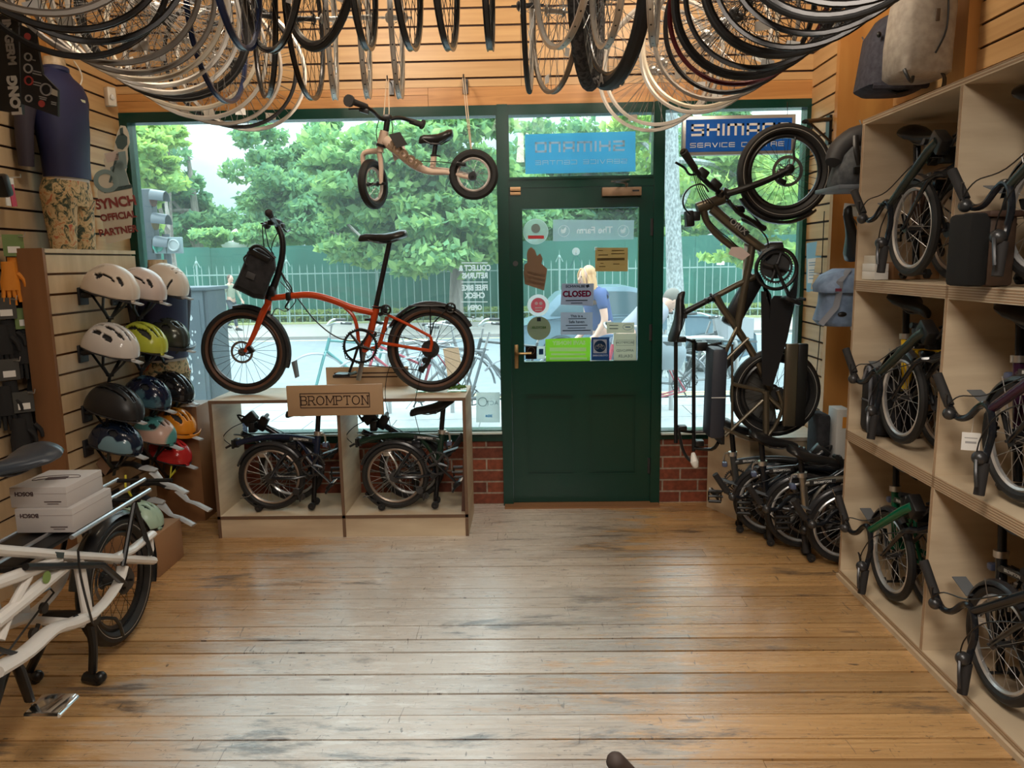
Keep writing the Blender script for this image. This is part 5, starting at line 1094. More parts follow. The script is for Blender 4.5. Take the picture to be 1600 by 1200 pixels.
# drivetrain
m_ = MB()
for k, r_2 in enumerate((.058, .05, .042, .034, .026)): m_.disc(wc+Vector((.035+.005*k, 0, 0)), (1, 0, 0), r_2, .003, 26)
m_.build('cassette', greymetal, wb, world=True)
m_ = MB(); m_.ring(wc+Vector((-.04, 0, 0)), (1, 0, 0), .08, 0, 36, 4, flat=(.012, .001)); m_.build('disc_rotor', M('rotor_steel'), wb, world=True)
bbp = Vector((XM, 2.02, .28))
MB().cyl(bbp-Vector((.07, 0, 0)), bbp+Vector((.07, 0, 0)), .085, n=24).build('drive_unit', black, wb, world=True)
m_ = MB(); toothed(m_, bbp+Vector((.085, 0, 0)), (1, 0, 0), .075, .005, 36); m_.build('chainring', greymetal, wb, world=True)
m_ = MB(); chain(m_, [X(-40, 1050, -1.66), X(15, 1015, -1.66), X(60, 955, -1.66), X(84, 926, -1.66), X(78, 919, -1.66), X(20, 950, -1.66), X(-30, 978, -1.66)], .0045); m_.build('chain', greymetal, wb, world=True)
cr0 = S(8, 1030, x=-1.60); cr1 = S(45, 1100, x=-1.57)
MB().tube([(bbp.x+.09, 2.06, .26), (-1.58, cr0.y+.0, cr0.z), (-1.565, cr1.y, cr1.z+.01)], [.020, .018, .014], 10, sm=3, flat=(1.3, .7)).build('crank', black, wb, world=True)
pc = S(50, 1103, x=-1.56); m_ = MB(); m_.box(pc+Vector((.06, 0, 0)), (.11, .10, .02), Matrix.Rotation(.1, 3, 'X'), .005); pedal(m_, pc, (1, 0, 0), (0, 1, 0), .115, .10); m_.build('pedal', chrome, wb, world=True)
MB().box(pc+Vector((.055, -.052, 0)), (.04, .004, .012)).build('pedal_reflector', M('amber_reflector', (.45, .10, .02), .25), wb, world=True)
# centre stand with two rubber feet
st = MB()
for (px, py, x0) in ((48, 1058, -.03), (146, 1060, .10)):
    ft = S(px, py, z=.02); tp = Vector((XM+.06 if px > 100 else XM-.08, 2.62, .27)); st.tube([tp, (ft+tp)/2+Vector((.01, 0, .02)), ft+Vector((0, 0, .03))], [.022, .016, .016], 10, sm=3)
    st.tube([ft+Vector((-.035, .01, .0)), ft+Vector((.03, -.01, .0))], .022, 10); st.ball(ft+Vector((.035, -.012, .012)), .022)
st.tube([(XM-.10, 2.62, .27), (XM+.09, 2.62, .27)], .03, 10).tube([(XM+.06, 2.60, .27), (XM+.10, 2.72, .22), (XM+.09, 2.78, .12)], .007, 6, sm=3)
st.build('centre_stand', black, wb, world=True)
cbm = MB(); cbm.tube([X(-10, 1010), X(10, 1018), X(45, 1022), X(75, 1000), X(95, 985), X(120, 962)], .0075, 6, sm=5)
cbm.tube([X(122, 860, XN+.04), X(126, 900, XN+.04), X(138, 950, XN+.04), X(145, 975, XN+.03)], .004, 6, sm=4); cbm.build('cables', black, wb, world=True)
MB().tube([X(60, 975, XM), X(55, 990, XM), X(50, 1000, XM), X(66, 985, XM)], .008, 6).disc(X(68, 950, XM), (1, 0, 0), .02, .012, 14).disc(X(52, 990, XM), (1, 0, 0), .02, .012, 14).build('chain_tensioner', greymetal, wb, world=True)
# seat post and saddle close to the camera
MB().cyl((XM, 2.17, .78), (XM, 2.26, 1.02), .0165).box((XM, 2.185, .80), (.05, .05, .03), None, .006).build('seat_post', black, wb, world=True)
sp_ = S(20, 722, x=-1.70)
saddle(wb, (-1.70, sp_.y, sp_.z+.02), (-.25, -1, -.05), (0, 0, 1), .28, .20, mat=M('blue_black_vinyl', (.03, .04, .055), .35))
MB().tube([(XM-.30, 1.30, 1.05), (XM-.1, 1.28, 1.06), (XM+.1, 1.28, 1.06), (XM+.30, 1.30, 1.05)], .014, 8).cyl((XM, 1.34, .9), (XM, 1.28, 1.06), .018).build('handlebar', black, wb, world=True)
# cartons on the rack
bx = M('carton_pale', (.50, .46, .44), .75); bxd = M('carton_print', (.06, .03, .03), .7); bxs = M('carton_side', (.40, .35, .33), .75)
def carton(name, lab, x0, x1, y0, y1, z0, z1, mirror=True):
    r = thing(name, lab, 'box', ((x0+x1)/2, (y0+y1)/2, z0))
    MB().bb(x0, x1, y0, y1, z0, z1, .0015).build('carton', bx, r, world=True)
    MB().bb(x0-.0005, x1+.0005, y0-.0008, y1+.0008, z1-.024, z1-.022).build('lid_line', bxs, r, world=True)
    h_ = z1-z0
    Tm = Matrix.Translation((x0+.05, y0-.001, z1-.023)) @ Matrix.Rotation(rad(90), 4, 'X') @ Matrix.Rotation(PI, 4, 'Z')
    text('box_lettering', 'BOSCH', .020, bxd, Tm, r, bold=.0006)
    cx = x1-.05
    MB().bb(cx-.03, cx+.03, y0-.0014, y0-.0004, z0+.019, z0+.022).bb(cx-.02, cx+.02, y0-.0014, y0-.0004, z0+.012, z0+.0138).build('box_print', bxd, r, world=True)
    d = MB(); c = Vector(((x0+x1)/2-.0, (y0+y1)/2, z1+.0008))
    d.box(c, (.07, .035, .0008), Matrix.Rotation(.2, 3, 'Z')); d.tube([c+Vector((-.03, 0, 0)), c+Vector((-.07, -.03, 0)), c+Vector((-.075, .01, 0)), c+Vector((-.03, .03, 0)), c+Vector((.05, .04, 0)), c+Vector((.075, .01, 0)), c+Vector((.03, .0, 0))], .0012, 4, sm=5); d.build('charger_drawing', bxd, r, world=True)
    return r
za = zt+.004
carton('charger_box', 'lower of two pale grey charger cartons on the white cargo bicycle rack', -1.775, -1.575, 2.49, 2.74, za, za+.085)
carton('charger_box', 'upper of two pale grey charger cartons on the white cargo bicycle rack', -1.795, -1.597, 2.505, 2.73, za+.0855, za+.158)
# ================================================================ wheels hung from the ceiling rails
rail = tag(MB().tube([(-2.0, 1.6, 2.98), (-1.55, 4.35, 2.98)], .015, 8).tube([(-1.9, 1.6, 2.98), (-1.9, 1.6, 3.2)], .01, 6).tube([(-1.55, 4.3, 2.98), (-1.55, 4.3, 3.2)], .01, 6).build('wheel_rail', greymetal), 'long dark steel rail under the ceiling carrying the left row of wheels', 'rail')
tag(MB().tube([(1.05, 1.9, 2.98), (.68, 4.4, 2.98)], .015, 8).tube([(1.03, 2.0, 2.98), (1.03, 2.0, 3.2)], .01, 6).tube([(.69, 4.3, 2.98), (.69, 4.3, 3.2)], .01, 6).build('wheel_rail', greymetal), 'long dark steel rail under the ceiling carrying the right row of wheels', 'rail')
tag(MB().tube([(-1.35, 3.42, 2.98), (.60, 3.42, 2.98)], .015, 8).tube([(-1.0, 3.42, 2.98), (-1.0, 3.42, 3.2)], .01, 6).tube([(.5, 3.42, 2.98), (.5, 3.42, 3.2)], .01, 6).build('wheel_rail', greymetal), 'far cross rail under the ceiling carrying the centre wheels nearest the window', 'rail')
tag(MB().tube([(-1.15, 2.64, 2.98), (.75, 2.64, 2.98)], .015, 8).tube([(-1.0, 2.64, 2.98), (-1.0, 2.64, 3.2)], .01, 6).tube([(.5, 2.64, 2.98), (.5, 2.64, 3.2)], .01, 6).build('wheel_rail', greymetal), 'near cross rail under the ceiling carrying the centre wheels closest to the camera', 'rail')
rims = {'silver': M('anodised_silver_rim', (.52, .48, .43), .33, .55), 'grey': M('worn_grey_rim', (.22, .19, .16), .4, .5), 'black': M('black_anodised_rim', (.022, .02, .02), .25, .4),
        'cream': M('champagne_rim', (.62, .54, .42), .35, .4), 'red': M('dark_red_rim', (.10, .012, .016), .25, .4), 'blue': M('blue_rim', (.015, .03, .10), .3, .3)}
protos = {}
def hang_wheel_proto(style):
    kind, R, tr = {'silver': ('rim', .315, 0), 'grey': ('rim', .315, 0), 'black': ('rim', .315, 0), 'cream': ('rim', .315, 0), 'red': ('rim', .315, 0), 'blue': ('rim', .315, 0),
                   'tyred': ('tyre', .335, .0105), 'fat': ('tyre', .345, .027), 'fatlogo': ('tyre', .345, .029), 'silver_tyred': ('tyre', .335, .0105)}[style]
    r = thing('hanging_wheel', 'x', 'wheel', (0, 0, 0))  # each object is one single hanging wheel
    Rr = R if kind == 'rim' else R-2*tr+.004
    rm_ = rims.get(style, rims['black'] if style != 'silver_tyred' else rims['silver'])
    # box-section rim with a hollow bed
    rb = MB(); c = Vector((0, 0, R)); n = 56; sec = [(0, -.0105), (.0, -.008), (-.004, -.006), (-.004, .006), (0, .008), (0, .0105), (-.011, .0095), (-.018, .003), (-.018, -.003), (-.011, -.0095)]; vs = []
    for i in range(n):
        a = 2*PI*i/n; d = Vector((math.cos(a), 0, math.sin(a))); vs += [c+d*(Rr+s_)+Vector((0, w_, 0)) for s_, w_ in sec]
    k_ = len(sec); rb.add(vs, [(i*k_+j, ((i+1) % n)*k_+j, ((i+1) % n)*k_+(j+1) % k_, i*k_+(j+1) % k_) for i in range(n) for j in range(k_)])
    rb.build('rim', rm_, r)
    if kind == 'rim' and style in ('silver', 'cream'):
        hb2 = MB()
        for i in range(32): a = 2*PI*i/32; d = Vector((math.cos(a), 0, math.sin(a))); hb2.tube([c+d*(Rr-.0045), c+d*(Rr-.0035)], .0035, 6)
        hb2.build('spoke_hole', black, r)
    sp = MB(); spokes(sp, c, (0, 1, 0), Rr-.02, 32, .017, .03, .0012); sp.build('spokes', spokeb if style in ('black', 'tyred', 'red') else spokem, r)
    MB().tube([c+Vector((0, v, 0)) for v in (-.065, -.045, -.044, -.036, -.03, 0, .03, .036, .044, .045, .065)], [.005, .005, .012, .022, .012, .010, .012, .022, .012, .005, .005], 12).build('hub', silver if style in ('silver', 'cream', 'grey') else greymetal, r)
    if kind == 'tyre':
        MB().ring(c, (0, 1, 0), R-tr, tr, 56, 10).build('tyre', rubber if style != 'fat' else noisy(M('knobbly_rubber', rough=.85), (.01, .01, .01), (.045, .04, .04), (60, 60, 60), 2, .45, .55, .9), r)
    return r
TAGM = M('grey_tag_card', (.46, .42, .36), .7)
def hang(px, py, head, style, lab, grp, z=2.23, tagc=None, lean=0.0, roll=0.0):
    p = S(px, py, z=z); base = (p.x, p.y, z)
    # wheel local plane XZ; heading = angle of +X of the wheel from +y towards +x
    rz = rad(90-head)
    if style not in protos:
        protos[style] = hang_wheel_proto(style); r = protos[style]
        r.location = base; r.rotation_euler = (rad(lean), 0, rz); r['label'] = lab; r['group'] = grp
    else: r = clone(protos[style], base, (rad(lean), 0, rz), lab, grp)
    R = .315
    if tagc:
        a = rad(tagc); MB().box((math.cos(a)*.26, .006, R+math.sin(a)*.26), (.032, .002, .05), Matrix.Rotation(a*.3, 3, 'Y')).build('price_tag', TAGM if tagc % 2 else paper, r)
    # hook between rail and wheel top
    return r
random.seed(12)
GL, GR, GC, GD = 'wheels hanging from the left ceiling rail', 'wheels hanging from the right ceiling rail', 'wheels hanging from the far cross rail', 'wheels hanging from the near cross rail'
Ldat = [(62, 25, 'grey'), (97, 50, 'black'), (138, 69, 'black'), (172, 102, 'grey'), (203, 117, 'grey'), (236, 137, 'silver'), (256, 148, 'silver'), (272, 159, 'tyred'), (297, 173, 'cream'), (316, 187, 'silver'), (370, 201, 'black'), (388, 205, 'silver'), (118, 92, 'black'), (345, 196, 'grey'), (222, 128, 'cream')]
Ld2 = sorted(Ldat, key=lambda d: d[1]); words = ['nearest the camera', 'second', 'third', 'fourth', 'fifth', 'sixth', 'seventh', 'eighth', 'ninth', 'tenth', 'eleventh', 'twelfth', 'thirteenth', 'fourteenth', 'fifteenth']
SN = {'grey': 'worn grey-rimmed wheel', 'tyred': 'black wheel with a thin tyre', 'silver': 'bare silver-rimmed wheel', 'cream': 'champagne-rimmed wheel', 'black': 'bare black-rimmed wheel', 'red': 'dark red-rimmed wheel', 'blue': 'blue-rimmed wheel', 'fat': 'wheel with a fat knobbly tyre', 'fatlogo': 'wheel with a fat tyre bearing pale letters', 'silver_tyred': 'silver wheel with a thin tyre'}
for i, (px, py, st_) in enumerate(Ld2):
    hang(px, py, 66+random.uniform(-5, 6), st_, '%s, %s in the left overhead row' % (SN[st_], words[i] if i == 0 else words[i]+' from the camera'), GL, 2.23, 200+int(random.random()*140) if i % 2 == 0 else None, random.uniform(-3, 3))
Rdat = [(1022, 206, 'silver'), (1033, 197, 'silver'), (1096, 178, 'silver'), (1104, 170, 'cream'), (1128, 158, 'grey'), (1147, 147, 'black'), (1162, 134, 'red'), (1178, 125, 'tyred'), (1197, 109, 'black'), (1234, 91, 'tyred'), (1256, 77, 'black'), (1290, 55, 'black'), (1315, 35, 'tyred'), (1342, 9, 'black')]
for i, (px, py, st_) in enumerate(sorted(Rdat, key=lambda d: d[1])):
    hang(px, py, -62+random.uniform(-4, 4), st_, '%s, %s in the right overhead row' % (SN[st_], words[i] if i == 0 else words[i]+' from the camera'), GR, 2.23, 200+int(random.random()*140) if i % 2 else None, random.uniform(-3, 3))
def edge(px, py, dd, st_, lab, grp, near, z=2.23):
    p = S(px, py, z=z); base_ = math.degrees(math.atan2(p.x, p.y)); return hang(px, py, base_+dd, st_, lab, grp, z, 230 if near else None)
for (px, py, dd, st_, lab) in ((420, 152, -8, 'black', 'bare black-rimmed wheel, leftmost in the far cross row'), (484, 155, 13, 'black', 'bare black-rimmed wheel showing as an open oval in the far cross row'),
        (523, 155, 3, 'silver', 'edge-on silver rim, leftmost of the three slim ones over the window'), (574, 153, 3.5, 'silver', 'edge-on silver rim, middle of the three slim ones over the window'), (624, 153, 4, 'silver', 'edge-on silver rim, right of the three slim ones over the window'),
        (826, 145, 3, 'silver_tyred', 'edge-on silver wheel with a thin tyre above the door, far row'), (868, 145, -18, 'grey', 'grey rim showing as an open oval above the door, far row'), (918, 141, 9, 'fat', 'fat knobbly tyre wheel hanging above the transom window'),
        (958, 139, -22, 'fatlogo', 'fat tyre with pale letters on its side above the transom window'), (350, 160, 20, 'blue', 'blue-rimmed wheel among the left rims, far cross rail')):
    o = edge(px, py, dd, st_, lab, GC, px in (420, 868))
    if st_ == 'fatlogo':
        text('tyre_lettering', 'USA', .06, M('tyre_letters', (.40, .36, .32), .6), Matrix.Translation((.02, -.0305, .030)) @ Matrix.Rotation(rad(90), 4, 'X'), o, bold=.002, world=False, xs=1.3)
        text('tyre_lettering', 'USA', .06, M('tyre_letters'), Matrix.Translation((.10, .0305, .045)) @ Matrix.Rotation(PI, 4, 'Z') @ Matrix.Rotation(rad(90), 4, 'X'), o, bold=.002, world=False, xs=1.3)
for (px, py, dd, st_, lab) in ((432, 80, -18, 'black', 'bare black-rimmed wheel in the near cross row, leftmost'), (505, 78, -23, 'tyred', 'black thin-tyred wheel showing as a wide oval in the near cross row'),
        (571, 75, 8, 'black', 'narrow black rim in the near cross row, third from left'), (640, 76, 8.5, 'black', 'narrow black rim in the near cross row, fourth from left'), (699, 76, 7.5, 'black', 'narrow black rim in the near cross row, fifth from left'), (765, 76, 2.5, 'black', 'edge-on black rim alone left of the door, near cross row'),
        (880, 73, -18, 'silver', 'silver rim as a wide oval above the door, near cross row'), (950, 72, -11, 'silver', 'silver rim as a narrow oval above the door, near cross row'), (1020, 70, 3, 'silver', 'edge-on silver rim at the right end of the near cross row'), (376, 75, 14, 'blue', 'blue-rimmed wheel, far left of the near cross row')):
    edge(px, py, dd, st_, lab, GD, True)
# orange reflectors and yellow card on wheels
# ================================================================ helmets on the slatted unit
def in_poly(u, v, vents):
    for (u0, v0, u1, v1, w) in vents:
        dx, dy = u1-u0, v1-v0; L2 = dx*dx+dy*dy; t = max(0, min(1, ((u-u0)*dx+(v-v0)*dy)/L2)) if L2 else 0
        if math.hypot(u-u0-dx*t, v-v0-dy*t) < 1.4*w*(1-.35*abs(t-.5)*2): return True
    return False
liner = M('helmet_liner', (.02, .02, .022), .7)
def helmet(name, lab, shellm, vents, size=(.142, .105, .135), peak=False, lip=None, second=None, smooth_tail=1.0):
    """front along +x, brim at z=0; vents are capsules in (azimuth-like u along length, v across) of the top plan"""
    r = thing(name, lab, 'helmet', (0, 0, 0), (0, 0, 0), 'bicycle helmets on the slatted unit')
    def shell(sx, sy, sz, cut):
        mb = MB(); nu, nv = 104, 60; vs = []; idx = {}
        for i in range(nu+1):
            t = PI*i/nu                                   # front (0) to back (pi)
            for j in range(nv+1):
                s_ = PI*j/nv                              # left brim to right brim, over the top
                x = math.cos(t)*sx; rr = max(0.0, math.sin(t))**.85
                y = -math.cos(s_)*sy*rr*(1.0-.10*math.cos(t)); z = (max(0.0, math.sin(s_))**.9)*sz*rr
                z -= .022*max(0, -math.cos(t))**1.5 * (abs(math.cos(s_)))   # tail drops
                z += .018*max(0, math.cos(t))*(abs(math.cos(s_))) 
                vs.append((x, y, z))
        fs = []; mi = []
        for i in range(nu):
            for j in range(nv):
                u = vs[i*(nv+1)+j][0]/sx; v = vs[i*(nv+1)+j][1]/sy
                if cut and 0 < i < nu-1 and vs[i*(nv+1)+j][2] > .02 and in_poly(u, abs(v), vents): continue
                fs.append((i*(nv+1)+j, (i+1)*(nv+1)+j, (i+1)*(nv+1)+j+1, i*(nv+1)+j+1))
        mb.add(vs, fs); return mb
    s = shell(*size, True); o = s.build('shell', shellm, r, sharp=60)
    md = o.modifiers.new('thick', 'SOLIDIFY'); md.thickness = .012; md.offset = -1
    shell(size[0]*.90, size[1]*.89, size[2]*.88, False).build('inner_shell', liner, r)
    MB().tube([(size[0]*.99*math.cos(a), size[1]*1.0*math.sin(a)*(1-.1*math.cos(a)), .018*max(0, math.cos(a))*abs(math.sin(a))-.02*max(0, -math.cos(a))**1.5) for a in [2*PI*k/36 for k in range(36)]], .0045, 6, closed=True).build('edge_trim', lip or liner, r)
    st = MB()
    for s_ in (-1, 1):
        st.tube([(.05, s_*.085, .0), (.03, s_*.06, -.07), (.02, s_*.01, -.13)], .005, 6, flat=(1.8, .5)).tube([(-.06, s_*.085, 0), (-.0, s_*.07, -.05), (.02, s_*.01, -.13)], .005, 6, flat=(1.8, .5))
    st.tube([(.02, .0, -.125), (.02, 0, -.17)], .006, 6, flat=(1.8, .6)).box((.02, 0, -.13), (.02, .03, .012)); st.build('strap', black, r)
    MB().box((-.115, 0, -.02), (.03, .07, .05), None, .01).build('fit_dial', black, r)
    if peak: MB().arcband((.02, 0, .012), (0, 0, 1), (1, 0, 0), size[0]*1.02, .02, .004, rad(-48), rad(48), 16, 0).build('peak', black if peak == 1 else shellm, r)
    return r
gl = dict(rough=.18)
hw = M('helmet_matt_white', (.66, .57, .48), .35); hpink = M('helmet_warm_white', (.60, .50, .46), .3); hgl = M('helmet_gloss_white', (.62, .58, .55), .12)
hyel = M('helmet_lime_yellow', (.46, .50, .05), .25); hdk = M('helmet_graphite', (.055, .06, .05), .2, .4); hbl = M('helmet_gloss_black', (.01, .01, .012), .08)
hnavy = noisy(M('helmet_navy_print', rough=.15), (.008, .012, .035), (.05, .12, .16), (14, 14, 14), 3, .52, .60); hmb = M('helmet_matt_black', (.012, .012, .014), .4)
hshark = noisy(M('helmet_shark_print', rough=.15), (.008, .015, .035), (.16, .28, .34), (7, 7, 7), 2, .56, .58); hteal = noisy(M('helmet_teal_coral', rough=.25), (.10, .34, .33), (.60, .40, .33), (4, 4, 6), 1, .48, .52)
horg = M('helmet_orange', (.80, .28, .02), .25); hred = noisy(M('helmet_red', rough=.15), (.42, .015, .02), (.60, .03, .03), (8, 8, 8), 2); hmint = M('helmet_mint', (.42, .60, .48), .3)
V_many = [(.72, .0, .45, .0, .06), (.35, .0, -.05, .0, .065), (-.2, 0, -.6, 0, .065), (.65, .30, .38, .36, .07), (.25, .36, -.1, .38, .075), (-.25, .36, -.6, .34, .07), (.45, .68, .15, .74, .06), (.0, .74, -.35, .72, .06)]
V_lime = [(.70, .12, .15, .22, .075), (.60, .50, .1, .60, .10), (-.05, .62, -.4, .60, .09), (-.0, .2, -.45, .2, .08), (-.65, .2, -.8, .2, .05)]
V_city = [(.55, .62, -.2, .80, .028), (.05, .78, -.05, .80, .08), (-.55, .66, -.2, .42, .035), (.75, .42, .55, .46, .06)]
V_slots = [(.50, .10, .50, .24, .022), (.28, .10, .28, .24, .022), (.06, .10, .06, .24, .022), (-.16, .10, -.16, .24, .022), (.66, .5, .66, .70, .028)]
V_road = [(.7, .05, .1, .08, .05), (.0, .08, -.6, .08, .05), (.6, .35, -.0, .45, .045), (-.1, .45, -.6, .42, .045)]
V_kid = [(.5, .15, .25, .2, .08), (.35, .6, .12, .65, .09), (-.15, .5, -.4, .5, .09), (-.1, .1, -.35, .1, .07)]
hold = M('pale_grey_plastic', (.42, .43, .44), .4); holdd = M('black_bracket', (.02, .02, .022), .45)
def holder(P, lab, length=.25, empty=False):
    r = thing('helmet_holder', lab, 'bracket', (HX, P.y, P.z-.06), (0, 0, 0), 'helmet holders on the slatted unit')
    MB().bb(HX+.001, HX+.014, P.y-.04, P.y+.04, P.z-.06, P.z+.03, .004).build('wall_plate', holdd, r, world=True)
    MB().tube([(HX+.01, P.y, P.z-.01), (P.x-.02, P.y, P.z-.005), (P.x+.06, P.y-.03, P.z-.03)], [.035, .028, .020], 10, sm=3, flat=(1, .5)).build('arm', holdd, r, world=True)
    a = Vector((P.x+.115, P.y-.04, P.z-.040)); 
    if not empty: b_ = a+Vector((.085, -.03, -.02)); MB().tube([a, b_], [.024, .020], 8, flat=(1.0, .28)).build('rest', hold, r, world=True)
    else:
        MB().tube([a, a+Vector((.06, -.02, -.055)), a+Vector((.12, -.04, -.065)), a+Vector((.20, -.06, -.10))], [.028, .016, .020, .022], 8, flat=(1.1, .30)).build('rest', hold, r, world=True)
        MB().tube([a+Vector((-.06, .02, .02)), a+Vector((0, 0, .012)), a+Vector((.02, 0, .008))], [.034, .028, .02], 8, flat=(1.1, .3)).build('pad', hold, r, world=True)
    return r
HR = []
def put(px, py, args, yaw=-22, pitch=20, x=-2.12, roll=0, sc=1.0):
    name, lab, shm, v, kw = args; P = S(px, py, x=x)
    r = helmet(name, lab, shm, v, **kw); r.location = (P.x, P.y, P.z-.05); r.rotation_euler = (rad(roll), rad(pitch), rad(yaw)); r.scale = (sc, sc, sc)
    holder(Vector((P.x-.02, P.y+.01, P.z-.05)), 'grey-tipped holder under the %s' % lab.split(',')[0])
N_ = 'bicycle_helmet'
put(172, 442, (N_, 'matt white city helmet with curved side vent, nearest in the top row', hw, V_city, dict(size=(.155, .11, .145))))
put(219, 445, (N_, 'warm white city helmet, second in the top row', hpink, V_city, dict(size=(.150, .108, .145))))
put(256, 438, (N_, 'round white skate helmet with four short slots, third in the top row', hw, V_slots, dict(size=(.145, .115, .15))), pitch=24)
put(172, 532, (N_, 'gloss white helmet with many vents, nearest in the second row', hgl, V_many, dict(size=(.155, .11, .14))))
put(222, 527, (N_, 'lime yellow helmet, second in the second row', hyel, V_lime, dict(size=(.145, .105, .135))))
put(260, 520, (N_, 'glossy graphite helmet with black peak, third in the second row', hdk, V_kid, dict(size=(.14, .105, .14), peak=1)))
put(178, 626, (N_, 'matt black road helmet, nearest in the third row', hmb, V_road, dict(size=(.165, .11, .135))))
put(228, 612, (N_, 'navy and teal patterned helmet, second in the third row', hnavy, V_kid, dict(size=(.145, .105, .14))))
put(266, 602, (N_, 'gloss black helmet with sparkling highlights, third in the third row', hbl, V_many, dict(size=(.15, .105, .135))))
put(180, 680, (N_, 'dark blue child helmet with light shark print, nearest in the fourth row', hshark, V_kid, dict(size=(.145, .105, .125))))
put(240, 669, (N_, 'teal and coral child helmet, second in the fourth row', hteal, V_kid, dict(size=(.13, .10, .12))))
put(273, 656, (N_, 'orange helmet with short peak, third in the fourth row', horg, V_lime, dict(size=(.125, .10, .125), peak=2)))
put(264, 700, (N_, 'glossy red child helmet hanging below the orange one', hred, V_kid, dict(size=(.14, .10, .115))))
hm_ = helmet(N_, 'mint green child helmet lying low behind the white cargo bicycle', hmint, V_kid, size=(.13, .10, .12)); P = S(215, 800, y=3.75); hm_.location = (P.x, 3.75, P.z-.06); hm_.rotation_euler = (0, rad(12), rad(-15))
tag(MB().bb(P.x-.16, P.x+.15, 3.62, 3.90, 0, P.z-.085, .002).build('carton', kraft), 'brown cardboard carton on the floor under the mint green helmet', 'box')
for (px, py, lab) in ((250, 745, 'empty black and grey helmet holder, upper one below the shark print helmet'), (290, 775, 'empty black and grey helmet holder, lowest near the window'), (262, 795, 'empty black and grey helmet holder nearest the floor')):
    P = S(px-22, py-22, x=-2.06); holder(Vector((-2.12, P.y, P.z)), lab, empty=True)
P = S(163, 726, x=-2.20); c_ = MB(); s_ = .058; c_.prism([P+Vector((0, 0, s_)), P+Vector((s_*.9, -s_*.3, 0)), P+Vector((0, 0, -s_)), P+Vector((-s_*.9, s_*.3, 0))], (-.001, -.002, 0))
dc = thing('swing_tag', 'brown diamond-shaped card tag hanging under the shark print helmet', 'tag', P); c_.build('card', M('brown_card', (.30, .19, .13), .7), dc, world=True)
MB().tube([P+Vector((0, 0, s_)), P+Vector((.01, 0, .12))], .001, 4).build('string', black, dc, world=True)
tag(MB().tube([S(196, 742, x=-2.1), S(196, 760, x=-2.1), S(205, 775, x=-2.1)], .006, 6).tube([S(268, 728, x=-2.08), S(266, 745, x=-2.08), S(274, 735, x=-2.08)], .007, 6, flat=(1.5, .5)).build('yellow_strap', M('yellow_webbing', (.75, .68, .05), .6)), 'bright yellow webbing strap dangling below the red helmet', 'strap')

# ================================================================ mannequins
navy = noisy(M('navy_jersey', rough=.6), (.010, .012, .055), (.018, .022, .085), (3, 3, 3), 3)
floral = M('floral_print_fabric', rough=.7); t = floral.node_tree; L = t.links.new
geo = N(t, 'ShaderNodeTexCoord'); n1 = N(t, 'ShaderNodeTexNoise', Scale=16.0, Detail=6.0, Roughness=.7, Distortion=1.5); r1 = N(t, 'ShaderNodeValToRGB'); e = r1.color_ramp.elements
e[0].position = .40; e[0].color = (.03, .05, .035, 1); e[1].position = .64; e[1].color = (.50, .12, .07, 1)
for p_, c_ in ((.44, (.16, .15, .08)), (.475, (.50, .36, .17)), (.535, (.60, .46, .27)), (.59, (.46, .24, .08))): k = e.new(p_); k.color = (*c_, 1)
L(geo.outputs['Object'], n1.inputs['Vector']); L(n1.outputs[0], r1.inputs[0]); L(r1.outputs[0], t.nodes['Principled BSDF'].inputs['Base Color'])
skinm = noisy(M('mannequin_shell', rough=.5), (.30, .20, .10), (.62, .48, .32), (20, 20, 20), 4)
def ell(cx, cy, z, a, b, n=20, p=2.3, rot=0.0):
    out = []
    for k in range(n):
        t_ = 2*PI*k/n; c, s = math.cos(t_), math.sin(t_); x = a*abs(c)**(2/p)*(1 if c >= 0 else -1); y = b*abs(s)**(2/p)*(1 if s >= 0 else -1)
        out.append(Vector((cx+x*math.cos(rot)-y*math.sin(rot), cy+x*math.sin(rot)+y*math.cos(rot), z)))
    return out
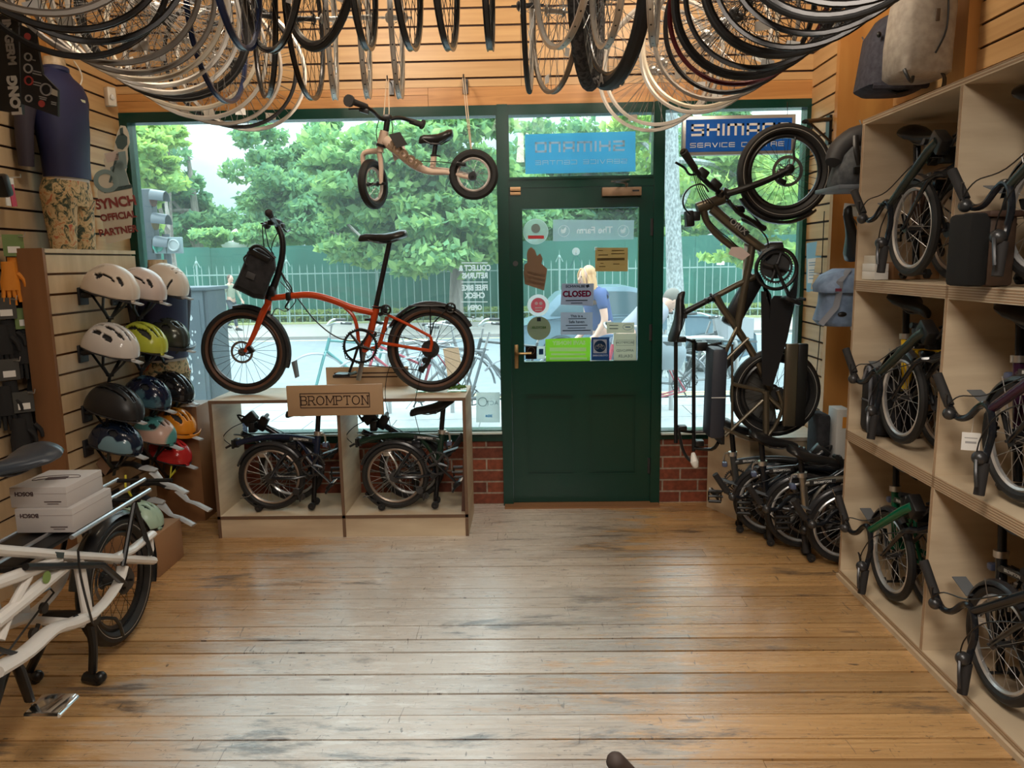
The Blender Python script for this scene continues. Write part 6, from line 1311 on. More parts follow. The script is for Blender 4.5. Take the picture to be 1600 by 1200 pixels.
def mannequin(lab, x, y, z, hs=1.0, rot=0.0, legs=.32, top=None):
    """cut-off torso and thighs, front looking along the rotated +x"""
    r = thing('mannequin', lab, 'mannequin', (x, y, z), (0, 0, rot), 'clothed torso mannequins')
    for s_ in (-1, 1):
        rg = [ell(.0-.01*q, s_*(.085-.012*q), legs*(q)*hs, .068+.03*q, .070+.022*q) for q in (0, .25, .5, .75)]
        rg += [ell(.0, s_*.075, legs*hs*1.0, .105, .09)]
        MB().loft(rg).build('trouser_leg', floral, r)
    hip = [ell(0, 0, legs*hs*.86, .095, .155), ell(-.01, 0, legs*hs*1.0, .115, .172), ell(-.012, 0, legs*hs*1.2, .112, .168), ell(0, 0, legs*hs*1.42, .095, .150)]
    MB().loft(hip).build('trouser_seat', floral, r)
    zb = legs*hs*1.36; MB().loft([ell(0, 0, zb, .098, .152), ell(0, 0, zb+.03, .097, .15)]).build('waist_band', M('pale_waistband', (.60, .55, .48), .7), r)
    tp = [(.0, .100, .158), (.10, .105, .158), (.22, .118, .172), (.34, .128, .190), (.42, .120, .200), (.47, .095, .185), (.50, .070, .12), (.53, .060, .075)]
    MB().loft([ell(.01 if q < .3 else 0, 0, zb+.015+q, a, b) for q, a, b in tp]).build('jersey', navy, r)
    for s_ in (-1, 1): MB().tube([(0, s_*.15, zb+.46), (-.02, s_*.205, zb+.41), (-.06, s_*.225, zb+.26), (-.085, s_*.215, zb+.06)], [.055, .060, .052, .042], 14, sm=4).build('sleeve', M('grey_purple_sleeve', (.035, .028, .045), .6), r)
    MB().loft([ell(0, 0, zb+.53, .058, .070), ell(0, 0, zb+.60, .055, .06)]).build('neck', skinm, r)
    MB().ring((0, 0, zb+.545), (0, 0, 1), .066, .014, 24, 6).build('collar', navy, r)
    MB().box((.118, .06, zb+.40), (.004, .05, .012)).build('chest_logo', M('pale_yellow_print', (.6, .6, .4), .6), r)
    return r
mannequin('mannequin in navy jersey and floral trousers standing on top of the slatted unit', -2.345, 3.97, 1.647, 1.0, rad(-8), .25).scale = (.82, .82, 1)
mannequin('mannequin in navy jersey and floral trousers half hidden behind the helmets by the window', -2.18, 4.52, .72, 1.0, rad(-25), .20).scale = (.85, .85, 1)
tag(MB().bb(-2.42, -2.0, 4.47, 4.70, 0, .717, .003).build('plinth', brownend), 'brown plinth under the mannequin by the window', 'plinth')

# ================================================================ cardboard cutout by the window and banners
co = thing('cutout_sign', 'die-cut cardboard sign of a motor rider with red-brown lettering by the left window edge', 'sign', S(180, 380, x=-2.40))
edge_c = M('cutout_cream', (.60, .56, .46), .6); artd = M('cutout_ink', (.05, .09, .09), .6); artm = M('cutout_slate', (.20, .29, .30), .6); artr = M('cutout_maroon', (.22, .035, .03), .6)
_c0, _c1 = S(156, 330, y=4.40), S(206, 330, y=4.46); CDIR = Vector((_c1.x-_c0.x, _c1.y-_c0.y, 0)).normalized(); CNRM = Vector((CDIR.y, -CDIR.x, 0)); CANG = math.atan2(CDIR.y, CDIR.x)
def C(px, py, o_=0.0):
    d = CF + CR*((px-800)/FPX) - CU*((py-600)/FPX); o0 = Vector((0, 0, EYE)); t = (_c0-o0).dot(CNRM)/d.dot(CNRM); return o0+d*t+CNRM*o_
outl = [(188, 196), (196, 197), (201, 207), (203, 222), (199, 232), (200, 248), (197, 268), (202, 285), (206, 292), (208, 310), (206, 360), (204, 372), (166, 382), (160, 345), (156, 330), (152, 300), (154, 280), (158, 268), (165, 262), (162, 250), (166, 240), (178, 236), (180, 218), (184, 206)]
MB().prism([C(*p_) for p_ in outl], CNRM*-.006).build('cutout_board', edge_c, co, world=True)
ar = MB(); ar.ring(C(166, 283, .003), CNRM, .052, .014, 30, 6, flat=(.014, .002)); ar.build('drawn_wheel', artm, co, world=True)
for (nm, pts, m_) in (('drawn_engine', [(172, 262), (190, 250), (199, 275), (203, 292), (182, 296), (176, 285)], artm), ('drawn_frame', [(182, 240), (186, 240), (174, 285), (170, 285)], artd), ('drawn_rider_body', [(184, 238), (196, 236), (199, 262), (190, 268), (181, 262)], artm),
                   ('drawn_helmet', [(180, 222), (184, 212), (192, 208), (199, 214), (199, 226), (192, 234), (184, 232)], artd), ('drawn_helmet_top', [(187, 201), (192, 199), (193, 212), (188, 212)], artd), ('drawn_ground', [(162, 296), (206, 288), (206, 294), (163, 302)], artd), ('drawn_tank', [(163, 240), (184, 236), (186, 250), (168, 254)], M('cutout_pinkish', (.55, .46, .42), .6))):
    MB().prism([C(x_, y_, .002) for x_, y_ in pts], CNRM*.0012).build(nm, m_, co, world=True)
for (w_, px, py, sz, bl) in (('SYNCH', 181, 317, .075, .003), ('OFFICIAL', 185, 338, .052, .002), ('PARTNER', 185, 361, .054, .002)):
    T = Matrix.Translation(C(px, py, .004)) @ Matrix.Rotation(CANG, 4, 'Z') @ Matrix.Rotation(rad(90), 4, 'X') @ Matrix.Rotation(rad(8), 4, 'Z')
    text('cutout_lettering', w_, sz, artr, T, co, bold=bl, xs=.88)
bmx = M('banner_black', (.016, .016, .017), .5); wtx = M('banner_white', (.72, .70, .66), .6)
bn1 = thing('banner', 'black hanging banner with white vertical lettering at the far left edge', 'banner', S(14, 180, y=2.75))
def PL(y): return lambda px, py, o_=0.0: S(px, py, y=y-o_)
B1 = PL(2.75); MB().prism([B1(-30, 20), B1(28, 22), B1(33, 178), B1(-30, 168)], (0, .02, 0)).build('panel', bmx, bn1, world=True)
text('banner_lettering', 'LONG', .046, wtx, Matrix.Translation(B1(23, 149, .003)) @ Matrix.Rotation(rad(90), 4, 'X') @ Matrix.Rotation(rad(92), 4, 'Z'), bn1, bold=.003)
text('banner_lettering', 'IN GERM', .038, M('banner_grey_text', (.36, .34, .32), .6), Matrix.Translation(B1(14, 66, .003)) @ Matrix.Rotation(rad(90), 4, 'X') @ Matrix.Rotation(rad(-88), 4, 'Z'), bn1, bold=.002)
bn2 = thing('banner', 'black hanging banner with round icons beside the lettered one at upper left', 'banner', S(60, 180, y=2.62))
B2 = PL(2.62); MB().prism([B2(31, 38), B2(54, 48), B2(66, 115), B2(90, 140), B2(90, 182), B2(33, 162)], (0, .012, 0)).build('panel', bmx, bn2, world=True)
rgm = M('banner_red', (.45, .06, .05), .6); grm = M('banner_grey', (.36, .35, .34), .6)
for (px, py, R_, m_) in ((43, 57, .011, rgm), (44, 89, .011, grm), (44, 107, .013, grm), (45, 126, .013, rgm), (45, 154, .010, grm), (72, 140, .018, grm), (65, 162, .011, rgm)):
    m2 = MB(); (m2.ring(B2(px, py, .002), (0, 1, 0), R_, .003, 24, 4) if m_ is not rgm or px == 45 else m2.disc(B2(px, py, .002), (0, 1, 0), R_, .002, 20)); m2.build('round_icon', m_, bn2, world=True)
tl_ = MB()
for (px, py, w_) in ((58, 112, 12), (58, 116, 14), (58, 129, 12), (58, 133, 12), (53, 94, 5), (67, 152, 12), (67, 155, 10), (84, 160, 8), (84, 163, 8)): a = B2(px, py, .002); tl_.box(a, (w_*.0022, .001, .0035), Matrix.Rotation(rad(14), 3, 'Y'))
tl_.build('small_print', grm, bn2, world=True)
MB().prism([B2(79, 137, .001), B2(90, 142, .001), B2(90, 151, .001), B2(79, 147, .001)], (0, -.002, 0)).build('pale_label', edge_c, bn2, world=True)

# ================================================================ goods on pegs at the left wall (x = -2.58)
gm_o = M('glove_orange', (.72, .25, .02), .7); gm_k = M('glove_black', (.012, .012, .013), .8); cardg = M('header_card_green', (.16, .24, .08), .6); cardk = M('header_card_dark', (.05, .05, .045), .6)
def glove(name, lab, P, m, card, s=1.0, grp=None):
    r = thing(name, lab, 'gloves', P, (0, 0, 0), grp); P = Vector(P); g = MB()
    for k_, off in enumerate((0, -.03)):
        b = P+Vector((.02*k_, off, -.02*k_)); rg = []
        for (dz, w, d_) in ((0, .030, .012), (-.05, .032, .016), (-.10, .042, .017), (-.14, .042, .016)):
            rg.append([b+Vector((math.cos(a)*d_*s, math.sin(a)*w*s, dz*s)) for a in [2*PI*q_/12 for q_ in range(12)]])
        g.loft(rg)
        for i_, (yy, ln) in enumerate(((-.030, .065), (-.010, .08), (.010, .085), (.028, .07))): g.tube([b+Vector((0, yy*s, -.13*s)), b+Vector((.004, yy*1.25*s, -.13*s-ln*s))], [.0105*s, .008*s], 8)
        g.tube([b+Vector((0, .035*s, -.06*s)), b+Vector((.01, .058*s, -.09*s)), b+Vector((.012, .062*s, -.125*s))], [.013*s, .011*s, .008*s], 8, sm=2)
    g.build('glove', m, r, world=True)
    MB().box(P+Vector((.02, 0, .055)), (.003, .085, .10), None).build('header_card', card, r, world=True)
    MB().box(P+Vector((.023, 0, .035)), (.001, .05, .03), None).build('card_label', paper, r, world=True)
    r.rotation_euler.z = rad(-48)
    MB().tube([(-2.50, P.y, P.z+.10), (P.x+.06, P.y, P.z+.095), (P.x+.065, P.y, P.z+.115)], .003, 5).build('peg', steel, r, world=True)
    return r
G4 = 'gloves hanging on pegs at the left wall'
P = S(22, 402, x=-2.42); glove('cycling_gloves', 'orange work-style cycling gloves hanging on the left wall peg', P, gm_o, cardg, .95, G4)
for (px, py, lab) in ((62, 620, 'black gloves, lower right pair on the left wall pegs'), (40, 560, 'black gloves with green card, upper right pair on the left wall pegs'), (10, 545, 'black gloves with price label, upper left pair on the left wall pegs'), (15, 640, 'dark gloves, lower left pair on the left wall pegs'), (82, 560, 'black gloves nearest the brown end panel, upper pair on the left wall pegs'), (72, 680, 'black gloves nearest the brown end panel, lower pair on the left wall pegs'), (38, 690, 'black gloves just above the saddle of the white cargo bicycle'), (28, 480, 'black gloves hanging directly below the orange gloves')):
    P = S(px, py-45, x=-2.42-(.04 if px < 30 else 0)); glove('cycling_gloves', lab, P, gm_k, cardg if 'green' in lab else cardk, 1.0, G4)
P = S(15, 300, x=-2.40); r = thing('hanging_pack', 'red and white blister pack on a long peg at the upper left', 'pack', P)
MB().box(P, (.006, .07, .13), None, .002).build('card', paper, r, world=True); MB().box(P+Vector((.005, .012, -.015)), (.004, .035, .10), Matrix.Rotation(.1, 3, 'X')).build('red_print', M('pack_red', (.50, .02, .06), .5), r, world=True); MB().tube([(-2.50, P.y, P.z+.07), (P.x+.06, P.y, P.z+.065), (P.x+.06, P.y, P.z+.08)], .003, 5).build('peg', steel, r, world=True)
P = S(4, 290, x=-2.30); tag(MB().box(P, (.06, .05, .10), Matrix.Rotation(.3, 3, 'X'), .015).build('black_case', black), 'small black case at the left picture edge above the orange gloves', 'case')
# ================================================================ bags at the right wall
fb_n = noisy(M('charcoal_canvas', rough=.85), (.022, .022, .035), (.045, .045, .062), (40, 40, 40), 3); fb_g = noisy(M('beige_canvas', rough=.75), (.27, .235, .20), (.36, .32, .27), (30, 30, 30), 3); fb_b = noisy(M('light_blue_canvas', rough=.7), (.13, .19, .30), (.20, .28, .42), (25, 25, 25), 3); fb_d = noisy(M('dark_grey_canvas', rough=.8), (.05, .055, .065), (.10, .11, .12), (30, 30, 30), 3)
def softbag(r, name, rings, mat, parent=None): 
    o = MB().loft(rings).build(name, mat, parent or r, sharp=50, world=True); return o
def rbox(c, w, d, n=16, p=3.5, yaw=0): return ell(c[0], c[1], c[2], w, d, n, p, yaw)
def yb(px, py, x): return S(px, py, x=x)
# charcoal roll bag, upper left of the two
a = S(1360, 90, y=3.98); r = thing('pannier_bag', 'charcoal canvas pannier hanging left of the beige backpack high on the right wall', 'bag', (1.83, 3.98, 2.30))
cx = 1.80
softbag(r, 'bag_body', [rbox((cx, 3.98, 2.335), .115, .12), rbox((cx, 3.98, 2.36), .15, .15), rbox((cx+.01, 3.98, 2.46), .148, .14), rbox((cx+.02, 3.98, 2.60), .14, .13), rbox((cx+.03, 3.98, 2.68), .10, .10), rbox((cx+.05, 3.98, 2.71), .05, .06)], fb_n)
MB().tube([(cx-.13, 3.87, 2.35), (cx, 3.83, 2.34), (cx+.12, 3.86, 2.35)], .018, 8, sm=4).build('bottom_seam', fb_n, r, world=True)
MB().ball((cx-.12, 3.86, 2.58), (.012, .008, .014)).tube([(cx-.05, 3.88, 2.34), (cx-.02, 3.86, 2.315), (cx+.04, 3.88, 2.33)], .010, 6, sm=3).build('strap_stud', black, r, world=True)
r = thing('backpack', 'tall beige canvas backpack hanging high on the right wall', 'bag', (1.78, 3.62, 2.26)); cx = 1.74
softbag(r, 'bag_body', [rbox((cx, 3.60, 2.315), .10, .10), rbox((cx, 3.60, 2.335), .125, .12), rbox((cx, 3.60, 2.46), .128, .115), rbox((cx+.01, 3.60, 2.60), .125, .11), rbox((cx+.02, 3.60, 2.74), .11, .10), rbox((cx+.03, 3.60, 2.84), .06, .07)], fb_g)
MB().tube([(cx+.03, 3.49, 2.80), (cx+.055, 3.482, 2.65), (cx+.06, 3.482, 2.50), (cx+.02, 3.482, 2.40)], .004, 6, sm=4).build('zip', black, r, world=True)
MB().box((cx+.02, 3.484, 2.555), (.018, .006, .05), None, .002).build('leather_patch', M('patch_brown', (.09, .06, .04), .6), r, world=True)
MB().tube([(cx-.10, 3.50, 2.34), (cx-.09, 3.48, 2.30), (cx-.07, 3.49, 2.285), (cx-.06, 3.5, 2.31)], .007, 6, sm=3).tube([(cx+.06, 3.52, 2.34), (cx+.075, 3.5, 2.30), (cx+.07, 3.5, 2.25)], .012, 6, sm=3, flat=(1.5, .5)).build('strap', black, r, world=True)
r = thing('hook', 'long thin steel peg sticking out under the beige backpack', 'hook', (1.9, 3.7, 2.2))
MB().tube([(1.98, 4.05, 2.20), (1.70, 4.05, 2.20), (1.69, 4.05, 2.225)], .004, 5).build('peg', steel, r, world=True)
tag(MB().tube([(1.98, 4.12, 2.62), (1.72, 4.12, 2.62), (1.71, 4.12, 2.64)], .004, 5).build('wall_peg', steel), 'thin steel peg left of the charcoal pannier high on the right wall', 'hook')
# grey and black pannier below, on the shelf bracket
def at2(px, py): return S(px, py, y=3.85)
r = thing('pannier_bag', 'dark grey pannier with rolled black lid just left of the tall shelves', 'bag', at2(1325, 300)); c = at2(1338, 262)
softbag(r, 'bag_body', [rbox((c.x+.0, 3.85, at2(1300, 292).z), .115, .11), rbox((c.x+.01, 3.85, at2(1300, 285).z), .13, .12), rbox((c.x+.03, 3.85, at2(1310, 245).z), .115, .11), rbox((c.x+.04, 3.85, at2(1310, 232).z), .09, .09)], fb_d)
MB().tube([at2(1300, 255)+Vector((0, -.02, 0)), at2(1312, 235), at2(1335, 218), at2(1360, 210)], [.04, .055, .06, .055], 12, sm=3).build('rolled_lid', M('black_rolled_lid', (.035, .035, .038), .6), r, world=True)
MB().tube([at2(1326, 216)+Vector((0, -.08, 0)), at2(1322, 240)+Vector((0, -.115, 0)), at2(1326, 262)+Vector((0, -.12, 0))], .008, 6, sm=3, flat=(1.6, .5)).bb(at2(1318, 262).x, at2(1345, 262).x, 3.72, 3.735, at2(1320, 276).z, at2(1320, 266).z).build('strap', black, r, world=True)
tag(MB().bb(at2(1291, 295).x, 1.97, 3.70, 4.0, at2(1300, 300).z, at2(1300, 293).z, .004).build('bag_shelf', M('shelf_blue_grey', (.13, .15, .18), .5)), 'thin blue-grey shelf plate under the dark grey pannier', 'shelf')
# spare saddle with card
r = thing('saddle_on_display', 'black narrow bicycle saddle hung upright with a white card, left of the tall shelves', 'saddle', at2(1325, 400))
saddle(r, at2(1318, 368)+Vector((0, -.02, 0)), (-.25, -.2, .9), (-.9, 0, -.3), .27, .14)
MB().box(at2(1330, 328), (.075, .002, .06), Matrix.Rotation(.1, 3, 'Y')).build('card', paper, r, world=True)
MB().tube([(1.97, 3.86, at2(1330, 322).z), (at2(1328, 322).x, 3.84, at2(1328, 322).z)], .004, 6).build('peg', steel, r, world=True)
# light blue pannier
r = thing('pannier_bag', 'light blue roll-top pannier with grey straps left of the tall shelves', 'bag', at2(1315, 510)); P_ = lambda px, py, dy=0: S(px, py, y=3.85+dy)
c = P_(1325, 470)
softbag(r, 'bag_body', [rbox((c.x-.0, 3.85, P_(1300, 508).z), .13, .10), rbox((c.x-.005, 3.85, P_(1300, 500).z), .150, .115), rbox((c.x, 3.85, P_(1300, 475).z), .135, .105), rbox((c.x, 3.85, P_(1300, 448).z), .13, .10)], fb_b)
softbag(r, 'bag_flap', [rbox((c.x-.01, 3.84, P_(1300, 456).z), .150, .12), rbox((c.x-.01, 3.84, P_(1300, 446).z), .156, .125), rbox((c.x+.01, 3.85, P_(1300, 430).z), .14, .115), rbox((c.x+.03, 3.86, P_(1300, 420).z), .10, .08)], fb_b)
MB().tube([P_(1326, 421, -.08), P_(1312, 440, -.13), P_(1311, 458, -.12), P_(1306, 480, -.12), P_(1282, 507, -.12)], .010, 6, flat=(1.7, .3)).build('grey_strap', M('strap_grey', (.16, .17, .20), .6), r, world=True)
MB().box(P_(1310, 453, -.135), (.028, .006, .014)).build('red_buckle', M('buckle_maroon', (.16, .02, .04), .5), r, world=True)
MB().ball(P_(1316, 491, -.115), (.022, .008, .012)).build('oval_badge', black, r, world=True)
tag(MB().bb(1.70, 1.97, 3.70, 4.05, P_(1300, 522).z, P_(1300, 512).z).build('bag_shelf', brownend), 'brown shelf board under the light blue pannier', 'shelf')
# cable on the slats and small poster
tag(MB().tube([S(1288, 330, x=1.68), S(1284, 420, x=1.68), S(1281, 520, x=1.68), S(1272, 620, x=1.68), S(1264, 684, x=1.68)], .0028, 5, sm=4).build('hanging_wire', black), 'thin black wire running down the slats right of the hanging bicycle', 'cable')
ps = thing('poster', 'narrow light blue printed notice framed on the slats by the right window', 'poster', S(1272, 458, x=1.66)); 
a, b_ = S(1260, 378, y=4.62), S(1284, 458, y=4.62)
Ppos = [S(1260, 380, y=4.66), S(1284, 376, y=4.5), S(1284, 457, y=4.5), S(1260, 456, y=4.66)]
MB().prism(Ppos, (.006, 0, 0)).build('sheet', M('poster_blue', (.22, .46, .62), .5), ps, world=True)
def lerp2(u, v): return Ppos[0]*(1-u)*(1-v)+Ppos[1]*u*(1-v)+Ppos[2]*u*v+Ppos[3]*(1-u)*v+Vector((-.0015, -.002, 0))
MB().prism([lerp2(.1, .32), lerp2(.9, .32), lerp2(.9, .82), lerp2(.1, .82)], (-.001, 0, 0)).build('white_field', paper, ps, world=True)
m_ = MB(); 
for v in (.40, .45, .55, .60, .65, .72): m_.prism([lerp2(.2, v), lerp2(.8, v), lerp2(.8, v+.015), lerp2(.2, v+.015)], (-.002, 0, 0))
m_.build('small_print', M('poster_print', (.10, .25, .40), .6), ps, world=True)
# ---------------- goods in the compartments
def bx_(name, lab, x0, x1, y0, y1, z0, z1, m, grp=None): return tag(MB().bb(x0, x1, y0, y1, z0, z1, .002).build(name, m), lab, 'box', grp)
z = 1.443
bx_('small_box', 'white small carton, bottom of the stack in the top compartment by the window', 1.52, 1.58, 3.40, 3.53, z, z+.035, paper)
bx_('small_box', 'white small carton, second of the stack in the top compartment by the window', 1.52, 1.58, 3.40, 3.53, z+.0355, z+.07, paper)
bx_('small_box', 'cream small carton on top of the stack in the top compartment by the window', 1.525, 1.575, 3.42, 3.53, z+.0705, z+.105, M('ivory_plastic'))
bx_('kraft_box', 'brown carton beside the white stack in the top compartment by the window', 1.60, 1.80, 3.40, 3.53, z, z+.075, kraft)
bx_('kraft_box', 'small orange-brown carton at the near end of the top compartment by the window', 1.53, 1.60, 2.80, 2.84, z, z+.045, M('orange_kraft', (.45, .20, .05), .7))
r = thing('pannier_bag', 'black box-shaped bag in the middle compartment behind the yellow bicycle', 'bag', (1.62, 3.44, .743))
MB().bb(1.54, 1.74, 3.36, 3.53, .744, 1.06, .03).build('bag_body', bgm, r, world=True)
MB().tube([(1.535, 3.40, .78), (1.53, 3.40, 1.0), (1.54, 3.45, 1.05), (1.54, 3.5, .98)], .008, 6, sm=3).box((1.535, 3.44, .90), (.006, .10, .006)).build('strap', M('strap_grey'), r, world=True)
# dark brown bag standing at the near edge of the top shelf
r = thing('shoulder_bag', 'dark brown box bag with black fur-edged side on the top shelf at right', 'bag', (1.45, 2.63, 1.42))
bz0, bz1 = S(1545, 445, y=2.58).z, S(1545, 338, y=2.58).z
a = S(1485, 400, y=2.60); b_ = S(1520, 400, y=2.58); c = S(1572, 400, y=2.55)
bz0 = 1.444
MB().bb(b_.x, c.x+.0, 2.50, 2.62, bz0, bz1, .012).build('bag_body', noisy(M('dark_brown_leather', rough=.6), (.035, .018, .010), (.075, .042, .026), (12, 12, 12), 4), r, world=True)
MB().bb(a.x, b_.x+.006, 2.495, 2.63, bz0, bz1+.008, .015).build('side_panel', M('black_pile', (.004, .004, .004), .95), r, world=True)
MB().bb(b_.x-.01, c.x+.03, 2.485, 2.64, bz1-.006, bz1+.014, .006).build('lid', M('lid_brown', (.06, .03, .02), .6), r, world=True)
# things low by the pillar
z = S(1320, 668, y=3.95).z
r = thing('accessory_box', 'white and orange product carton between bench and tall shelves', 'box', S(1315, 670, y=4.0)); a = S(1306, 690, y=4.0); b_ = S(1330, 640, y=4.0)
MB().bb(a.x, b_.x, 4.0, 4.12, 0.0, b_.z, .003).build('carton', M('carton_white', (.55, .54, .52), .5), r, world=True); MB().bb(a.x+.03, b_.x-.01, 3.998, 4.0, b_.z-.10, b_.z-.04).build('orange_print', M('print_orange', (.70, .28, .04), .5), r, world=True)
tag(MB().bb(1.55, a.x-.01, 4.04, 4.20, 0, S(1300, 645, y=4.1).z, .02).build('dark_bag', bgm), 'dark bag standing behind the white and orange product carton', 'bag')
# rubber grip end poking into the picture at the bottom
p0, p1 = S(962, 1190, z=.62), S(1010, 1240, z=.52)
r = thing('bicycle_bar_end', 'brown rubber grip end poking in at the bottom edge of the picture', 'handlebar', (p1.x, p1.y, 0))
MB().tube([p0, p0+(p1-p0)*1.6], .018, 14).ball(p0, .0182).build('grip', M('brown_rubber_grip', (.05, .035, .03), .7), r, world=True)
e_ = p0+(p1-p0)*1.6; MB().tube([e_, e_+Vector((.10, -.10, -.04)), e_+Vector((.10, -.14, -.3)), Vector((e_.x+.10, e_.y-.14, .02))], .013, 10, sm=3).disc(Vector((e_.x+.10, e_.y-.14, .012)), (0, 0, 1), .10, .024, 20).build('stand', black, r, world=True)
# ================================================================ signs and window stickers
sky_b = M('sticker_sky_blue', (.13, .45, .68), .5); 
def film(name, col, op):
    """thin vinyl that lets daylight through"""
    m = bpy.data.materials.new(name); m.use_nodes = True; t = m.node_tree; t.nodes.clear()
    d = N(t, 'ShaderNodeBsdfDiffuse'); d.inputs[0].default_value = (*col, 1); tl = N(t, 'ShaderNodeBsdfTranslucent'); tl.inputs[0].default_value = (*col, 1)
    tr = N(t, 'ShaderNodeBsdfTransparent'); tr.inputs[0].default_value = (.9, .97, 1, 1); a = N(t, 'ShaderNodeMixShader'); a.inputs[0].default_value = .75; b_ = N(t, 'ShaderNodeMixShader'); b_.inputs[0].default_value = op
    o = N(t, 'ShaderNodeOutputMaterial'); L = t.links.new; L(d.outputs[0], a.inputs[1]); L(tl.outputs[0], a.inputs[2]); L(tr.outputs[0], b_.inputs[1]); L(a.outputs[0], b_.inputs[2]); L(b_.outputs[0], o.inputs[0]); return m
f_blue = film('blue_window_film', (.16, .55, .78), .80); f_white = film('white_window_vinyl', (.80, .88, .88), .55); f_wtext = film('white_vinyl_letters', (.88, .92, .92), .85); f_pale = film('pale_vinyl', (.72, .78, .76), .78)
f_green = film('lime_vinyl', (.42, .72, .12), .95); f_navy = film('navy_vinyl', (.05, .12, .26), .95); f_pink = film('pink_vinyl', (.80, .25, .30), .9); f_cream = film('cream_vinyl', (.62, .60, .50), .92); f_kraft = film('kraft_sheet', (.50, .36, .18), .95)
f_olive = film('khaki_round_vinyl', (.30, .30, .20), .9); f_black = film('black_vinyl', (.03, .02, .02), .97); f_grey = film('grey_card_backlit', (.42, .42, .48), .96); f_strip = film('violet_grey_strip', (.20, .19, .26), .85); f_red = film('red_vinyl', (.75, .12, .12), .9); f_ink = film('dark_print_vinyl', (.06, .07, .09), .9)
YD = D+0.017   # just inside the door glass
def WT(body, size, mat, px, py, y_, parent, mirror=True, xs=1.0, bold=0.0, tilt=0.0, space=1.0):
    p = S(px, py, y=y_); return text('lettering', body, size, mat, Matrix.Translation(p) @ Matrix.Rotation(rad(90), 4, 'X') @ Matrix.Rotation(rad(tilt), 4, 'Z'), parent, mirror, xs=xs, bold=bold, depth=.0003, space=space)
def quad(parent, name, pts, mat, y_, t_=.0006):
    return MB().prism([S(a, b_, y=y_) for a, b_ in pts], (0, t_, 0)).build(name, mat, parent, world=True)
def rect(parent, name, x0, y0, x1, y1, mat, y_): return quad(parent, name, [(x0, y0), (x1, y0), (x1, y1), (x0, y1)], mat, y_)
def discp(parent, name, px, py, r, mat, y_, ring_=None):
    c = S(px, py, y=y_); R_ = r*y_/FPX; m_ = MB()
    if ring_: m_.ring(c, (0, 1, 0), R_, 0, 32, 4, flat=(ring_, .0004))
    else: m_.disc(c, (0, 1, 0), R_, .0006, 32)
    return m_.build(name, mat, parent, world=True)
def sticker(name, lab, px, py, y_, cat='sticker'): return thing(name, lab, cat, S(px, py, y=y_))
YW = D+0.036
def wide_caps(body, h, mat, c, parent, mirror, wch=1.05, st=.20, gap=.22, depth=.0004):
    """square techno capitals as in workshop signs, drawn from bars"""
    w = wch*h; t_ = st*h; G = {'S': [(0, 0, w, t_), (w-t_, 0, w, h*.56), (0, h*.42, w, h*.42+t_*.9), (0, h*.42, t_, h), (0, h-t_, w, h)], 'H': [(0, 0, t_, h), (w-t_, 0, w, h), (0, h*.42, w, h*.42+t_)], 'I': [(0, 0, t_, h)],
        'M': [(0, 0, t_, h), (0, h-t_, w*1.3, h), (w*1.3-t_, 0, w*1.3, h), (w*.65-t_/2, 0, w*.65+t_/2, h)], 'A': [(0, 0, t_, h), (0, h-t_, w, h), (w-t_, 0, w, h), (0, h*.28, w, h*.28+t_)], 'N': [(0, 0, t_, h), (0, h-t_, w, h), (w-t_, 0, w, h)],
        'O': [(0, 0, t_, h), (w-t_, 0, w, h), (0, 0, w, t_), (0, h-t_, w, h)], 'E': [(0, 0, t_, h), (0, 0, w, t_), (0, h-t_, w, h), (0, h*.42, w, h*.42+t_)], 'R': [(0, 0, t_, h), (0, h-t_, w, h), (w-t_, h*.4, w, h), (0, h*.4, w, h*.4+t_), (w-t_*1.1, 0, w, h*.4)],
        'V': None, 'C': [(0, 0, t_, h), (0, 0, w, t_), (0, h-t_, w, h)], 'T': [(0, h-t_, w, h), (w/2-t_/2, 0, w/2+t_/2, h)], ' ': []}
    W_ = {'I': t_, 'M': w*1.3, ' ': w*.6}; tot = sum(W_.get(ch, w)+gap*h for ch in body)-gap*h; x = -tot/2; mb = MB(); s_ = -1 if mirror else 1
    for ch in body:
        if ch == 'V': mb.prism([Vector((c.x+s_*(x+a), c.y, c.z-h/2+b_)) for a, b_ in ((0, h), (t_*1.2, h), (w/2, t_*1.2), (w-t_*1.2, h), (w, h), (w/2+t_*.6, 0), (w/2-t_*.6, 0))], (0, depth*2, 0))
        else:
            for (x0, z0, x1, z1) in G[ch]: mb.box((c.x+s_*(x+(x0+x1)/2), c.y, c.z-h/2+(z0+z1)/2), (x1-x0, depth*2, z1-z0), None, 0)
        x += W_.get(ch, w)+gap*h
    return mb.build('lettering', mat, parent, world=True)
s = sticker('window_sticker', 'pale blue mirrored workshop sticker in the transom window above the door', 907, 239, YW)
quad(s, 'film', [(820, 210), (993, 205), (993, 268), (821, 272)], f_blue, YW)
wide_caps('SHIMANO', .062, f_wtext, S(906, 229, y=YW-.001), s, True, 1.12, .20, .24); wide_caps('SERVICE CENTRE', .026, f_wtext, S(908, 253, y=YW-.001), s, True, 1.35, .14, .32)
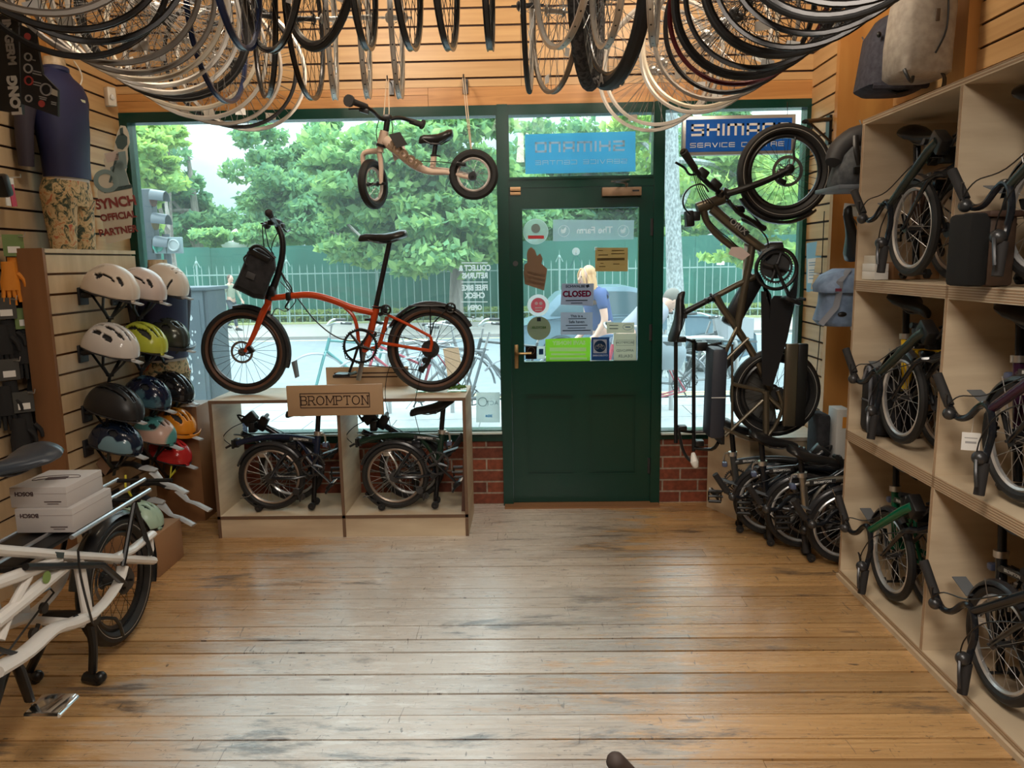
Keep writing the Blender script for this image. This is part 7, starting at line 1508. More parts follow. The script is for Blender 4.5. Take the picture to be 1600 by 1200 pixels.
# light box sign in the right window
s = thing('hanging_sign', 'blue and silver workshop sign hanging in the right window behind the bicycle wheel', 'sign', S(1154, 240, y=4.60))
Yb = 4.58; p0, p1 = S(1066, 243, y=Yb), S(1244, 178, y=Yb)
MB().bb(p0.x, p1.x, Yb, Yb+.05, p0.z, p1.z, .004).build('frame', M('sign_silver', (.50, .49, .46), .35, .6), s, world=True)
MB().bb(p0.x+.018, p1.x-.022, Yb-.002, Yb, p0.z+.018, p1.z-.020).build('blue_panel', M('sign_royal_blue', (.005, .11, .50), .35), s, world=True)
wtl = M('sign_white', (.82, .82, .80), .4)
wide_caps('SHIMANO', .066, wtl, Vector(((p0.x+p1.x)/2+.01, Yb-.003, S(1165, 202, y=Yb).z)), s, False, 1.10, .20, .24); wide_caps('SERVICE CENTRE', .026, wtl, Vector(((p0.x+p1.x)/2-.01, Yb-.003, S(1150, 226, y=Yb).z)), s, False, 1.30, .15, .32)
MB().tube([(p0.x+.04, Yb+.03, p1.z), (p0.x+.02, Yb+.1, 2.44)], .0015, 4).tube([(p1.x-.04, Yb+.03, p1.z), (p1.x-.02, Yb+.1, 2.44)], .0015, 4).build('wire', black, s, world=True)
# lettering on the left window
s = sticker('window_lettering', 'white mirrored opening and returns lettering low right in the left window', 740, 460, YW)
for (w_, py, sz) in (('COLLECT &', 419, .047), ('RETURNS', 431, .047), ('FREE BIKE', 450, .047), ('CHECK', 462, .047), ('OPEN', 481, .042), ('8am-7pm', 498, .034)): WT(w_, sz, f_wtext, 742, py, YW, s, xs=.80, bold=.0022)
for y_ in (410, 440, 471): rect(s, 'line', 721, y_, 762, y_+1.4, f_wtext, YW)
rect(s, 'text_bar', 730, 511, 757, 513.5, f_wtext, YW)
s = sticker('window_strip', 'violet-grey mirrored strip along the bottom of the left window', 340, 668, YW)
rect(s, 'film', 272, 659, 387, 678, f_strip, YW); WT('eBike servicing', .062, f_white, 335, 668, YW-.001, s, xs=1.15)
s = sticker('window_sticker', 'small pale membership sticker in the lower right corner of the left window', 763, 637, YW)
rect(s, 'film', 744, 613, 783-2, 660, f_pale, YW); WT('ACT', .040, film('act_grey', (.35, .45, .48), .9), 769, 630, YW-.001, s); discp(s, 'round_mark', 754, 628, 7, film('act_grey', (.35, .45, .48), .9), YW-.001, .003); WT('2024', .022, film('act_blue', (.10, .45, .75), .9), 764, 650, YW-.001, s, bold=.001)
# ---- stickers on the door glass
s = sticker('door_sticker', 'round clear sticker with red band at the upper left of the door glass', 837, 362, YD)
discp(s, 'film', 837, 362, 19, film('clear_round', (.60, .70, .62), .35), YD); discp(s, 'ring', 837, 362, 19, f_white, YD-.001, .002); rect(s, 'red_band', 825, 368, 850, 373, f_red, YD-.001); discp(s, 'emblem', 837, 357, 7, film('emblem_brown', (.35, .25, .2), .6), YD-.001)
s = sticker('door_banner_sticker', 'wide white mirrored sticker with two bird emblems across the top of the door glass', 928, 359, YD)
quad(s, 'film', [(864, 343), (991, 344), (990, 374), (864, 377)], film('banner_film', (.50, .60, .62), .50), YD)
WT('The Farm', .056, film('banner_letters', (1, 1, 1), .98), 929, 360, YD-.002, s, xs=1.0, bold=.001)
bird = film('emblem_white', (.95, .98, .98), .95)
for px in (881, 974):
    discp(s, 'emblem_ring', px, 361, 8.5, bird, YD-.001, .0018)
    quad(s, 'bird_mark', [(px-4, 357), (px-1, 359), (px+3, 354), (px+4, 358), (px+2, 364), (px-3, 365), (px-5, 361)], bird, YD-.002)
s = sticker('door_cutout_sticker', 'brown backside of a die-cut rider sticker on the left of the door glass', 836, 422, YD)
quad(s, 'card', [(830, 386), (836, 391), (839, 400), (844, 396), (848, 404), (846, 412), (855, 420), (853, 436), (850, 454), (820, 444), (818, 428), (819, 414), (824, 410), (823, 398), (825, 390)], film('brown_sticker_back', (.34, .21, .14), .96), YD)
for k in range(3): quad(s, 'lettering_block', [(824, 423+k*7), (850, 429+k*7), (850, 433+k*7), (824, 427+k*7)], film('brown_print', (.45, .33, .24), .96), YD-.001)
s = sticker('suction_hook', 'clear suction cup holding the strings of the closed sign on the door glass', 900, 393, YD)
discp(s, 'cup', 900, 393, 6, film('clear_cup', (.8, .85, .85), .7), YD-.003); discp(s, 'nub', 900, 393, 2.2, f_wtext, YD-.006)
MB().tube([S(900, 395, y=YD-.006), S(882, 442, y=YD-.012)], .0008, 4).tube([S(900, 395, y=YD-.006), S(924, 444, y=YD-.012)], .0008, 4).build('string', M('blue_string', (.12, .2, .35), .7), s, world=True)
s = sticker('certificate', 'yellow-brown paper certificate taped at the right of the door glass', 956, 406, YD, 'notice')
rect(s, 'sheet', 930, 387, 981, 424, f_kraft, YD); m_ = MB()
for (x0, x1, y_) in ((934, 942, 391), (956, 975, 391), (935, 950, 398), (955, 976, 396), (933, 976, 403.5), (933, 976, 405.5), (938, 943, 411), (936, 946, 416), (958, 968, 412)): a, b_ = S(x0, y_, y=YD-.001), S(x1, y_+.9, y=YD-.001); m_.bb(a.x, b_.x, YD-.0015, YD-.001, b_.z, a.z)
m_.build('small_print', film('certificate_ink', (.16, .10, .05), .9), s, world=True)
quad(s, 'tape', [(929, 386), (933, 386), (933, 391), (929, 391)], f_pale, YD-.001)
s = sticker('closed_sign', 'grey hanging sign reading CLOSED in dark red on the door glass', 902, 459, YD-.012, 'sign')
quad(s, 'card', [(878, 443), (928, 443), (927, 478), (876, 476)], f_grey, YD-.014)
WT('CLOSED', .050, film('sign_dark_red', (.30, .01, .05), .98), 901.5, 459.5, YD-.016, s, False, xs=.94, bold=.0022); WT('SCHWALBE', .022, f_ink, 899, 447.5, YD-.016, s, False, xs=1.05, bold=.0008); quad(s, 'bird_mark', [(915, 446), (920, 444), (921, 448), (917, 450)], f_ink, YD-.016)
m_ = MB(); 
for (x0, x1, y_) in ((884, 918, 469), (892, 910, 473)): a, b_ = S(x0, y_, y=YD-.016), S(x1, y_+1, y=YD-.016); m_.bb(a.x, b_.x, YD-.0165, YD-.016, b_.z, a.z)
m_.build('small_print', f_ink, s, world=True)
s = sticker('paper_notice', 'white typed paper notice under the closed sign on the door glass', 902, 505, YD, 'notice')
rect(s, 'sheet', 876, 488, 926, 523, film('backlit_paper', (.46, .48, .54), .93), YD)
WT('This is a', .021, f_ink, 901, 494, YD-.001, s, False, xs=1.1, bold=.0006); WT('Safe haven', .023, f_ink, 901, 503, YD-.001, s, False, xs=1.0, bold=.0006)
m_ = MB()
for (x0, x1, y_) in ((884, 918, 508), (887, 915, 512), (879, 923, 516), (888, 916, 497.5)): a, b_ = S(x0, y_, y=YD-.001), S(x1, y_+.8, y=YD-.001); m_.bb(a.x, b_.x, YD-.0015, YD-.001, b_.z, a.z)
m_.build('small_print', f_ink, s, world=True)
s = sticker('door_sticker', 'round pink and white sticker at the left of the door glass', 841, 477, YD)
discp(s, 'film', 841, 477, 17, film('sticker_white', (.80, .84, .84), .92), YD); discp(s, 'pink_disc', 841, 477, 11.5, f_pink, YD-.001)
for px in (838, 845): discp(s, 'bag_mark', px, 474, 2.6, f_wtext, YD-.002)
MB().bb(S(836, 480, y=YD).x, S(847, 480, y=YD).x, YD-.003, YD-.0025, S(840, 482, y=YD).z, S(840, 480, y=YD).z).bb(S(836, 480, y=YD).x, S(847, 480, y=YD).x, YD-.003, YD-.0025, S(840, 486, y=YD).z, S(840, 484, y=YD).z).build('small_print', f_wtext, s, world=True)
s = sticker('door_sticker', 'round khaki cardboard sticker above the door handle', 842, 513, YD)
discp(s, 'film', 842, 513, 18.5, f_olive, YD); rect(s, 'black_square', 839, 496, 845, 502, f_ink, YD-.001); WT('RECYCLER', .019, film('sticker_green_ink', (.10, .20, .05), .95), 842, 512, YD-.001, s, bold=.0008)
s = sticker('door_sticker', 'green mirrored money saving sticker along the bottom of the door glass', 887, 547, YD)
quad(s, 'film', [(852, 530), (923, 527), (922, 564), (853, 566)], f_green, YD); WT('SAVE MONEY', .034, f_wtext, 889, 536, YD-.001, s, bold=.0016); rect(s, 'white_bar', 859, 543, 916, 549, f_wtext, YD-.001); rect(s, 'text_bar', 861, 552, 915, 555, f_wtext, YD-.001); rect(s, 'text_bar', 859, 558.5, 917, 562, f_wtext, YD-.001)
s = sticker('door_sticker', 'navy mirrored sticker with a white bicycle emblem at the bottom of the door glass', 939, 545, YD)
rect(s, 'film', 924, 527, 952, 563, f_navy, YD); rect(s, 'white_tile', 927, 530.5, 948, 552, f_wtext, YD-.001); discp(s, 'navy_disc', 937.5, 541, 9.3, f_navy, YD-.002)
for px in (933, 942): discp(s, 'wheel_mark', px, 542.5, 2.8, f_wtext, YD-.003, .0012)
MB().tube([S(933, 542.5, y=YD-.004), S(935, 538, y=YD-.004), S(940, 538, y=YD-.004), S(942, 542.5, y=YD-.004)], .0012, 4).tube([S(935, 538, y=YD-.004), S(937.5, 542.5, y=YD-.004), S(940, 538, y=YD-.004)], .0012, 4).build('frame_mark', f_wtext, s, world=True)
WT('CYCLESCHEME', .014, f_wtext, 938, 555.5, YD-.001, s, bold=.0006)
s = sticker('door_sticker', 'small black sticker with pale ring left of the green one by the door handle', 829, 550, YD); rect(s, 'film', 821, 541, 838.5, 561, f_black, YD); discp(s, 'ring_mark', 830, 548, 5.5, film('coppery_ring', (.45, .30, .22), .9), YD-.001, .0012)
s = sticker('door_sticker', 'small pale sticker with a dark blue square between the black and the green ones', 845, 550, YD); rect(s, 'film', 839.5, 541, 851.5, 561, f_pale, YD); rect(s, 'blue_square', 842, 545, 849, 554, f_navy, YD-.001)
s = sticker('door_sticker', 'cream mirrored approved dealer sticker in the lower right corner of the door glass', 974, 542, YD)
rect(s, 'film', 959, 521, 994, 563, f_cream, YD); WT('BROMPTON', .021, f_ink, 976.5, 535.5, YD-.001, s); WT('APPROVED', .022, f_ink, 976.5, 548, YD-.001, s); WT('DEALER', .026, f_ink, 977, 556.5, YD-.001, s)
fr = MB(); a, b_ = S(963, 540, y=YD), S(990.5, 531, y=YD); frame_rect(fr, a.x, b_.x, a.z, b_.z, .0014, YD-.0014, YD-.0006); fr.build('frame_line', f_ink, s, world=True)
s = sticker('door_sticker', 'pale sticker with an oval ring right of the paper notice on the door glass', 970, 511, YD); rect(s, 'film', 948, 504, 991, 520.5, f_cream, YD)
c = S(981, 511, y=YD); MB().tube([c+Vector((math.cos(a)*.032, -.001, math.sin(a)*.018)) for a in [2*PI*k/24 for k in range(24)]], .001, 4, closed=True).build('oval_ring', f_navy, s, world=True); rect(s, 'text_bar', 977, 510.3, 985, 511.8, f_navy, YD-.001); rect(s, 'text_bar', 952, 508, 966, 509, f_ink, YD-.001); rect(s, 'text_bar', 952, 513, 966, 514, f_ink, YD-.001)
# ================================================================ people, car and bicycles in the street
def skin_mesh(name, nodes, edges, mat, parent, sub=2, root=0):
    """one continuous skinned surface grown on a skeleton: nodes = [(point, radius or (rx, ry))]"""
    me = bpy.data.meshes.new(name); me.from_pydata([tuple(p) for p, r in nodes], edges, []); o = bpy.data.objects.new(name, me); COL.objects.link(o)
    md = o.modifiers.new('skin', 'SKIN'); md.use_smooth_shade = True; sb = o.modifiers.new('sub', 'SUBSURF'); sb.levels = sub; sb.render_levels = sub
    if not me.skin_vertices: bpy.context.view_layer.update()
    for i, (p, r) in enumerate(nodes):
        sv = me.skin_vertices[0].data[i]; sv.radius = r if isinstance(r, tuple) else (r, r); sv.use_root = (i == root)
    bpy.context.view_layer.update(); dg = bpy.context.evaluated_depsgraph_get(); nm = bpy.data.meshes.new_from_object(o.evaluated_get(dg)); bpy.data.objects.remove(o)
    nm.name = name; nm.materials.clear(); nm.materials.append(mat); nm.polygons.foreach_set('use_smooth', [True]*len(nm.polygons))
    o = bpy.data.objects.new(name, nm); COL.objects.link(o); o.parent = parent; return o
skin = M('skin_light', (.60, .36, .27), .5)
def person(lab, loc, rz, pose, shirt, trousers, hair, hairlong, h=1.7, bend=0.0, shoes=None, held=None):
    """local frame: facing +x, up z. pose: dict of joints in metres for a 1.70 m figure"""
    r = thing('person', lab, 'person', loc, (0, 0, rz)); k = h/1.7
    V = lambda *a: Vector(a)*k
    def B(p):   # bend the upper body forward about the hip
        p = Vector(p); 
        if p.z > .92: 
            q_ = p-Vector((0, 0, .92)); q_ = Matrix.Rotation(bend, 3, 'Y') @ q_; p = q_+Vector((0, 0, .92))
        return p*k
    P = pose; sh = .185
    nodes = [(B((0, 0, .95)), (.12, .14)), (B((0, 0, 1.10)), (.10, .125)), (B((0, 0, 1.28)), (.11, .155)), (B((-.01, 0, 1.40)), (.075, .10)), (B((.0, 0, 1.47)), .052), (B((.02, 0, 1.55)), .075), (B((.015, 0, 1.63)), .078)]
    edges = [(0, 1), (1, 2), (2, 3), (3, 4), (4, 5), (5, 6)]
    for s_ in (-1, 1):
        a = P['arm'][0 if s_ < 0 else 1]; b0 = len(nodes)
        nodes += [(B((0, s_*sh, 1.38)), .052), (B(a[0]), .040), (B(a[1]), .028), (B(a[2]), .032)]; edges += [(3, b0), (b0, b0+1), (b0+1, b0+2), (b0+2, b0+3)]
        # hand: palm then five fingers, rooted in the palm
        pal = Vector(a[2]); d = (Vector(a[2])-Vector(a[1])).normalized(); u, w = frame_from(d); pb = len(nodes)-1
        for i_, (off, ln) in enumerate(((-.030, .055), (-.013, .075), (.004, .08), (.02, .07), (.034, .055))):
            base = pal+d*(.03 if i_ else .0)+u*off; tip = base+d*ln+w*.015 if i_ else base+d*.04+u*(-.03)
            n0 = len(nodes); nodes += [(B(base), .0095), (B((base+tip)/2+w*.004), .0085), (B(tip), .0065)]; edges += [(pb, n0), (n0, n0+1), (n0+1, n0+2)]
    for s_ in (-1, 1):
        l = P['leg'][0 if s_ < 0 else 1]; b0 = len(nodes); nodes += [(Vector((0, s_*.09, .86))*k, .085), (Vector(l[0])*k, .058), (Vector(l[1])*k, .038), (Vector(l[2])*k, .035)]; edges += [(0, b0), (b0, b0+1), (b0+1, b0+2), (b0+2, b0+3)]
    skin_mesh('body', nodes, edges, skin, r)
    hc = B((.03, 0, 1.60)); Rm_ = Matrix.Rotation(bend+P.get('nod', 0), 3, 'Y')
    fc = MB(); fc.ball(hc, (.088*k, .070*k, .108*k), Rm_, 20, 14); fc.tube([hc+Rm_ @ V(.083, 0, .01), hc+Rm_ @ V(.103, 0, -.022), hc+Rm_ @ V(.085, 0, -.032)], [.006, .012, .008], 8); fc.ball(hc+Rm_ @ V(.055, 0, -.085), (.03*k, .035*k, .022*k), Rm_, 10, 6)
    for s_ in (-1, 1): fc.ball(hc+Rm_ @ V(-.005, s_*.070, -.01), (.018*k, .008*k, .028*k), Rm_, 8, 6)
    fc.build('head', skin, r)
    ey = MB()
    for s_ in (-1, 1): ey.ball(hc+Rm_ @ V(.080, s_*.028, .008), (.008, .012, .006), Rm_, 8, 6)
    ey.build('eyes', M('eye_dark', (.03, .02, .02), .3), r); MB().ball(hc+Rm_ @ V(.084, 0, -.055), (.006, .022, .006), Rm_, 8, 6).build('mouth', M('lips', (.42, .14, .12), .5), r)
    hm = MB(); hm.ball(hc+Rm_ @ V(-.030, 0, .028), (.085*k, .080*k, .100*k), Rm_, 20, 12)
    if hairlong:
        for i_ in range(26):
            a = rad(80+200*i_/25); c_ = hc+Rm_ @ V(math.cos(a)*.072-.01, math.sin(a)*.070, .02); rr = random.Random(i_)
            hm.tube([c_, c_+Vector((math.cos(a)*.015, math.sin(a)*.02, -.10)), c_+Vector((math.cos(a)*.02+rr.uniform(-.01, .02), math.sin(a)*.035, -.20-rr.random()*.05)), c_+Vector((math.cos(a)*.015+rr.uniform(-.02, .03), math.sin(a)*.03, -.28-rr.random()*.06))], [.020, .024, .022, .006], 8, sm=3)
        for s_ in (-1, 1): hm.tube([hc+Rm_ @ V(.05, s_*.02, .095), hc+Rm_ @ V(.07, s_*.058, .03), hc+Rm_ @ V(.06, s_*.075, -.06), hc+Rm_ @ V(.05, s_*.075, -.18)], [.014, .016, .016, .008], 8, sm=3)
    hm.build('hair', hair, r)
    # shirt with sleeves
    sn = [(B((0, 0, .93)), (.135, .155)), (B((0, 0, 1.10)), (.118, .143)), (B((0, 0, 1.28)), (.125, .172)), (B((-.01, 0, 1.40)), (.088, .112)), (B((0, 0, 1.45)), .066)]; se = [(0, 1), (1, 2), (2, 3), (3, 4)]
    for s_ in (-1, 1):
        a = P['arm'][0 if s_ < 0 else 1]; b0 = len(sn); e1 = Vector((0, s_*sh, 1.38)); full = P.get('long')
        sn += [(B(e1), .066), (B(e1+(Vector(a[0])-e1)*(.62 if not full else 1)), .060 if not full else .052)]; se += [(3, b0), (b0, b0+1)]
        if full: sn += [(B(Vector(a[0])+(Vector(a[1])-Vector(a[0]))*.9), .040)]; se += [(b0+1, b0+2)]
    skin_mesh('shirt', sn, se, shirt, r)
    tn = [(Vector((0, 0, .98))*k, (.125, .145))]; te = []
    for s_ in (-1, 1):
        l = P['leg'][0 if s_ < 0 else 1]; b0 = len(tn); tn += [(Vector((0, s_*.09, .86))*k, .10), (Vector(l[0])*k, .074), (Vector(l[1])*k, .055)]; te += [(0, b0), (b0, b0+1), (b0+1, b0+2)]
        MB().tube([(Vector(l[2])+Vector((-.06, 0, -.035)))*k, (Vector(l[2])+Vector((.03, 0, -.02)))*k, (Vector(l[2])+Vector((.14, 0, -.045)))*k, (Vector(l[2])+Vector((.19, 0, -.052)))*k], [.035, .045, .036, .02], 10, sm=3, flat=(1, 1)).build('shoe', shoes or black, r)
    skin_mesh('trousers', tn, te, trousers, r)
    return r
STAND = dict(arm=[((.02, -.25, 1.12), (.22, -.22, 1.02), (.29, -.20, 1.02)), ((.05, .24, 1.12), (.26, .16, 1.04), (.33, .14, 1.04))], leg=[((.03, -.10, .48), (.0, -.10, .10), (0, -.10, .07)), ((-.02, .10, .48), (-.04, .10, .10), (-.04, .10, .07))])
BEND = dict(arm=[((.05, -.24, 1.10), (.18, -.20, .90), (.25, -.19, .85)), ((.05, .24, 1.10), (.2, .2, .9), (.27, .18, .86))], leg=STAND['leg'], nod=-.2)
WALK = dict(arm=[((-.10, -.22, 1.12), (-.05, -.24, .90), (-.03, -.24, .83)), ((.10, .22, 1.13), (.22, .20, .95), (.27, .19, .90))], leg=[((.16, -.09, .50), (.22, -.09, .12), (.24, -.09, .07)), ((-.08, .09, .48), (-.32, .09, .16), (-.33, .09, .12))], long=True)
blonde = noisy(M('blonde_hair', rough=.5), (.36, .17, .06), (.62, .36, .16), (30, 30, 4), 3); brownh = M('brown_hair', (.10, .05, .03), .6)
p = S(935, 430, y=8.3)
person('woman with long blonde hair in a navy T-shirt leaning forward outside the shop door', (p.x+.06, 8.3, -.10), rad(200), BEND, M('navy_tshirt', (.035, .06, .17), .8), M('blue_jeans', (.07, .12, .22), .8), blonde, True, 1.60, .28)
p = S(993, 470, y=7.6)
person('stooping person in a grey top at the right edge of the door glass', (p.x-.12, 7.6, -.10), rad(20), BEND, M('grey_marl', (.22, .23, .27), .85), M('dark_jeans', (.04, .05, .08), .8), M('grey_brown_hair', (.14, .12, .10), .7), False, 1.62, .95)
p = S(358, 425, y=24)
person('man in an open khaki shirt walking along the far pavement', (p.x, 24.0, -.47), rad(-20), WALK, M('khaki_shirt', (.28, .30, .22), .8), M('dark_trousers', (.05, .06, .08), .8), brownh, False, 1.72)
# parked car seen through the door glass
carp = M('car_silver_blue', (.20, .30, .37), .18, .5); cgl = M('car_glass', (.05, .09, .11), .08); tyre_m = rubber
car = thing('parked_car', 'silver-blue hatchback stopped on the road behind the door glass', 'car', (1.0, 13.2, -.32))
X0c, Yc, Zc = S(800, 500, y=12.4).x, 12.4, -.31
def cs(pts, y_, s_=1.0, ax=None): return [Vector((X0c+x_, y_, Zc+z_*s_)) for x_, z_ in pts]
body = [(.0, .35), (.05, .62), (.12, .80), (.55, .92), (1.05, .96), (2.2, .97), (3.1, .93), (3.75, .82), (3.95, .62), (3.98, .34), (3.6, .20), (.3, .20)]
MB().loft([cs(body, Yc+.10, .96), cs(body, Yc, 1), cs(body, Yc+1.68, 1), cs(body, Yc+1.6, .96)]).build('body', carp, car, world=True)
cab = [(.35, .90), (.75, 1.30), (1.15, 1.42), (1.9, 1.42), (2.35, 1.32), (3.05, .93)]
rings = [[Vector((X0c+x_, Yc+.06+.16*max(0, (z_-.93))*1.2, Zc+z_)) for x_, z_ in cab], [Vector((X0c+x_, Yc+1.62-.16*max(0, (z_-.93))*1.2, Zc+z_)) for x_, z_ in cab]]
MB().loft(rings).build('cabin', carp, car, world=True)
for pts in ([(.62, .97), (.92, 1.28), (1.20, 1.34), (1.45, 1.35), (1.45, .98)], [(1.55, .98), (1.55, 1.35), (1.95, 1.34), (2.28, 1.25), (2.80, .98)]):
    MB().prism([Vector((X0c+x_, Yc+.055+.16*max(0, (z_-.93))*1.2-.012, Zc+z_)) for x_, z_ in pts], (0, .006, 0)).build('side_window', cgl, car, world=True)
for wx in (.80, 3.15):
    c = Vector((X0c+wx, Yc+.02, Zc+.31)); o = MB().ring(c+Vector((0, .08, 0)), (0, 1, 0), .235, .075, 32, 8, flat=(.075, .095)).build('wheel', tyre_m, car, world=True); m_ = MB(); m_.disc(c+Vector((0, .05, 0)), (0, 1, 0), .07, .03, 16)
    for q_ in range(8): a = q_*PI/4; m_.tube([c, c+Vector((math.cos(a)*.17, 0, math.sin(a)*.17))], [.022, .015], 6)
    m_.ring(c+Vector((0, .02, 0)), (0, 1, 0), .175, .012, 28, 6).build('alloy', silver, o, world=True); MB().arcband(c+Vector((0, .02, 0)), (0, 1, 0), (1, 0, 0), .335, .04, .01, rad(-175), rad(-5), 18, 0).build('wheel_arch', black, car, world=True)
MB().tube([(X0c+1.5, Yc-.008, Zc+.30), (X0c+1.5, Yc-.008, Zc+.97)], .004, 4).tube([(X0c+2.6, Yc-.008, Zc+.35), (X0c+2.6, Yc-.008, Zc+.95)], .004, 4).build('door_line', black, car, world=True)
MB().box((X0c+2.45, Yc-.09, Zc+.98), (.13, .17, .10), None, .03).build('door_mirror', carp, car, world=True)
# parked bicycles at the kerb stands
def street_bike(lab, px, py, y_, turn, col, seatm=saddlem, step=False, R=.34, flip=1, basket=False, rack=True):
    """whole bicycle, local +x forward; placed by its rear wheel hub"""
    c = S(px, py, y=y_); r = thing('parked_bicycle', lab, 'bicycle', (c.x, c.y, -.10), (0, 0, turn), 'bicycles parked outside the windows')
    a, b_ = Vector((0, 0, R)), Vector((1.03*flip, 0, R)); f = flip
    for w_ in (a, b_): wheel(r, w_, (0, 1, 0), R, .016, rims['silver'], 24, tyrem=M('street_tyre', (.04, .04, .045), .7), hub=.018, hw=.04, rimh=.010); 
    m_ = MB(); bbk = Vector((.43*f, 0, .29)); st_ = Vector((.27*f, 0, .80)); hd_ = Vector((.86*f, 0, .86)); hd2 = Vector((.90*f, 0, .72))
    m_.tube([bbk, st_], .015, 8).tube([hd_, hd2], .018, 8).tube([bbk, hd2], .017, 8)
    m_.tube([st_+(bbk-st_)*(.45 if step else .08), hd_+(hd2-hd_)*.2], .014, 8)
    for s_ in (-.05, .05): m_.tube([a+Vector((0, s_, 0)), bbk+Vector((0, s_*.5, 0))], .009, 6).tube([a+Vector((0, s_, 0)), st_+Vector((0, s_*.3, -.06))], .008, 6).tube([hd2, hd2+Vector((.03*f, s_, -.06)), b_+Vector((0, s_, 0))], .011, 6, sm=3)
    m_.build('frame', col, r)
    MB().cyl(st_, st_+Vector((-.05*f, 0, .16)), .012).cyl(hd_, hd_+Vector((-.03*f, 0, .14)), .012).build('seat_post', steel, r)
    saddle(r, st_+Vector((-.06*f, 0, .20)), (f, 0, 0), (0, 0, 1), .27, .17, seatm)
    h = hd_+Vector((-.03*f, 0, .14)); hb_ = MB().tube([h+Vector((-.16*f, -.29, .03)), h+Vector((-.04*f, -.24, .04)), h+Vector((.04*f, -.06, 0)), h+Vector((.04*f, .06, 0)), h+Vector((-.04*f, .24, .04)), h+Vector((-.16*f, .29, .03))], .011, 8, sm=4).build('handlebar', steel, r)
    for s_ in (-1, 1): MB().tube([h+Vector((-.18*f, s_*.295, .03)), h+Vector((-.07*f, s_*.26, .037))], .016, 8).build('grip', black, hb_)
    m_ = MB(); toothed(m_, bbk+Vector((0, -.05, 0)), (0, 1, 0), .09, .004, 20); m_.build('chainring', greymetal, r)
    MB().tube([bbk+Vector((0, -.08, 0)), bbk+Vector((.08, -.09, -.14))], .009, 6).tube([bbk+Vector((0, .08, 0)), bbk+Vector((-.08, .09, .14))], .009, 6).tube([bbk-Vector((0, .08, 0)), bbk+Vector((0, .08, 0))], .009, 6).build('crank', greymetal, r)
    g = MB(); g.arcband(a, (0, 1, 0), (1, 0, 0), R+.022, .05, .002, rad(-175), rad(-40), 16).build('mudguard', M('street_mudguard', (.18, .20, .22), .3), r); g = MB(); g.arcband(b_, (0, 1, 0), (1, 0, 0), R+.022, .05, .002, rad(-160), rad(-50), 12); g.build('mudguard', M('street_mudguard', (.18, .20, .22), .3), r)
    if rack:
        k_ = MB()
        for s_ in (-.06, .06): k_.tube([(.10*f, s_, .74), (-.28*f, s_, .74)], .006, 6).tube([(-.2*f, s_, .74), (0, s_, R)], .005, 6)
        k_.build('rack', greymetal, r)
    if basket:
        bk_ = MB(); x0, x1 = .92*f, 1.22*f
        bk_.bb(min(x0, x1), max(x0, x1), -.17, .17, .78, .80); [bk_.bb(min(x0, x1), max(x0, x1), s_-.006, s_+.006, .78, 1.0) for s_ in (-.17, .17)]; [bk_.bb(q_-.006, q_+.006, -.17, .17, .78, 1.0) for q_ in (x0, x1)]
        bk_.build('basket', M('basket_grey', (.30, .32, .34), .6), r)
    return r
redm = M('red_bike_paint', (.30, .015, .04), .3); greyb = M('grey_bike_paint', (.10, .115, .13), .3); tealb = M('teal_bike_paint', (.06, .22, .22), .3); blackb = M('black_bike_paint', (.04, .045, .05), .3); silb = M('silver_bike_paint', (.22, .23, .24), .3, .4)
street_bike('red parked bicycle with grey saddle seen below the rear wheel of the orange bicycle', 722, 607, 7.9, rad(-165), redm, M('grey_saddle', (.20, .22, .25), .5), True)
street_bike('grey parked bicycle nearest the door post in the left window', 800, 606, 7.5, rad(168), greyb)
street_bike('teal parked bicycle leaning behind the display unit in the left window', 640, 590, 8.5, rad(-160), tealb)
street_bike('silver parked bicycle with pale tyres left of the red one in the left window', 600, 600, 8.2, rad(-20), silb)
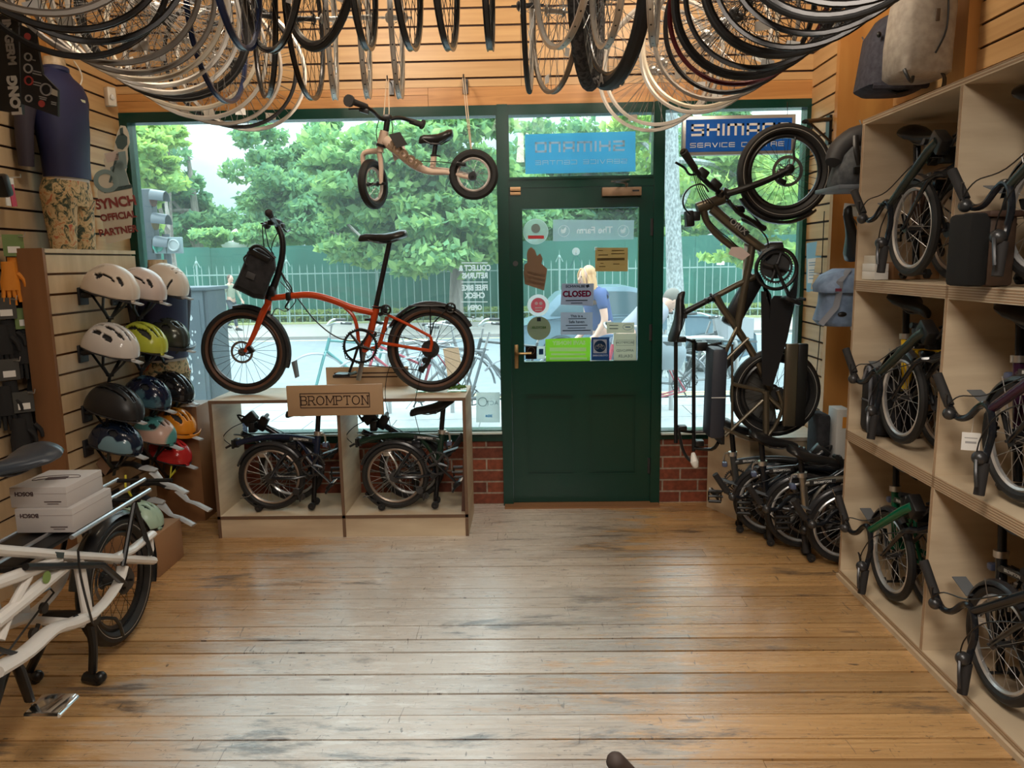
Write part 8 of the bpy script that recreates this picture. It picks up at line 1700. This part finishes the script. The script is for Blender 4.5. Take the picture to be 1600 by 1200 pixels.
street_bike('red parked step-through bicycle with child seat in the right window', 1066, 598, 7.6, rad(-150), redm, step=True)
street_bike('dark parked bicycle just outside the right edge of the door glass', 1000, 596, 8.2, rad(12), blackb, basket=True)
street_bike('silver parked bicycle behind the red one in the right window', 1140, 590, 8.4, rad(165), silb)
street_bike('black parked bicycle seen between stickers at the bottom of the door glass', 880, 592, 8.0, rad(185), blackb)
# child seat and panniers on the red step-through
c = S(1046, 548, y=7.3)
r = thing('child_seat', 'grey moulded child seat on the red bicycle in the right window', 'child seat', c)
MB().loft([rbox((c.x, 7.3, c.z-.17), .10, .12), rbox((c.x, 7.3, c.z-.05), .15, .15), rbox((c.x, 7.3, c.z+.02), .15, .15), rbox((c.x-.03, 7.34, c.z+.14), .10, .13)]).build('shell', M('child_seat_grey', (.20, .24, .27), .5), r, world=True)
MB().loft([rbox((c.x+.02, 7.28, c.z+.0), .11, .11), rbox((c.x, 7.28, c.z+.10), .10, .11)]).build('cushion', M('cushion_dark', (.05, .055, .06), .8), r, world=True)
# cycle stands
for (px, lab) in ((655, 'steel hoop cycle stand among the bicycles in the left window'), (1100, 'steel hoop cycle stand behind the hanging bicycle')):
    c = S(px, 560, y=8.3); tag(MB().tube([(c.x-.35, 8.3, -.1), (c.x-.35, 8.3, .55), (c.x-.25, 8.3, .68), (c.x+.25, 8.3, .68), (c.x+.35, 8.3, .55), (c.x+.35, 8.3, -.1)], .025, 10, sm=4).build('cycle_stand', steel), lab, 'cycle stand')
# route number on the railings
c = S(1126, 406, y=26.165); r = thing('route_sign', 'small white sign reading 5 on the railings in the right window', 'sign', c)
MB().box(c, (.26, .02, .34)).build('plate', paper, r, world=True); text('number', '5', .28, black, face_cam(c.x, c.y-.013, c.z), r, bold=.008)
tag(MB().prism([S(692, 545, y=7.4), S(716, 543, y=7.4), S(722, 575, y=7.4), S(700, 592, y=7.4)], (0, .02, 0)).build('cardboard_sheet', M('kraft_cardboard')), 'piece of brown cardboard among the parked bicycles behind the orange rear wheel', 'cardboard')
